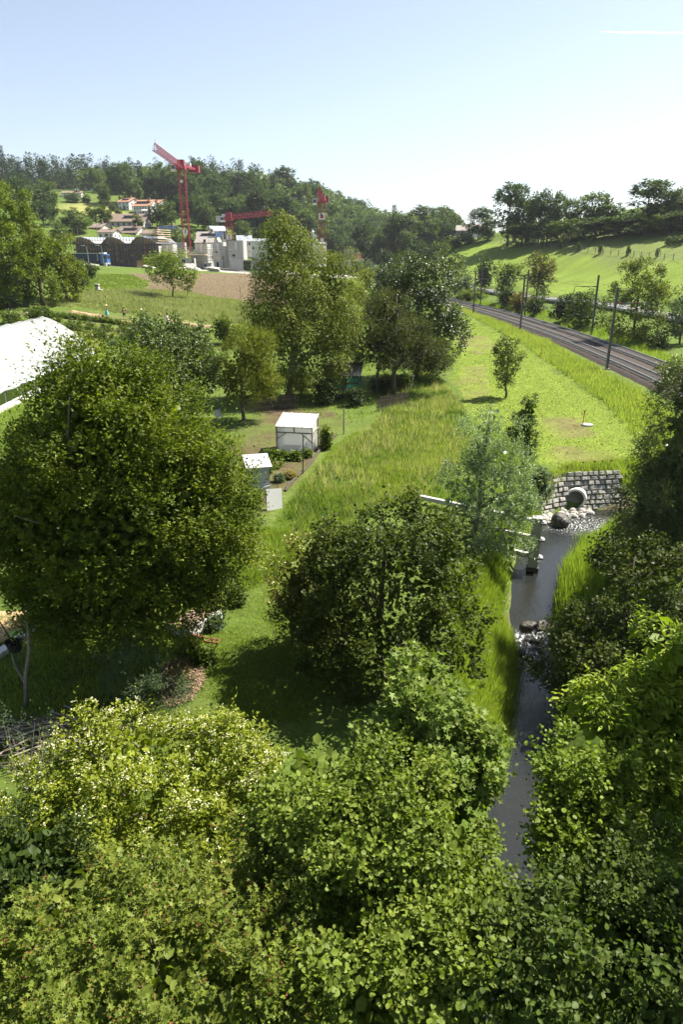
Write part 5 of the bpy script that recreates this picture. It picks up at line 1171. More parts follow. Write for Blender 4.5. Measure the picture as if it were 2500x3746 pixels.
def crane(label, foot, top_py, jib_tip, tail, w, y, num=None, signs=(), nseg=22, cab=1, jn=20, jw=1.6, jh=1.9):
    p = at_y(*foot, y); top = at_y(foot[0], top_py, y); H = top[2] - p[2]
    t = thing('tower_crane', label, 'crane', p)
    lattice(t, (0,0,-2), (0,0,H), w, nseg, 'mast_leg', 'mast_brace', M['red'], r=w*.085)
    bx('slewing_ring', t, (0, 0, H + .3), (w*1.25, w*1.25, .9), M['red'])
    tip = np.array(jib_tip) - p; tl = np.array(tail) - p; o = np.array([0, 0, H + 1.2])
    d = nrm(tip - o); lattice(t, o + d * 1.2, tip, jw, jn, 'jib_chord', 'jib_brace', M['red'], jh, tri=True, r=.15)
    bx('cross_head', t, (0, 0, H + 1.8), (w, w, 2.2), M['red'])
    bar('counter_jib', t, o, tl, w * .8, M['red'], .7); e = nrm(tl - o)
    bx('ballast_block', t, tuple(tl + [0, 0, .2]), (w*1.5, w*1.2, 2.2), M['red'] if num != '2' else M['concrete']); bx('winch', t, tuple(o + (tl - o) * .55 + [0, 0, .9]), (1.6, 1.2, 1.4), M['white'])
    cb = bx('cab', t, (cab * w * 1.05, -.7, H + .3), (1.5, 1.8, 2.0), M['white']); ob('cab_window', cube(M['glass_dark']), t, (cab * w * 1.05, -1.3, H + .5), (0, 0, 0), (1.3, .8, 1.1))
    for i in range(6): bar('pendant', t, tuple(tip + [0, 0, .3]), tuple(tip - d * (1.5 + i*.1) + [0, 0, 2.2]), .06, M['red']) if i < 2 else None
    hk = o + (tip - o) * .55; bar('hook_cable', t, tuple(hk), tuple(hk - [0, 0, 6]), .06, M['dark_steel']); bx('hook_block', t, tuple(hk - [0, 0, 6.3]), (.5, .4, .8), M['dark_steel'])
    for z, s, tx, em in signs: sign(t, 'sign_plate', (0, -w/2 - .12, z), s, tx, em)
    return t, H
p1 = at_y(431, 589, 262); H1 = at_y(431, 387, 262)[2] - p1[2]
crane('tallest red tower crane carrying the number 1', (431,589), 388, at_y(355,336,215), at_y(446,389,276), 2.3, 262, '1', signs=((H1 * .29, 1.7, '1', False), (H1*.86, .9, None, False)), cab=-1.05)
p2 = at_y(529, 585, 300); H2 = at_y(529, 505, 300)[2] - p2[2]
crane('low red tower crane with its long jib pointing right and the number 2', (529,585), 505, at_y(622,487,285), at_y(506,503,303), 2.3, 300, '2', signs=((H2 * .52, 1.8, '2', False),), nseg=10, cab=-1, jn=22)
p3 = at_y(740, 592, 270); H3 = at_y(740, 465, 270)[2] - p3[2]
crane('red tower crane with a red arch emblem plate behind the birch', (740,592), 465, at_y(734,433,235), at_y(744,459,280), 2.2, 270, '3', signs=((H3 * .76, 2.2, None, True), (H3*.34, 1.1, 'I', False)), nseg=16, cab=-1.1, jn=14)

# scaffolded timber building: three gabled bays
pa = at_y(172, 609, 262); pb = at_y(366, 613, 250); d = pb - pa; rz = math.atan2(d[1], d[0]); Lb = math.hypot(d[0], d[1]); u = px_size(pb)
t = thing('unfinished_building', 'unfinished timber apartment building wrapped in scaffolding with three gables', 'building', (pa[0], pa[1], pb[2] - .3), rz)
Hw = 52 * u; D = 12
mb = MB().box((Lb/2, D/2 + 1.2, Hw/2 - 2), (Lb - .6, D, Hw + 4)); mb.build('wall', M['navy'], t)
nf, nb = 4, 15
for f in range(nf + 1): bx('floor_slab', t, (Lb/2, .95, Hw * f / nf), (Lb, 1.3, .28), M['wood_dark'])
for f in range(nf):
    for b in range(nb):
        xx = Lb * (b + .5) / nb; zz = Hw * (f + .5) / nf
        if b % 5 == 2: bx('timber_panel', t, (xx, 1.1, zz), (Lb/nb*.45, .25, Hw/nf*.8), M['timber'])
        else:
            o = bx('window_opening', t, (xx, 1.12, zz + .1), (Lb/nb*.7, .2, Hw/nf*.62), M['wood_dark']); 
            ob('pane', cube(M['glass_dark']), o, (-.22, -.1, 0), (0,0,0), (.42, 1.1, .86)); ob('pane', cube(M['glass_dark']), o, (.24, -.1, 0), (0,0,0), (.42, 1.1, .86))
            if (b + f) % 3 == 0: bx('balcony_board', t, (xx, .5, zz - Hw/nf*.36), (Lb/nb*.75, 1.0, .5), M['timber'])
for gx0, gx1 in ((.0, .26), (.36, .62), (.70, .98)):     # gables with mansard sheet roofs
    x0, x1 = Lb*gx0, Lb*gx1; xm = x0 + (x1-x0)*.40; hz = 15*u
    V = [(x0, .7, Hw), (x1, .7, Hw), (x1 - (x1-x0)*.10, .7, Hw + hz*.55), (xm + (x1-x0)*.08, .7, Hw + hz), (xm - (x1-x0)*.12, .7, Hw + hz), (x0 + (x1-x0)*.06, .7, Hw + hz*.3)]
    V2 = [(a, D, c) for a, b_, c in V]; n = len(V)
    MB().add(V + V2, [tuple(range(n))[::-1], tuple(range(n, 2*n))] ).build('gable_wall', M['timber'], t)
    MB().lathe([(.01, .06), (1.0, .06), (1.0, -.1)], k=16, axis=(0, -1, 0)).build('round_window', M['glass_dark'], t, (xm, .66, Hw + hz*.42))
    for i, mm in ((5, 'navy'), (4, 'roof_metal'), (3, 'roof_metal'), (2, 'roof_metal'), (1, 'navy')):
        if i == 5: a, b_ = V[0], V[5]
        else: a, b_ = V[i+1], V[i]
        if i == 1: continue
        mbb = MB(); a_ = np.array(a); bb = np.array(b_); nrm_ = np.array([-(bb[2]-a_[2]), 0, bb[0]-a_[0]]); nrm_ = nrm_ / np.linalg.norm(nrm_) * .2
        Q = [a_, bb, bb + nrm_, a_ + nrm_]; W_ = [(q[0], -.3, q[2] + .02) for q in Q] + [(q[0], D + .4, q[2] + .02) for q in Q]
        mbb.add(W_, [(0,1,2,3),(7,6,5,4),(0,4,5,1),(1,5,6,2),(2,6,7,3),(3,7,4,0)]); mbb.build('roof_sheet', M[mm], t)
    xs = x1 - (x1-x0)*.10; MB().add([(xs, -.4, Hw + hz*.55), (x1 + 1.0, -.6, Hw + .3), (x1 + 1.0, D, Hw + .3), (xs, D, Hw + hz*.55), (xs, -.4, Hw + hz*.40), (x1+.8, -.6, Hw+.1), (x1+.8, D, Hw+.1), (xs, D, Hw+hz*.4)], [(0,1,2,3),(7,6,5,4),(0,4,5,1),(1,5,6,2),(2,6,7,3),(3,7,4,0)]).build('roof_sheet', M['white_film'], t)
for i in range(6): bx('roof_batten', t, (Lb*.96, D*.35 + 0*i, Hw + 1 + i*.7), (Lb*.10, D*.7, .16), M['timber_pale'])
for i in range(4): bx('plastic_sheet', t, (Lb + .25 + .04*(i % 2), 1.2 + i*2.6, Hw*.66 - (i % 2)*.4), (.12, 2.4, Hw*.52), M['white_film'])
sc = thing('scaffolding', 'tube scaffolding standing in front of the unfinished timber building', 'scaffolding', t.location, rz)
for i in range(31): bar('upright', sc, (Lb*i/30, -.9 - .02*(i % 3), -.3), (Lb*i/30, -.9 - .02*(i % 3), Hw + 2.6 + (3.5 if i % 7 == 3 else 0)), .11, M['scaffold'])
for f in range(6):
    z = Hw * (f + .05) / 5; 
    for a, b_ in ((0, .34), (.34, .68), (.68, 1.02)): bx('deck', sc, (Lb*(a+b_)/2, -.45, z), (Lb*(b_-a)*.99, .85, .10), M['scaffold'])
    for dz in (.5, 1.05): bar('guard_rail', sc, (0, -.98, z + dz), (Lb*1.02, -.98, z + dz), .07, M['scaffold'])
    for k in range(3): bar('diagonal_brace', sc, (Lb*(.08 + .33*k), -1.02, z), (Lb*(.17 + .33*k), -1.02, z + Hw/5), .06, M['scaffold'])
# concrete cores
CORES = [((592,599),(638,560),252,'low pair of concrete towers right of the scaffolding, front one'),((625,596),(672,555),262,'taller concrete tower behind the low front one by the first crane'),
         ((717,608),(763,559),252,'concrete tower standing alone right of the first crane'),((779,600),(821,555),268,'concrete tower behind the pair in the middle of the site'),
         ((808,617),(841,564),254,'stepped concrete tower with a bright right side'),((839,620),(895,551),248,'widest concrete tower at the right end of the site')]
for (a, b, y, lab) in CORES:
    x0, x1 = a[0]*.6272, b[0]*.6272; p = at_y((x0+x1)/2, a[1], y); u = px_size(p); W = (x1-x0)*u; H = at_y((x0+x1)/2, b[1], y)[2] - p[2]
    t = thing('concrete_tower', lab, 'tower', p, R(-6)); th = .5; D = W*.9
    zs = np.linspace(-2, H, 5)
    for k in range(4):
        h = zs[k+1]-zs[k] - .05; z = (zs[k]+zs[k+1])/2
        bx('wall_panel', t, (-W*.24, 0, z), (W*.50 - .04, .5, h), M['concrete_new']); bx('wall_panel', t, (W*.25, -.12, z), (W*.48, .5, h), M['concrete_new'])
        bx('wall_panel', t, (W/2 - .2, D/2, z), (.5, D, h), M['concrete_new']); bx('wall_panel', t, (-W/2 + .2, D/2, z), (.5, D, h), M['concrete_new'])
    bx('rear_wall', t, (0, D, H*.42 - 1), (W, .5, H*.86 + 2), M['concrete_new'])
    bx('wall_notch', t, (W*.02, -.42, H - 1.6), (W*.10, .10, 2.4), M['white'])
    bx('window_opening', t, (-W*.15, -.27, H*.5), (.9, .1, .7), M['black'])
p = at_y(546, 617, 247); u = px_size(p)
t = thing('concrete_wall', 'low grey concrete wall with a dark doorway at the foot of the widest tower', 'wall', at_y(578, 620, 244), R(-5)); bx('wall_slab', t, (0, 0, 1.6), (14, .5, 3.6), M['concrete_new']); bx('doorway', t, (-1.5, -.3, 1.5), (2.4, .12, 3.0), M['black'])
for px, py, w, h, lab in ((430, 604, 26, 12, 'low white concrete box left of the single tower'), (478, 612, 20, 9, 'small concrete cube between the towers'), (506, 613, 16, 16, 'short bright concrete wall by the stepped tower')):
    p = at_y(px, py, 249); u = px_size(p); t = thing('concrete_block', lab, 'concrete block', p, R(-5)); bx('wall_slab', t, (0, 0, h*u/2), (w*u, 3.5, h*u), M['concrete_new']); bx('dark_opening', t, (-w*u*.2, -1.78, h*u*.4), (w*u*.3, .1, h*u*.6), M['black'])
for k, (px, py) in enumerate(((464, 598), (486, 592))):
    p = at_y(px, py + 14, 247); t = thing('site_scaffold', ('scaffold frame between the middle concrete towers', 'scaffold frame right of the single concrete tower')[k], 'scaffolding', p)
    for i in range(7): bar('upright', t, (i*1.4 - 4, 0, -1), (i*1.4 - 4, 0, 5.6), .09, M['steel'])
    for z in (1.2, 2.6, 3.2, 4.6, 5.4): bar('guard_rail', t, (-4.2, -.05, z), (4.6, -.05, z), .09, M['steel'])
    for z in (2.2, 4.2): bx('deck', t, (.2, .4, z), (8.6, .8, .1), M['timber_pale'])
p = at_y(421, 600, 247); t = thing('site_deck', 'pale timber working deck at the foot of the first crane', 'platform', p); bx('deck', t, (0, 2, 2.2), (15, 6, .35), M['timber_pale'])
for i in range(9): bar('guard_post', t, (-7 + i*1.75, -.9, 2.2), (-7 + i*1.75, -.9, 4.6), .08, M['steel'])
for z in (3.2, 4.0, 4.6): bar('guard_rail', t, (-7, -.95, z), (7, -.95, z), .07, M['steel'])
# far brick site with scaffold by the curve
p = at_y(802, 594, 340); u = px_size(p); t = thing('unfinished_building', 'grey scaffolded building shell by the railway curve', 'building', p)
bx('wall', t, (0, 3, 10*u), (24*u, 6, 26*u), M['concrete_new'])
for i in range(7): bar('scaffold_pole', t, (-13*u + i*4.4*u, -.6, -2), (-13*u + i*4.4*u, -.6, 28*u), .12, M['scaffold'])
for z in (4, 10, 16, 22, 27): bar('scaffold_rail', t, (-14*u, -.7, z*u), (15*u, -.7, z*u), .12, M['scaffold'])
p = at_y(822, 598, 335); u = px_size(p); t = thing('brick_building', 'small red-brown brick shell beside the far masts', 'building', p); bx('wall', t, (0, 2, 7*u), (14*u, 5, 18*u), M['tile_orange']); bx('floor_slab', t, (3*u, -1, 1*u), (22*u, 3, 1.2), M['timber_pale']); bx('roof_slab', t, (0, 2, 16.4*u), (16*u, 5.6, .4), M['concrete_new'])
p = at_y(785, 612, 330); u = px_size(p); t = thing('concrete_wall', 'long bright retaining wall beside the far railway curve', 'wall', p, R(-4)); bx('wall_slab', t, (0, 0, 4*u), (40*u, .6, 14*u), M['concrete_new']); bx('coping', t, (0, 0, 11.2*u), (40*u, .8, .3), M['white'])

# lorry and lamps at the site road
p = at_y(208, 611, 236); u = px_size(p); t = thing('lorry', 'dark blue curtain-sided lorry trailer parked in front of the scaffolding', 'lorry', p, R(-5))
bx('trailer', t, (-1.5, 0, 2.6), (10.6, 2.5, 2.7), M['navy']); bx('trailer_roof', t, (-1.5, 0, 4.0), (10.7, 2.55, .14), M['white']); bx('chassis', t, (-1, 0, 1.05), (12, 2.0, .3), M['black'])
cb = bx('cab', t, (5.1, 0, 2.35), (2.2, 2.45, 2.9), M['blue']); bx('roof_spoiler', t, (4.7, 0, 4.0), (1.3, 2.3, .5), M['white']); ob('windscreen', cube(M['glass_dark']), t, (6.15, 0, 2.9), (0,0,0), (.2, 2.1, 1.0)); ob('side_window', cube(M['glass_dark']), t, (5.4, -1.2, 2.9), (0,0,0), (1.0, .12, .8)); bx('bumper', t, (6.1, 0, .9), (.35, 2.45, .5), M['white'])
bx('lettering_panel', t, (3.2, -1.27, 2.6), (.7, .04, 2.3), M['c_navy']) 
cu = bpy.data.curves.new('lettering', 'FONT'); cu.body = 'TRUSS'; cu.size = .75; cu.extrude = .01; cu.align_x = 'CENTER'; cu.align_y = 'CENTER'; text_mesh('lettering', cu, M['white'], t, (3.2, -1.31, 2.6), (R(90), R(-90), 0))
for x in (-5.6, -4.4, -3.2, 3.9, 5.3):
    for sy in (-1.05, 1.05): MB().lathe([(.01, -.16), (.5, -.16), (.52, .16), (.01, .16)], k=14, axis=(0, 1, 0)).build('wheel', M['black'], t, (x, sy, .52))
for px, py, top, lab in ((238, 612, 562, 'right of the two street lamps in front of the scaffolded building'), (203, 602, 563, 'left of the two street lamps in front of the scaffolded building')):
    p = at_y(px, py, 222); h = at_y(px, top, 222)[2] - p[2]; t = thing('street_lamp', lab, 'street lamp', p)
    MB().tube([(0,0,-1),(0,0,h*.5),(-.15,0,h-.2)], [.14,.11,.08], 8).build('pole', M['steel'], t); bar('arm', t, (-.15,0,h-.15), (-1.1,0,h), .09, M['steel']); bx('lamp_head', t, (-1.3, 0, h), (1.0, .4, .16), M['white'])
    bx('cabinet', t, (.5, .3, .6), (.7, .5, 1.2), M['white']) if px == 238 else None
for px, py, m, sz, lab in ((367, 609, 'timber', (2.6, 1.6, 1.5), 'pile of brown boards in front of the scaffolding'), (363, 612, 'timber_pale', (1.4, 1.1, 1.5), 'upright pale pallet left of the brown board pile')):
    p = at_y(px*.88 + 0, py, 240); t = thing('board_pile', lab, 'timber', p, R(20))
    for k in range(6): bx('board', t, (.06*(k % 2), 0, .12 + k*sz[2]/6), (sz[0]*(1 - .03*k), sz[1], sz[2]/6*.8), M[m])
for px, py, lab in ((345, 614, 'grey heap of building material at the foot of the scaffolding'), (446, 618, 'rubble heap in front of the single concrete tower'), (490, 618, 'rubble heap in front of the stepped concrete tower')):
    p = at_y(px, py, 238); rock('rubble_heap', lab, (p[0], p[1], p[2]), (3.2, 1.5, .8), px, 'gravel', cat='heap')
# white parked car by the farmhouse
p = at_y(198, 462, 432); t = thing('parked_car', 'white car parked on the track at the top edge of the hill meadow', 'car', p, R(5))
MB().add([(-2.2,-.85,.35),(2.2,-.85,.35),(2.2,.85,.35),(-2.2,.85,.35),(-2.15,-.83,.95),(2.15,-.83,.85),(2.15,.83,.85),(-2.15,.83,.95)], [(0,3,2,1),(4,5,6,7),(0,1,5,4),(1,2,6,5),(2,3,7,6),(3,0,4,7)]).build('body', M['white'], t)
MB().add([(-1.7,-.78,.93),(1.1,-.78,.88),(1.1,.78,.88),(-1.7,.78,.93),(-1.2,-.65,1.5),(.4,-.65,1.5),(.4,.65,1.5),(-1.2,.65,1.5)], [(4,5,6,7),(0,1,5,4),(1,2,6,5),(2,3,7,6),(3,0,4,7)]).build('cabin', M['glass_dark'], t); bx('roof', t, (-.4, 0, 1.52), (1.6, 1.3, .06), M['white'])
for x in (-1.35, 1.35):
    for sy in (-.8, .8): MB().lathe([(.01,-.1),(.33,-.1),(.33,.1),(.01,.1)], k=12, axis=(0,1,0)).build('wheel', M['black'], t, (x, sy, .33))
for k, px in enumerate((330, 336)):
    p = at_y(px, 493, 408); t = thing('parasol', ('left', 'right')[k] + ' of two white parasols in front of the long white house', 'parasol', p); MB().lathe([(1.9, 2.3), (.05, 3.0)], k=8).build('canopy', M['white'], t); bar('pole', t, (0,0,0), (0,0,2.9), .08, M['steel'])
# condensation trail in the sky
d0 = np.array(ray(1373, 72.5)); d1 = np.array(ray(1700, 76)); a = d0 * 9000 + [0, 0, EYE_Z]; b = d1 * 9000 + [0, 0, EYE_Z]
mt = bpy.data.materials.new('vapour'); mt.use_nodes = True; _n = mt.node_tree; _t = _n.nodes.new('ShaderNodeBsdfTranslucent'); _t.inputs[0].default_value = (.96, .97, .98, 1); _n.links.new(_t.outputs[0], _n.nodes['Material Output'].inputs[0])
tl = MB().tube([a + (b - a) * k / 14 + np.array([0, 0, 4 * math.sin(k * 1.7)]) for k in range(15)], [2 + 7 * min(1, k / 3) for k in range(15)], 10).build('vapour_trail', mt, smooth=True); tag(tl, 'thin white vapour trail of an aircraft high in the sky', 'vapour trail')
# ------------------------------------------------------------------ polytunnel
ex, rx_, fx = -25.2, -30.2, -35.4; ez, rzv = 4.55, 7.95; ty0, ty1 = 43.0, 71.5
t = thing('polytunnel', 'long white film polytunnel with an open side at the left edge', 'polytunnel', (ex, ty0, 2.9)); o0 = np.array([ex, ty0, 2.9])
def sect(k, n=15):
    u = np.linspace(0, 1, n); x = ex + (fx - ex) * u; zz = ez + (rzv - ez) * (1 - np.abs(2 * u - 1) ** 1.4)
    return x, zz
nb = 11; g = np.random.default_rng(71)
for b in range(nb):
    y0 = ty0 + (ty1 - ty0) * b / nb; y1 = ty0 + (ty1 - ty0) * (b + 1) / nb; n = 17; m_ = 7; V = []
    x, zz = sect(0, n)
    for j in range(m_):
        v = j / (m_ - 1); sag = .05 * math.sin(math.pi * v)
        for i in range(n): V.append((x[i] - o0[0], y0 + (y1 - y0) * v - o0[1] + (.004 if 0 < j < m_-1 else 0), zz[i] - sag - o0[2] + .03 * g.normal() * (0 < j < m_-1) * .6))
    F = [(j*n+i, j*n+i+1, (j+1)*n+i+1, (j+1)*n+i) for j in range(m_-1) for i in range(n-1)]
    MB().add(V, F).build('roof_sheet', M['tunnel_film'], t, smooth=True)
    w_ = MB(); V = []       # rolled-up skirt along the eave
    w_.tube([(.05, y0 - o0[1], ez - o0[2] - .12 + .03*g.normal()), (.07, (y0+y1)/2 - o0[1], ez - o0[2] - .18 + .02*g.normal()), (.05, y1 - o0[1], ez - o0[2] - .12 + .03*g.normal())], .12, 8); w_.build('rolled_side_sheet', M['white_film'], t, smooth=True)
for b in range(nb + 1):
    y = ty0 + (ty1 - ty0) * b / nb - o0[1]; x, zz = sect(0, 13)
    MB().tube(np.c_[x - o0[0], np.full(13, y), zz - o0[2] + .015], .035, 6).build('hoop', M['white'], t, smooth=True)
    gz = tz(ex, y + ty0) - o0[2]; MB().tube([(0, y, gz - .3), (0, y, ez - o0[2])], [.055, .05], 8).build('post', M['steel'], t)
    gz = tz(fx, y + ty0) - o0[2]; MB().tube([(fx - ex, y, gz - .3), (fx - ex, y, ez - o0[2])], [.05, .05], 8).build('post', M['steel'], t)
for b in range(nb):
    y0 = ty0 + (ty1 - ty0) * b / nb; y1 = y0 + (ty1 - ty0) / nb; za, zb = tz(ex, y0), tz(ex, y1)
    MB().add([(.08, y0-o0[1], za-.3-o0[2]), (.08, y1-o0[1], zb-.3-o0[2]), (.08, y1-o0[1], zb+.48-o0[2]), (.08, y0-o0[1], za+.48-o0[2]), (.03, y0-o0[1], za-.3-o0[2]), (.03, y1-o0[1], zb-.3-o0[2]), (.03, y1-o0[1], zb+.48-o0[2]), (.03, y0-o0[1], za+.48-o0[2])], [(0,1,2,3),(7,6,5,4),(3,2,6,7)]).build('base_board', M['concrete_pipe'], t)
bar('ridge_rail', t, (rx_ - ex, 0, rzv - o0[2] - .1), (rx_ - ex, ty1 - ty0, rzv - o0[2] - .1), .06, M['steel'])
p = at_y(27, 893, 58.5); p[2] = tz(p[0], p[1]); t = thing('water_tank', 'white water tank standing inside the polytunnel', 'tank', p)
MB().lathe([(.01,0),(.72,0),(.75,.1),(.75,1.0),(.72,1.1),(.2,1.15),(.2,1.22),(.01,1.22)], k=22).build('barrel', M['white'], t, smooth=False)
for z in (.3, .6, .9): MB().lathe([(.755,z-.03),(.785,z),(.755,z+.03)], k=22).build('rib', M['white'], t)
for k, (y, lab) in enumerate(((66, 'dark bushy tomato plant inside the polytunnel'), (62, 'green pepper plants inside the polytunnel behind the tank'), (68, 'red flowering plant at the end of the polytunnel'))):
    x = ex - (1.6, 4.5, .8)[k]; small('tunnel_plant', lab, 0, 0, (48, 30, 26)[k], (40, 34, 24)[k], 'dark' if k == 0 else 'mid', 560 + k, 'bush', .8, cat='plant', base=np.array([x, y, tz(x, y)]), trunk=True)

# ------------------------------------------------------------------ small greenhouse and garden things
A, B, C_ = spot(636, 1037), spot(717, 1041), spot(738, 1027)
d = B - A; rz = math.atan2(d[1], d[0]); W = math.hypot(d[0], d[1]); D = float(np.linalg.norm((C_ - B)[:2])) ; zb = min(A[2], B[2]) - .02
t = thing('greenhouse', 'small lean-to greenhouse of milky film on a grey wooden frame', 'greenhouse', (A[0], A[1], zb), rz)
D = max(1.7, min(D, 2.2)); h0, h1 = 1.72, 2.10
def fr(a, b, w=.07): return bar('frame_bar', t, a, b, w, M['wood_grey'])
for x in (0, W*.5, W): fr((x, 0, h0 - .38 if x == W*.5 else -.2), (x, 0, h0))
for x in (0, W): fr((x, D, -.2), (x, D, h1)); fr((x, 0, h0), (x, D, h1)); fr((x, 0, h0-.38), (x, D, h0-.36)); fr((x, .05, .8), (x, .7, h0-.38), .05); fr((x, 0, .06), (x, D, .06), .1)
fr((0, 0, h0), (W, 0, h0)); fr((0, 0, h0-.38), (W, 0, h0-.38)); fr((0, D, h1), (W, D, h1)); fr((0, 0, .9), (W*.3, 0, h0-.38), .05); fr((W, 0, .75), (W*.68, 0, h0-.38), .05); fr((0, D, .06), (W, D, .06))
def sheet(nm, q, mm='film', off=(0, 0, 0), n=8, amp=.012):
    q = np.array(q, float); V = []; gg = np.random.default_rng(len(nm) + int(q.sum()*10) % 97)
    for j in range(n):
        for i in range(n):
            u, v = i/(n-1), j/(n-1); p = (q[0]*(1-u)+q[1]*u)*(1-v) + (q[3]*(1-u)+q[2]*u)*v; V.append(p + gg.normal(size=3)*amp*(0<i<n-1)*(0<j<n-1) + np.array(off))
    return MB().add(V, [(j*n+i, j*n+i+1, (j+1)*n+i+1, (j+1)*n+i) for j in range(n-1) for i in range(n-1)]).build(nm, M[mm], t, smooth=True)
sheet('front_sheet', [(0,0,.05),(W,0,.05),(W,0,h0-.38),(0,0,h0-.38)], off=(0,.05,0)); sheet('upper_sheet', [(0,0,h0-.36),(W,0,h0-.36),(W,0,h0),(0,0,h0)], off=(0,.05,0))
sheet('side_sheet', [(W,.05,.1),(W,D,.1),(W,D,h1),(W,.05,h0)], off=(-.05,0,0)); sheet('side_sheet', [(0,.05,.1),(0,D,.1),(0,D,h1),(0,.05,h0)], off=(.05,0,0)); sheet('back_sheet', [(0,D,.1),(W,D,.1),(W,D,h1),(0,D,h1)], off=(0,-.05,0))
for k in range(4): sheet('roof_sheet', [(W*k/4+.01-.06*(k==0),-.16,h0+.03),(W*(k+1)/4-.01+.06*(k==3),-.16,h0+.03),(W*(k+1)/4-.01+.06*(k==3),D+.1,h1+.11),(W*k/4+.01-.06*(k==0),D+.1,h1+.11)], 'white_film')
for k in range(5): bar('roof_batten', t, (W*k/4,-.14,h0+.06), (W*k/4,D+.08,h1+.13), .035, M['white'])
bx('white_bag', t, (W*.86, .5, .35), (.5, .45, .7), M['white_film'])
# white covered frame behind the hornbeam
p = spot(586, 1152); t = thing('tomato_shelter', 'white plastic covered frame half hidden behind the hornbeam', 'shelter', (p[0], p[1], p[2]), R(14))
for x in (-.25, .75):
    for y in (0, 1.3): bar('frame_post', t, (x, y, -.2), (x, y, 2.05 if y else 1.85), .06, M['wood_grey'])
sheet('side_sheet', [(.78,0,.55),(.78,1.3,.5),(.78,1.3,2.05),(.78,0,1.85)], 'white_film', amp=.03); sheet('front_sheet', [(-.25,-.03,.6),(.75,-.03,.5),(.75,-.03,1.85),(-.25,-.03,1.85)], 'white_film', amp=.03); sheet('back_sheet', [(-.25,1.33,.3),(.75,1.33,.3),(.75,1.33,2.05),(-.25,1.33,2.05)], 'white_film', amp=.03)
sheet('roof_sheet', [(-.4,-.2,1.88),(.9,-.2,1.88),(.9,1.45,2.12),(-.4,1.45,2.12)], 'white_film', amp=.02); bar('edge_lath', t, (-.3,-.06,.55), (.82,-.06,.5), .05, M['wood_grey'])
p = spot(632, 1168); t = thing('board', 'white board leaning in the grass beside the white covered frame', 'board', p, R(28)); bx('panel', t, (.0, .1, .48), (.82, .035, 1.05), M['white'], rot=(R(-14), R(6), 0)); bar('prop', t, (-.35, .15, -.1), (-.38, .3, .95), .05, M['wood_dark'])
p = spot(608, 1152); t = thing('board', 'small pointed white board between the frame and the larger board', 'board', p, R(10)); MB().add([(-.3,-.02,.75),(.3,-.02,.9),(.34,-.02,.5),(.05,-.02,.1),(-.3,.02,.75),(.3,.02,.9),(.34,.02,.5),(.05,.02,.1)], [(0,3,2,1),(4,5,6,7),(0,1,5,4),(1,2,6,5),(2,3,7,6),(3,0,4,7)]).build('panel', M['white'], t)
for a, b, r, m_, lab, cat in (((695,1086),(696,1001),.035,'wood_dark','dark post standing in front of the small greenhouse','post'), ((789,996),(789,939),.05,'wood_grey','tall pale stake behind the small greenhouse','stake'), ((637,1122),(637,1104),.02,'wood_dark','short dark stake in the garden bed below the greenhouse','stake'), ((552,705),(551,656),.05,'wood_grey','thin pole leaning in the pale meadow left of the birch','pole'), ((320,706),(318,672),.04,'wood_grey','thin stake in the meadow behind the gardeners','stake'), ((352,694),(352,660),.04,'wood_grey','second thin stake in the meadow left of the orchard tree','stake'), ((942,893),(950,862),.05,'white','pale leaning post at the right foot of the yew','post')):
    p = spot(*a); q = at_y(b[0], b[1], p[1]); t = thing('post' if cat == 'post' else 'stake' if cat == 'stake' else 'pole', lab, cat, p); v = q - p
    MB().tube([(0,0,-.3), v*.5, v], [r, r*.95, r*.9], 7).build('shaft', M[m_], t); MB().lathe([(r*1.25,0),(r*1.1,.06),(.005,.08)], k=8).build('tip', M[m_], t, tuple(v))
# log edging of the beds
ep = [spot(x, y) for x, y in ((772,998),(745,1022),(722,1050),(700,1078),(672,1105),(655,1128))]
t = thing('log_edging', 'rough dark log edging between the garden beds and the mown path', 'edging', ep[0]); g = np.random.default_rng(9)
for a, b in zip(ep[:-1], ep[1:]): MB().tube([a - ep[0] + [0,0,.05], (a+b)/2 - ep[0] + [0,0,.09+.03*g.normal()], b - ep[0] + [0,0,.05]], [.09,.10,.08], 8).build('log', M['wood_dark'], t)
# summerhouse
p = spot(752, 915); q = spot(822, 917); d = q - p; W = math.hypot(d[0], d[1]); rz = math.atan2(d[1], d[0]); D = 2.6
t = thing('summerhouse', 'open green-glazed summerhouse with a corrugated roof under the trees', 'summerhouse', (p[0], p[1], min(p[2], q[2])), rz)
for x in (0, W*.5, W):
    for y in (0, D): bar('post', t, (x, y, -.3), (x, y, 2.1 if y == 0 else 2.6), .11, M['wood_dark'])
n = 44; xs = np.linspace(-.25, W + .25, n); zc = .035 * np.sin(xs / .14 * 2 * math.pi * .5)
V = [(xs[i], yy, zz + zc[i]) for yy, zz in ((-.4, 2.12), (D/2, 2.45), (D + .3, 2.80)) for i in range(n)]
V2 = [(a, b, c - .02) for a, b, c in V]; F = [(j*n+i, j*n+i+1, (j+1)*n+i+1, (j+1)*n+i) for j in range(2) for i in range(n-1)]
MB().add(V, F).add(V2, [f[::-1] for f in F]).build('corrugated_roof', mat('fibre_cement', (.34, .29, .25), .9, noise=.3, nscale=5), t)
for y in (0, D): bar('rail', t, (0, y, .95), (W, y, .95), .07, M['wood_dark']); bar('rail', t, (0, y, 1.55), (W, y, 1.55), .06, M['wood_dark']); bar('beam', t, (0, y, 2.05 if y == 0 else 2.55), (W, y, 2.05 if y == 0 else 2.55), .10, M['wood_dark'])
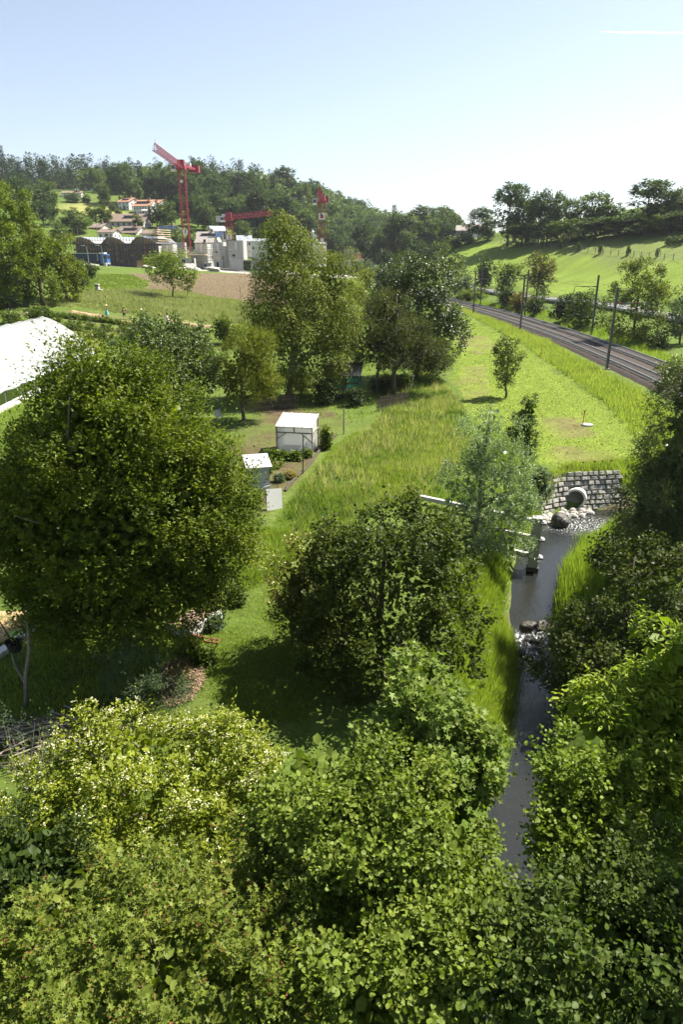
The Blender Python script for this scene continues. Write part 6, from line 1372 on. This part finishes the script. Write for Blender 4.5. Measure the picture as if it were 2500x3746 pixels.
for x in (0, W): bar('rail', t, (x, 0, .95), (x, D, .95), .07, M['wood_dark']); bar('rail', t, (x, 0, 1.55), (x, D, 1.55), .06, M['wood_dark']); ob('glazing', cube(M['green_glass']), t, (x, D/2, 1.35), (0,0,0), (.02, D*.92, 1.3))
for k in range(6): ob('glazing', cube(M['green_glass']), t, (W*(k+.5)/6, D, 1.3), (0,0,0), (W/6*.9, .02, 1.6))
for k in range(7): bar('glazing_bar', t, (W*k/6, D-.04, .5), (W*k/6, D-.04, 2.3), .03, M['wood_dark'])
p = spot(783, 912); t = thing('garden_table', 'pale oval garden table between the two clipped bushes', 'table', p)
MB().lathe([(.01,.76),(.9,.76),(.92,.73),(.9,.70),(.01,.70)], k=24).build('table_top', M['grey_wall'], t).scale = (1, .6, 1)
for x in (-.5, .5): bar('leg', t, (x, 0, -.05), (x, 0, .7), .07, M['wood_dark'])
for y in (-.95, .95):
    b = thing('bench', ('front' if y < 0 else 'rear') + ' slatted bench at the pale garden table', 'bench', (p[0], p[1] + y, p[2]))
    for k in range(3): bx('slat', b, (0, -.14 + .14*k, .44), (1.5, .11, .03), M['wood_dark'])
    for x in (-.6, .6): bar('leg', b, (x, 0, -.05), (x, 0, .43), .06, M['wood_dark'])
# picket fences in the shade
for (a, b, lab) in (((572,948),(640,938),'dark picket fence behind the yellow willow trunk'), ((648,940),(682,936),'short piece of dark picket fence beside the birch trunk'), ((865,944),(935,930),'dark picket fence under the yew')):
    p, q = spot(*a), spot(*b); L = np.linalg.norm((q-p)[:2]); rz = math.atan2(q[1]-p[1], q[0]-p[0]); t = thing('picket_fence', lab, 'fence', p, rz); g = np.random.default_rng(int(a[0])); n = int(L/.16)
    for z in (.3, .8): bar('rail', t, (0, .04, z), (L, .04, z), .06, M['wood_grey'])
    for k in range(n): bx('picket', t, (L*(k+.5)/n, 0, .5 + .04*g.normal()), (.09, .025, 1.2), M['wood_dark'])
# chair and barrow-like light things in shade
p = spot(503, 968); t = thing('garden_chair', 'light folding chair in the shade behind the hornbeam', 'chair', p, R(40))
for k in range(5): bx('slat', t, (0, .22, .5 + .09*k), (.5, .02, .06), M['white'])
for x in (-.24, .24): bar('leg', t, (x, -.2, 0), (x, .22, .95), .03, M['steel']); bar('leg', t, (x, .25, 0), (x, -.2, .45), .03, M['steel'])
bx('seat', t, (0, 0, .45), (.5, .45, .03), M['white'])
# beehive on stand
p = spot(225, 671); t = thing('beehive', 'grey two-storey beehive on a stand in the bright grass', 'beehive', p, R(-10))
for x in (-.25, .25):
    for y in (-.2, .2): bar('leg', t, (x, y, -.1), (x, y, .45), .07, M['wood_dark'])
bx('shelf', t, (.22, 0, .50), (1.15, .6, .06), M['white']); bx('hive_box', t, (-.05, 0, .72), (.62, .52, .36), M['grey_wall']); bx('hive_box', t, (-.05, 0, 1.11), (.60, .50, .34), M['wood_grey']); bx('lid', t, (-.05, 0, 1.34), (.72, .6, .09), M['white'])
# paving slabs by the hornbeam
p0 = spot(605, 1295); t = thing('stone_path', 'pale rough paving slabs in the grass at the right of the hornbeam', 'path', p0, R(20)); g = np.random.default_rng(12)
for k, (x, y) in enumerate(((-.1,-.35),(-.0,-.05),(.08,.28),(.32,.50),(-.25,-.62))): bx('slab', t, (x, y, .04 + .02*k % .05), (.46, .30, .08), M['gravel'], rot=(g.uniform(-.1,.1), g.uniform(-.1,.1), g.uniform(-.3,.3)))
# raised bed and rusty iron under the hornbeam
p = spot(446, 1462); t = thing('raised_bed', 'pale boarded raised bed under the right edge of the hornbeam', 'raised bed', (p[0], p[1], p[2]), R(58))
for k in range(2): bx('board', t, (.55, 0, .12 + .2*k), (1.7, .05, .18), M['white']); bx('board', t, (-.3, .5, .12 + .2*k), (.05, 1.0, .18), M['white'])
bx('soil', t, (.55, .5, .18), (1.6, .9, .3), M['chips'])
p = spot(462, 1474); t = thing('iron_scrap', 'rusty iron roller frame lying beside the raised bed', 'scrap iron', p, R(-10))
MB().lathe([(.10,-.2),(.13,-.2),(.13,.2),(.10,.2)], k=14, axis=(1,0,0)).build('roller', M['rust'], t, (-.18, 0, .15)); 
for y in (-.1, .1): bar('frame_bar', t, (0, y, .14), (.62, y, .10), .035, M['rust'])
for x in (.25, .45, .62): bar('cross_bar', t, (x, -.12, .12), (x, .12, .12), .03, M['rust'])
# pot on a stand, curved trunk, bowl, kerb at the left edge
p = at_y(45, 1562, 16.2); p[2] = tz(p[0], p[1]); q = at_y(33, 1483, 16.2)
t = thing('plant_pot', 'black pot hanging on an iron stand at the left edge', 'pot', (q[0], q[1], p[2])); hz = q[2] - p[2]
MB().lathe([(.01,0),(.16,0),(.22,.26),(.24,.27),(.21,.25),(.15,.02),(.01,.02)], k=18).build('pot', M['black'], t, (0,0,hz-.12)); MB().tube([(0,0,-.2),(0,0,hz-.12)], .02, 6).build('stand_pole', M['dark_steel'], t); MB().tube([(.2,0,hz-.2),(.22,.0,hz-.9),(.1,0,hz-1.0)], .012, 5).build('curl', M['dark_steel'], t); MB().tube([(-.02,0,hz+.1),(-.25,0,hz+.7),(-.42,0,hz+1.1)], [.025,.02,.012], 5).build('stick', M['wood_dark'], t)
q2 = at_y(64, 1448, 16.0); t = thing('tree_stem', 'bare curved grey stem beside the black pot', 'stem', p); v = q2 - p; MB().tube([(0,0,-.3), v*.4 + [-.02,0,0], v*.75 + [.05,0,0], v, v + [.0,.1,.5]], [.07,.06,.05,.045,.03], 8).build('trunk', M['bark_grey'], t, smooth=True); MB().tube([v*.3, v*.5 + [-.3,0,.1], v*.62 + [-.42,0,.5]], [.04,.03,.015], 6).build('branch', M['bark_grey'], t)
p = spot(37, 1460); t = thing('bowl', 'bright green plastic bowl lying on the straw at the left edge', 'bowl', p); MB().lathe([(.01,.02),(.11,.02),(.20,.10),(.21,.10),(.12,.0),(.01,.0)], k=20).build('bowl', mat('green_plastic_bowl', (.15,.62,.10), .4), t)
a, b = spot(-12, 1512), spot(82, 1442); t = thing('kerb', 'pale stone kerb edging the straw bed at the left edge', 'kerb', a, math.atan2(b[1]-a[1], b[0]-a[0])); L = np.linalg.norm((b-a)[:2])
for k in range(3): bx('kerb_stone', t, (L*(k+.5)/3, 0, .05), (L/3*.98, .30, .22), M['concrete_pipe'])
poly = [spot(x, y) for x, y in ((-60,1500),(-20,1490),(75,1436),(60,1405),(-60,1405))]; c = np.mean(poly, 0)
tag(ob('straw_bed', MB().add([(*(q[:2] - c[:2]), tz(q[0], q[1]) - c[2] + .06) for q in poly] + [(0,0,tz(c[0],c[1]) - c[2] + .10)], [(i, (i+1) % 5, 5) for i in range(5)]).mesh('straw_bed', M['straw']), None, tuple(c)), 'straw covered bed behind the pale kerb at the left edge', 'garden bed')
# brush pile
p = at_y(130, 1600, 14.6); p[2] = tz(p[0], p[1]); t = thing('brush_pile', 'big heap of cut branches in the shade below the hornbeam', 'brush pile', p); g = np.random.default_rng(15)
stm = [MB().tube([(-1,0,0),(-.3,.06*k,.05),(.4,-.05,.02*k),(1,.08,0)], [.022,.019,.015,.006], 5).mesh('branch', M['wood_grey'] if k else M['wood_dark']) for k in range(3)]
for k in range(130):
    x, y = g.normal() * .9, g.normal() * .45; h = max(.05, .75 - .25*abs(x) - .5*abs(y)) * g.random() + .05
    s = g.uniform(.5, 1.2); ob('branch', stm[k % 3], t, (x, y, h), (g.normal()*.15, g.normal()*.18, g.normal()*.5), (s, s, s))
# wood chips
m_ = thing('chip_heap', 'patch of brown wood chips beside the grey shrub', 'wood chips', spot(415, 1555)); g = np.random.default_rng(17); c0 = np.array(m_.location)
pl = poly_xy([(372,1528),(420,1505),(468,1530),(470,1570),(440,1610),(395,1625),(352,1605)]); V = []; lo, hi = pl.min(0), pl.max(0); pts = lo + (hi - lo) * g.random((4200, 2)); pts = pts[inside(pts[:,0], pts[:,1], pl)]
zz = terrain(pts[:,0], pts[:,1]) + .05 + .05 * g.random(len(pts)); n = len(pts); Lc = g.uniform(.04, .11, n)
V, F = leaf_mesh(np.c_[pts, zz] - c0, sph(n, g) * [1,1,.3], sph(n, g)*.5 + [0,0,1], Lc, Lc*.45, KITE)
tag(ob('chips', mesh_np('chips', V, F, leaf_mat('chip', .0, .9, .1), np.repeat(np.array([.26,.18,.12]) * g.uniform(.4, 1.5, (n,1)), 4, 0)), m_), kind='stuff')
# vegetable rows in the plot
ROWS = [((95,722),(205,737),'mid',.30,.55,'bean row'), ((120,742),(330,765),'mid',.45,.8,'tall leafy potato row'), ((140,724),(260,742),'hazel',.25,.4,'lettuce row'), ((215,736),(330,752),'hazel',.3,.45,'cabbage row'), ((150,752),(300,778),'mid',.4,.7,'leafy row'), ((240,790),(330,798),[(.04,.08,.05),(.05,.10,.06),(.07,.12,.07)],.4,.7,'blue-green leek patch'), ((200,772),(320,786),'mid',.35,.6,'low vegetable row'), ((395,752),(480,763),'bright',.15,.3,'weedy row'), ((420,775),(465,800),'mid',.3,.5,'herb row'), ((560,1078),(640,1072),'hazel',.3,.4,'leafy bed below the greenhouse'), ((600,1050),(690,1056),'mid',.2,.3,'low plants at the greenhouse foot')]
for k, (a, b, cols, h, w, nm) in enumerate(ROWS):
    p, q = spot(*a), spot(*b); L = np.linalg.norm((q-p)[:2]); n = max(5, int(L / (w*.8))); lob = [(*( (p + (q-p)*(i+.5)/n)[:2] - p[:2]), tz(*((p + (q-p)*(i+.5)/n)[:2])) - p[2] + h*.4, w*.7, w*.6, h*.55) for i in range(n)]
    tree('vegetable_row', nm + ' number %d' % (k+1) if False else {0:'row of beans nearest the bent gardeners',1:'tall dark leafy row just behind the polytunnel',2:'pale lettuce row at the upper left of the plot',3:'row of grey-green cabbages in front of the woman in the teal skirt',4:'leafy row in the middle of the vegetable plot',5:'blue-green leek patch right of the polytunnel',6:'low row of vegetables between the leeks and the tall row',7:'weedy strip in front of the straw mulch',8:'herb strip beside the walking man',9:'leafy bed below the small greenhouse',10:'low plants at the foot of the small greenhouse'}[k], p, lob, max(24, n*4), w*.35, 9, cols, 300 + k, tmpl=OVAL, core=0, cat='vegetables', n=5, L=.3, lL=.17, lW=.12, up=.8, out=.5)
for a, b, w, lab in (((385,737),(485,752),.7,'brown straw mulch strip behind the man in the black hat'), ((165,717),(235,728),.6,'short brown straw strip in the upper plot'), ((245,738),(300,742),.5,'pale straw path beside the woman in black')):
    p, q = spot(*a), spot(*b); n = 14; V = []; g = np.random.default_rng(int(a[0]))
    dd = nrm((q-p)[:2]); nn_ = np.array([-dd[1], dd[0]])
    for i in range(n):
        c = (p + (q-p)*i/(n-1))[:2]
        for o, hh in ((-w,.0),(-w*.5,.28),(0,.36),(w*.5,.28),(w,0)): e = c + nn_*o*g.uniform(.85,1.15); V.append((*(e - p[:2]), tz(*e) - p[2] + hh*g.uniform(.6,1.2)))
    tag(MB().add(V, [(i*5+j, i*5+j+1, (i+1)*5+j+1, (i+1)*5+j) for i in range(n-1) for j in range(4)]).build('straw_strip', M['straw'], None, tuple(p)), lab, 'mulch')
for k, (x, y, h, w, cols, lab) in enumerate(((640,1105,14,16,'grey','grey-green lavender clump in the bed below the greenhouse'),(610,1085,16,20,'mid','blue-green leek clump left of the yellow plants'),(668,1098,14,18,[(.25,.2,.06),(.3,.25,.08),(.35,.28,.1)],'yellow withering plants in the greenhouse bed'),(705,1048,16,20,'hazel','iris clump in front of the greenhouse corner'),(490,1440,24,36,'grey','grey lavender beside the raised bed'),(478,1415,20,40,'bright','bright herb clump above the lavender'),(440,1500,36,44,'hazel','green herb bush below the raised bed'),(545,1385,30,34,'mid','tall grass clump at the edge of the mown grass'),(470,1520,28,40,'mid','herb clump right of the wood chips'),(500,1410,34,30,'dark','dark rosemary bush at the right edge of the hornbeam'))):
    small('plant', lab, x, y, h, w, cols, 620 + k, 'bush', .8, cat='plant', trunk=True)

# ------------------------------------------------------------------ people
def skin_body(name, J, E, m, parent, sub=1):
    me = bpy.data.meshes.new(name); ks = list(J); me.from_pydata([J[k][0] for k in ks], [], []); me.edges.add(len(E))
    me.edges.foreach_set('vertices', np.array([[ks.index(a), ks.index(b)] for a, b in E], np.int32).ravel()); me.update()
    o = bpy.data.objects.new(name, me); COL.objects.link(o); md = o.modifiers.new('s', 'SKIN')
    for i, k in enumerate(ks): me.skin_vertices[0].data[i].radius = (J[k][1], J[k][1] if len(J[k]) < 3 else J[k][2])
    me.skin_vertices[0].data[0].use_root = True
    s = o.modifiers.new('d', 'SUBSURF'); s.levels = sub; s.render_levels = sub
    bpy.context.view_layer.update(); dg = bpy.context.evaluated_depsgraph_get()
    nm = bpy.data.meshes.new_from_object(o.evaluated_get(dg)); nm.name = name; nm.materials.clear(); nm.materials.append(M[m])
    nm.polygons.foreach_set('use_smooth', np.ones(len(nm.polygons), bool)); bpy.data.objects.remove(o)
    return ob(name, nm, parent)
def person(label, p, rz, shirt, trousers, hat=None, lean=0., arms='down', skirt=False, shorts=False, stride=.12, h=1.7, hair=True):
    t = thing('person', label, 'person', p, rz); k = h / 1.75; cl, sl = math.cos(lean), math.sin(lean)
    def up(x, y, z):      # lean the upper body forward (towards -Y) about the hips
        z0 = .95; dz = z - z0; return (x * k, (y * cl - dz * sl) * k, (z0 + dz * cl + y * sl * .3) * k)
    J = {'hip': ((0, 0, .95*k), .13*k, .10*k), 'waist': (up(0, 0, 1.10), .125*k, .095*k), 'chest': (up(0, .0, 1.32), .15*k, .105*k), 'neck': (up(0, 0, 1.49), .055*k), 'jaw': (up(0, -.015, 1.56), .07*k, .08*k), 'head': (up(0, -.01, 1.66), .082*k, .10*k), 'crown': (up(0, .0, 1.73), .055*k)}
    E = [('hip','waist'),('waist','chest'),('chest','neck'),('neck','jaw'),('jaw','head'),('head','crown')]
    for s, n in ((-1, 'l'), (1, 'r')):
        J['th'+n] = ((s*.10*k, 0, .88*k), .085*k); J['kn'+n] = ((s*.11*k, -s*stride*.7*k - .02, .50*k), .056*k); J['an'+n] = ((s*.11*k, -s*stride*k*1.2 + .03, .09*k), .038*k); J['to'+n] = ((s*.13*k, -s*stride*k*1.2 - .12, .035*k), .035*k)
        E += [('hip','th'+n),('th'+n,'kn'+n),('kn'+n,'an'+n),('an'+n,'to'+n)]
        sh = up(s*.19, 0, 1.40); J['sh'+n] = (sh, .055*k)
        if arms == 'up' and s == 1: el = (sh[0] + .08, sh[1] - .12, sh[2] + .20); wr = (sh[0] + .06, sh[1] - .16, sh[2] + .44)
        elif arms == 'front': el = (sh[0] + s*.03, sh[1] - .10, sh[2] - .24*k); wr = (sh[0] - s*.03, sh[1] - .26, sh[2] - .40*k)
        elif arms == 'hip' and s == 1: el = (sh[0] + .16, sh[1] + .03, sh[2] - .22); wr = (sh[0] + .0, sh[1] - .06, sh[2] - .40)
        else: el = (sh[0] + s*.05, sh[1] + .02, sh[2] - .27*k); wr = (sh[0] + s*.06, sh[1] - .06, sh[2] - .50*k)
        hd = tuple(np.array(wr) + (np.array(wr) - np.array(el)) * .32)
        J['el'+n] = (el, .040*k); J['wr'+n] = (wr, .027*k); J['ha'+n] = (hd, .030*k, .018*k); E += [('chest','sh'+n),('sh'+n,'el'+n),('el'+n,'wr'+n),('wr'+n,'ha'+n)]
    skin_body('body', J, E, 'skin', t)
    def shell(name, keys, m, gr, extra=()):
        K = {a: (J[a][0],) + tuple(r + gr for r in J[a][1:]) for a in keys}; skin_body(name, K, [e for e in E if e[0] in K and e[1] in K] + list(extra), m, t)
    shell('shirt', ['waist', 'chest', 'shl', 'shr', 'ell', 'elr'] + (['wrl', 'wrr'] if arms == 'front' else []), shirt, .022)
    if skirt:
        MB().lathe([(.15*k, 1.0*k), (.20*k, .85*k), (.30*k, .35*k)], k=14).build('skirt', M[trousers], t, smooth=True)
    else: shell('trousers', ['hip', 'thl', 'thr', 'knl', 'knr'] + ([] if shorts else ['anl', 'anr']), trousers, .022)
    hp = np.array(J['head'][0])
    if hair: MB().lathe([(.105*k, -.06*k), (.112*k, .03*k), (.09*k, .10*k), (.03*k, .13*k)], k=12).build('hair', M['c_hair'], t, tuple(hp + [0, .02, 0]), smooth=True)
    for s in (-1, 1): MB().lathe([(.008, 0), (.008, .006), (.001, .008)], k=6, axis=(0, -1, 0)).build('eye', M['black'], t, (hp[0] + s*.032, hp[1] - .098*k, hp[2]))
    if hat: MB().lathe([(.24*k, .0), (.23*k, .02), (.115*k, .035), (.105*k, .12*k), (.06*k, .15*k), (.005, .155*k)], k=16).build('hat', M[hat], t, tuple(hp + [0, 0, .055*k]), (lean, 0, 0), smooth=True)
    for n in 'lr': MB().box((0, -.03, 0), (.10, .27, .09)).build('shoe', M['c_navy'], t, (J['an'+n][0][0], J['an'+n][0][1] - .06, .045))
    return t, J
def foot(px, py): p = spot(px, py); return (p[0], p[1], p[2])
person('woman in a dark top, teal skirt and straw hat in the upper vegetable plot', foot(246, 728), R(-70), 'c_navy', 'c_teal', 'hat', skirt=True)
person('woman in black top and black shorts standing at the meadow edge', foot(285.5, 733), R(20), 'c_black', 'c_black', None, shorts=True, arms='hip', h=1.72)
t, J = person('person in a blue shirt, dark shorts and straw hat holding up a long stick', foot(325.5, 737), R(120), 'c_blue', 'c_navy', 'hat', arms='up', shorts=True)
a = Vector(J['har'][0]); st = tag(ob('stick', MB().tube([(0,0,-.9),(0,.02,.4),(-.05,.05,1.5)], [.018,.016,.01], 6).mesh('stick', M['wood_grey'])), 'thin stick held up by the person in the blue shirt', 'stick'); st.location = Vector(t.location) + Matrix.Rotation(R(120), 3, 'Z') @ a
person('man in white shirt, grey trousers and black hat beside the straw mulch', foot(385, 747), R(-100), 'c_white', 'c_grey', 'c_black', arms='front', stride=.2)
person('man in a black shirt and khaki trousers walking on the grass path', foot(475.5, 804), R(170), 'c_black', 'c_khaki', None, stride=.2, h=1.8)
person('stooping person in light grey at the left edge behind the polytunnel', foot(23, 741), R(70), 'c_grey', 'c_khaki', 'c_black', lean=.35, arms='front')
person('bending person in white shirt and dark shorts behind the polytunnel', foot(70, 738), R(-80), 'c_white', 'c_black', 'c_black', lean=1.0, arms='front', shorts=True)
person('crouching person in navy bent over between the rows', foot(309, 766), R(110), 'c_navy', 'c_navy', None, lean=1.35, arms='front', h=1.5)
# ------------------------------------------------------------------ grass and low growth
def blades(name, poly, n, h, w, cols, seed, lean=.35, clump=.6, per=5, patch=None, heads=0., zoff=0, spread=.10):
    g = np.random.default_rng(seed); lo, hi = poly.min(0), poly.max(0); pts = np.zeros((0, 2)); nt = n // per
    while len(pts) < nt:
        q = lo + (hi - lo) * g.random((nt * 2, 2)); q = q[inside(q[:, 0], q[:, 1], poly)]
        if patch: q = q[fnoise(q[:, 0], q[:, 1], patch, seed) + .25 * (g.random(len(q)) - .5) > .42]
        pts = np.vstack([pts, q])
    pts = pts[:nt]; tone = fnoise(pts[:, 0], pts[:, 1], 4.5, seed + 3); hs_ = (.35 + 1.3 * fnoise(pts[:, 0], pts[:, 1], 3, seed + 5))
    P = np.repeat(pts, per, 0) + g.normal(size=(nt * per, 2)) * spread; n = len(P); z = terrain(P[:, 0], P[:, 1]) + zoff
    H = g.uniform(h[0], h[1], n) * np.repeat(hs_, per); a = g.uniform(0, 2*math.pi, n); b = g.uniform(0, 2*math.pi, n); W = w * 1.35 * g.uniform(.6, 1.4, n)
    base = np.c_[P, z - .03]; s = np.c_[np.cos(a), np.sin(a), 0*a] * (W/2)[:, None]; tip = base + np.c_[np.cos(b)*lean*H, np.sin(b)*lean*H, H]
    V = np.stack([base - s, base + s, tip], 1).reshape(-1, 3); i = (np.arange(n)*3)[:, None]
    F = i + [0, 1, 2]; cols = np.asarray(cols, float)
    f = np.clip(np.repeat(tone, per) * .7 + g.random(n) * .45 - .08, 0, .999) * (len(cols) - 1); k = f.astype(int); fr = (f - k)[:, None]
    c = (cols[k] * (1 - fr) + cols[np.minimum(k+1, len(cols)-1)] * fr) * g.uniform(.8, 1.2, (n, 1)); C = np.repeat(c[:, None, :], 3, 1)
    if heads: hm = g.random(n) < heads; C[hm, 2:, :] = np.array([.30, .27, .15])
    return tag(ob(name, mesh_np(name, V, F, M['grass'], C.reshape(-1, 3))), kind='stuff')
GR = [(.105,.16,.026),(.18,.235,.04),(.25,.29,.07)]; GB = [(.12,.18,.024),(.17,.23,.032),(.23,.275,.05)]; GP = [(.11,.15,.045),(.18,.20,.095),(.25,.25,.15)]
blades('meadow_grass', MEADOW, 52000, (.18, .5), .026, [(.07,.12,.02)] + GR + [(.26,.27,.11)], 1, heads=.14, patch=3.2, lean=.5)
blades('meadow_herbs', MEADOW, 9000, (.15, .45), .06, [(.045,.09,.014),(.07,.13,.02),(.10,.17,.03)], 21, patch=1.7, lean=.7, per=8, spread=.16)
blades('meadow_turf', MEADOW, 26000, (.06, .2), .03, GB, 22, lean=.6)
PX = lambda *a: poly_xy(list(a))
blades('bank_grass', PX((1050,1470),(1100,1395),(1145,1400),(1170,1455),(1205,1540),(1198,1650),(1166,1745),(1135,1760),(1090,1690),(1050,1570)), 26000, (.22, .55), .02, GB, 2, heads=.12)
blades('reed', PX((1283,1390),(1290,1310),(1322,1248),(1400,1205),(1440,1230),(1430,1300),(1350,1390),(1310,1440)), 11000, (.3, .75), .03, GB, 3, lean=.3)
blades('bank_grass', PX((1225,1140),(1250,1105),(1300,1072),(1400,1066),(1490,1050),(1500,1120),(1420,1098),(1360,1090),(1290,1108),(1255,1150)), 12000, (.25, .6), .03, GR + [(.28,.27,.10)], 4, heads=.1)
blades('bank_grass', PX((1120,1190),(1190,1170),(1245,1180),(1200,1235),(1160,1300),(1120,1290)), 7000, (.3, .7), .025, GB, 5)
blades('verge_grass', PX((1030,690),(1120,728),(1250,778),(1386,856),(1480,905),(1560,960),(1540,1040),(1490,1060),(1475,1020),(1400,934),(1300,862),(1200,790),(1100,736),(1050,712)), 42000, (.25, .7), .04, GR + [(.28,.28,.10)], 6, heads=.12)
blades('verge_grass', PX((1060,693),(1180,712),(1300,752),(1420,800),(1540,850),(1568,830),(1440,770),(1320,735),(1200,706),(1080,682)), 14000, (.3, .8), .05, GB, 7, heads=.08)
blades('pale_meadow_grass', PALE, 60000, (.3, .65), .05, GP, 8, heads=.25)
blades('bright_meadow_grass', LUSH, 16000, (.15, .35), .08, [(.10,.145,.024),(.14,.18,.034),(.18,.21,.05)], 9)
LAWN = PX((430,1570),(470,1480),(545,1390),(590,1310),(610,1240),(640,1180),(700,1100),(770,1020),(820,990),(850,1000),(760,1080),(690,1160),(660,1230),(690,1260),(650,1330),(690,1480),(760,1560),(700,1660),(560,1650))
blades('lawn_grass', LAWN, 52000, (.05, .14), .022, GB, 10, lean=.7)
blades('rough_grass', PX((530,1270),(600,1215),(690,1230),(690,1280),(640,1300),(560,1360)), 9000, (.2, .5), .025, GR, 11)
blades('rough_grass', PX((-60,960),(140,905),(260,930),(560,980),(560,1180),(600,1190),(600,1300),(300,1400),(-60,1400)), 26000, (.15, .5), .03, GR, 12, patch=6)
blades('rough_grass', PX((480,700),(600,720),(1050,700),(1040,900),(960,850),(850,980),(640,930),(480,850)), 30000, (.12, .4), .04, GR, 13, patch=8)
blades('rough_grass', PX((-40,1420),(420,1400),(440,1560),(300,1760),(-80,1760)), 16000, (.08, .25), .02, GR, 14, patch=3)
blades('rough_grass', PX((860,1000),(1000,1140),(1060,1090),(1090,990),(1200,1010),(1240,1070),(1230,1120),(1150,1180),(1000,1160),(860,1160)), 22000, (.1, .35), .025, GB, 15, patch=5)
blades('bank_grass', PX((1030,1340),(1100,1290),(1165,1310),(1152,1400),(1145,1400),(1100,1395),(1050,1470)), 9000, (.15, .45), .03, GB, 23)
blades('seed_grass', MEADOW, 7000, (.45, .8), .02, [(.22,.22,.10),(.30,.28,.16),(.36,.32,.20)], 24, patch=6, heads=.4)
# crop seedlings in rows
g = np.random.default_rng(51); P = []
lo, hi = CROP.min(0), CROP.max(0); th = R(98); u = np.array([math.cos(th), math.sin(th)]); v = np.array([-u[1], u[0]]); c = (lo + hi) / 2
for r in np.arange(-40, 40, .30):
    s = np.arange(-60, 60, .11); q = c + np.outer(s + g.uniform(-.06, .06, len(s)), u) + v * (r + .5 * np.sin(s / 14))[:, None] + g.normal(size=(len(s), 2)) * .04; P.append(q)
P = np.vstack(P); P = P[inside(P[:, 0], P[:, 1], CROP)]
sp_ = sum(inside(P[:, 0], P[:, 1], q) for q in (SOIL1, SOIL2, SOIL3, SOIL4)) > 0; P = P[(g.random(len(P)) > .25) & (~sp_ | (g.random(len(P)) > .75))]
if len(P) > 42000: P = P[g.choice(len(P), 42000, replace=False)]
n = len(P); a = g.uniform(0, 6.28, n); D = np.c_[np.cos(a), np.sin(a), .7 + 0*a]; L = g.uniform(.06, .15, n); V, F = leaf_mesh(np.c_[P, terrain(P[:, 0], P[:, 1])], D, sph(n, g) * .5 + [0, 0, .6], L, L * .7, KITE)
tag(ob('crop_plants', mesh_np('crop_plants', V, F, M['grass'], np.repeat(np.array([.10,.165,.016]) * g.uniform(.7, 1.3, (n, 1)), 4, 0))), kind='stuff')
# ploughed field: ridges with seedlings
a0, a1 = spot(420, 633)[:2], spot(545, 684)[:2]; u = nrm(a1 - a0); v = np.array([-u[1], u[0]]); lo, hi = PLOUGH.min(0), PLOUGH.max(0); V = []; F = []; k = 0; c = (lo + hi) / 2; sv_ = []
for r in np.arange(-90, 90, 1.15):
    s = np.arange(-110, 110, 2.2); q = c + np.outer(s, u) + v * (r + 9 * (s / 70) ** 2)[:, None]; ok = inside(q[:, 0], q[:, 1], PLOUGH)
    for i in range(len(s) - 1):
        if ok[i] and ok[i+1]:
            for e in (i, i + 1):
                z0 = tz(q[e, 0], q[e, 1]) if False else 0
                V += [(*(q[e] - v * .36), -.04), (*q[e], .17), (*(q[e] + v * .36), -.04)]
            F += [(k, k+3, k+4, k+1), (k+1, k+4, k+5, k+2)]; k += 6; sv_.append(q[i]); sv_.append(q[i] + (q[i+1] - q[i]) * .5)
V = np.array(V); V[:, 2] += terrain(V[:, 0], V[:, 1]); tag(ob('plough_ridges', mesh_np('plough_ridges', V, np.array(F), mat('ploughed_soil', (.135, .095, .065), 1, .1, noise=.25, nscale=1.2))), kind='stuff')
P = np.array(sv_) + v * .05; P = np.repeat(P, 3, 0) + g.normal(size=(len(P) * 3, 2)) * .10; n = len(P); L = g.uniform(.14, .26, n)
Vv, Ff = leaf_mesh(np.c_[P, terrain(P[:, 0], P[:, 1]) + .12], np.c_[g.normal(size=(n, 2)), np.full(n, 1.2)], sph(n, g), L, L * .5, KITE)
tag(ob('seedlings', mesh_np('seedlings', Vv, Ff, M['grass'], np.repeat(np.array([.10,.16,.02]) * g.uniform(.7, 1.3, (n, 1)), 4, 0))), kind='stuff')
# poppies above the wall
for k, (x, y) in enumerate(((1335,1083),(1362,1081),(1380,1080),(1300,1092),(1400,1078))):
    p = spot(x, y); t = thing('poppy', 'small red poppy in the grass above the stone wall', 'flower', p, 0, 'poppies above the stone wall'); bar('stem', t, (0,0,-.1), (.03,0,.55), .01, M['orange'] if False else M['c_khaki']); MB().lathe([(.01,0),(.06,.03),(.07,.07)], k=8).build('petal', M['red'], t, (.03,0,.55))
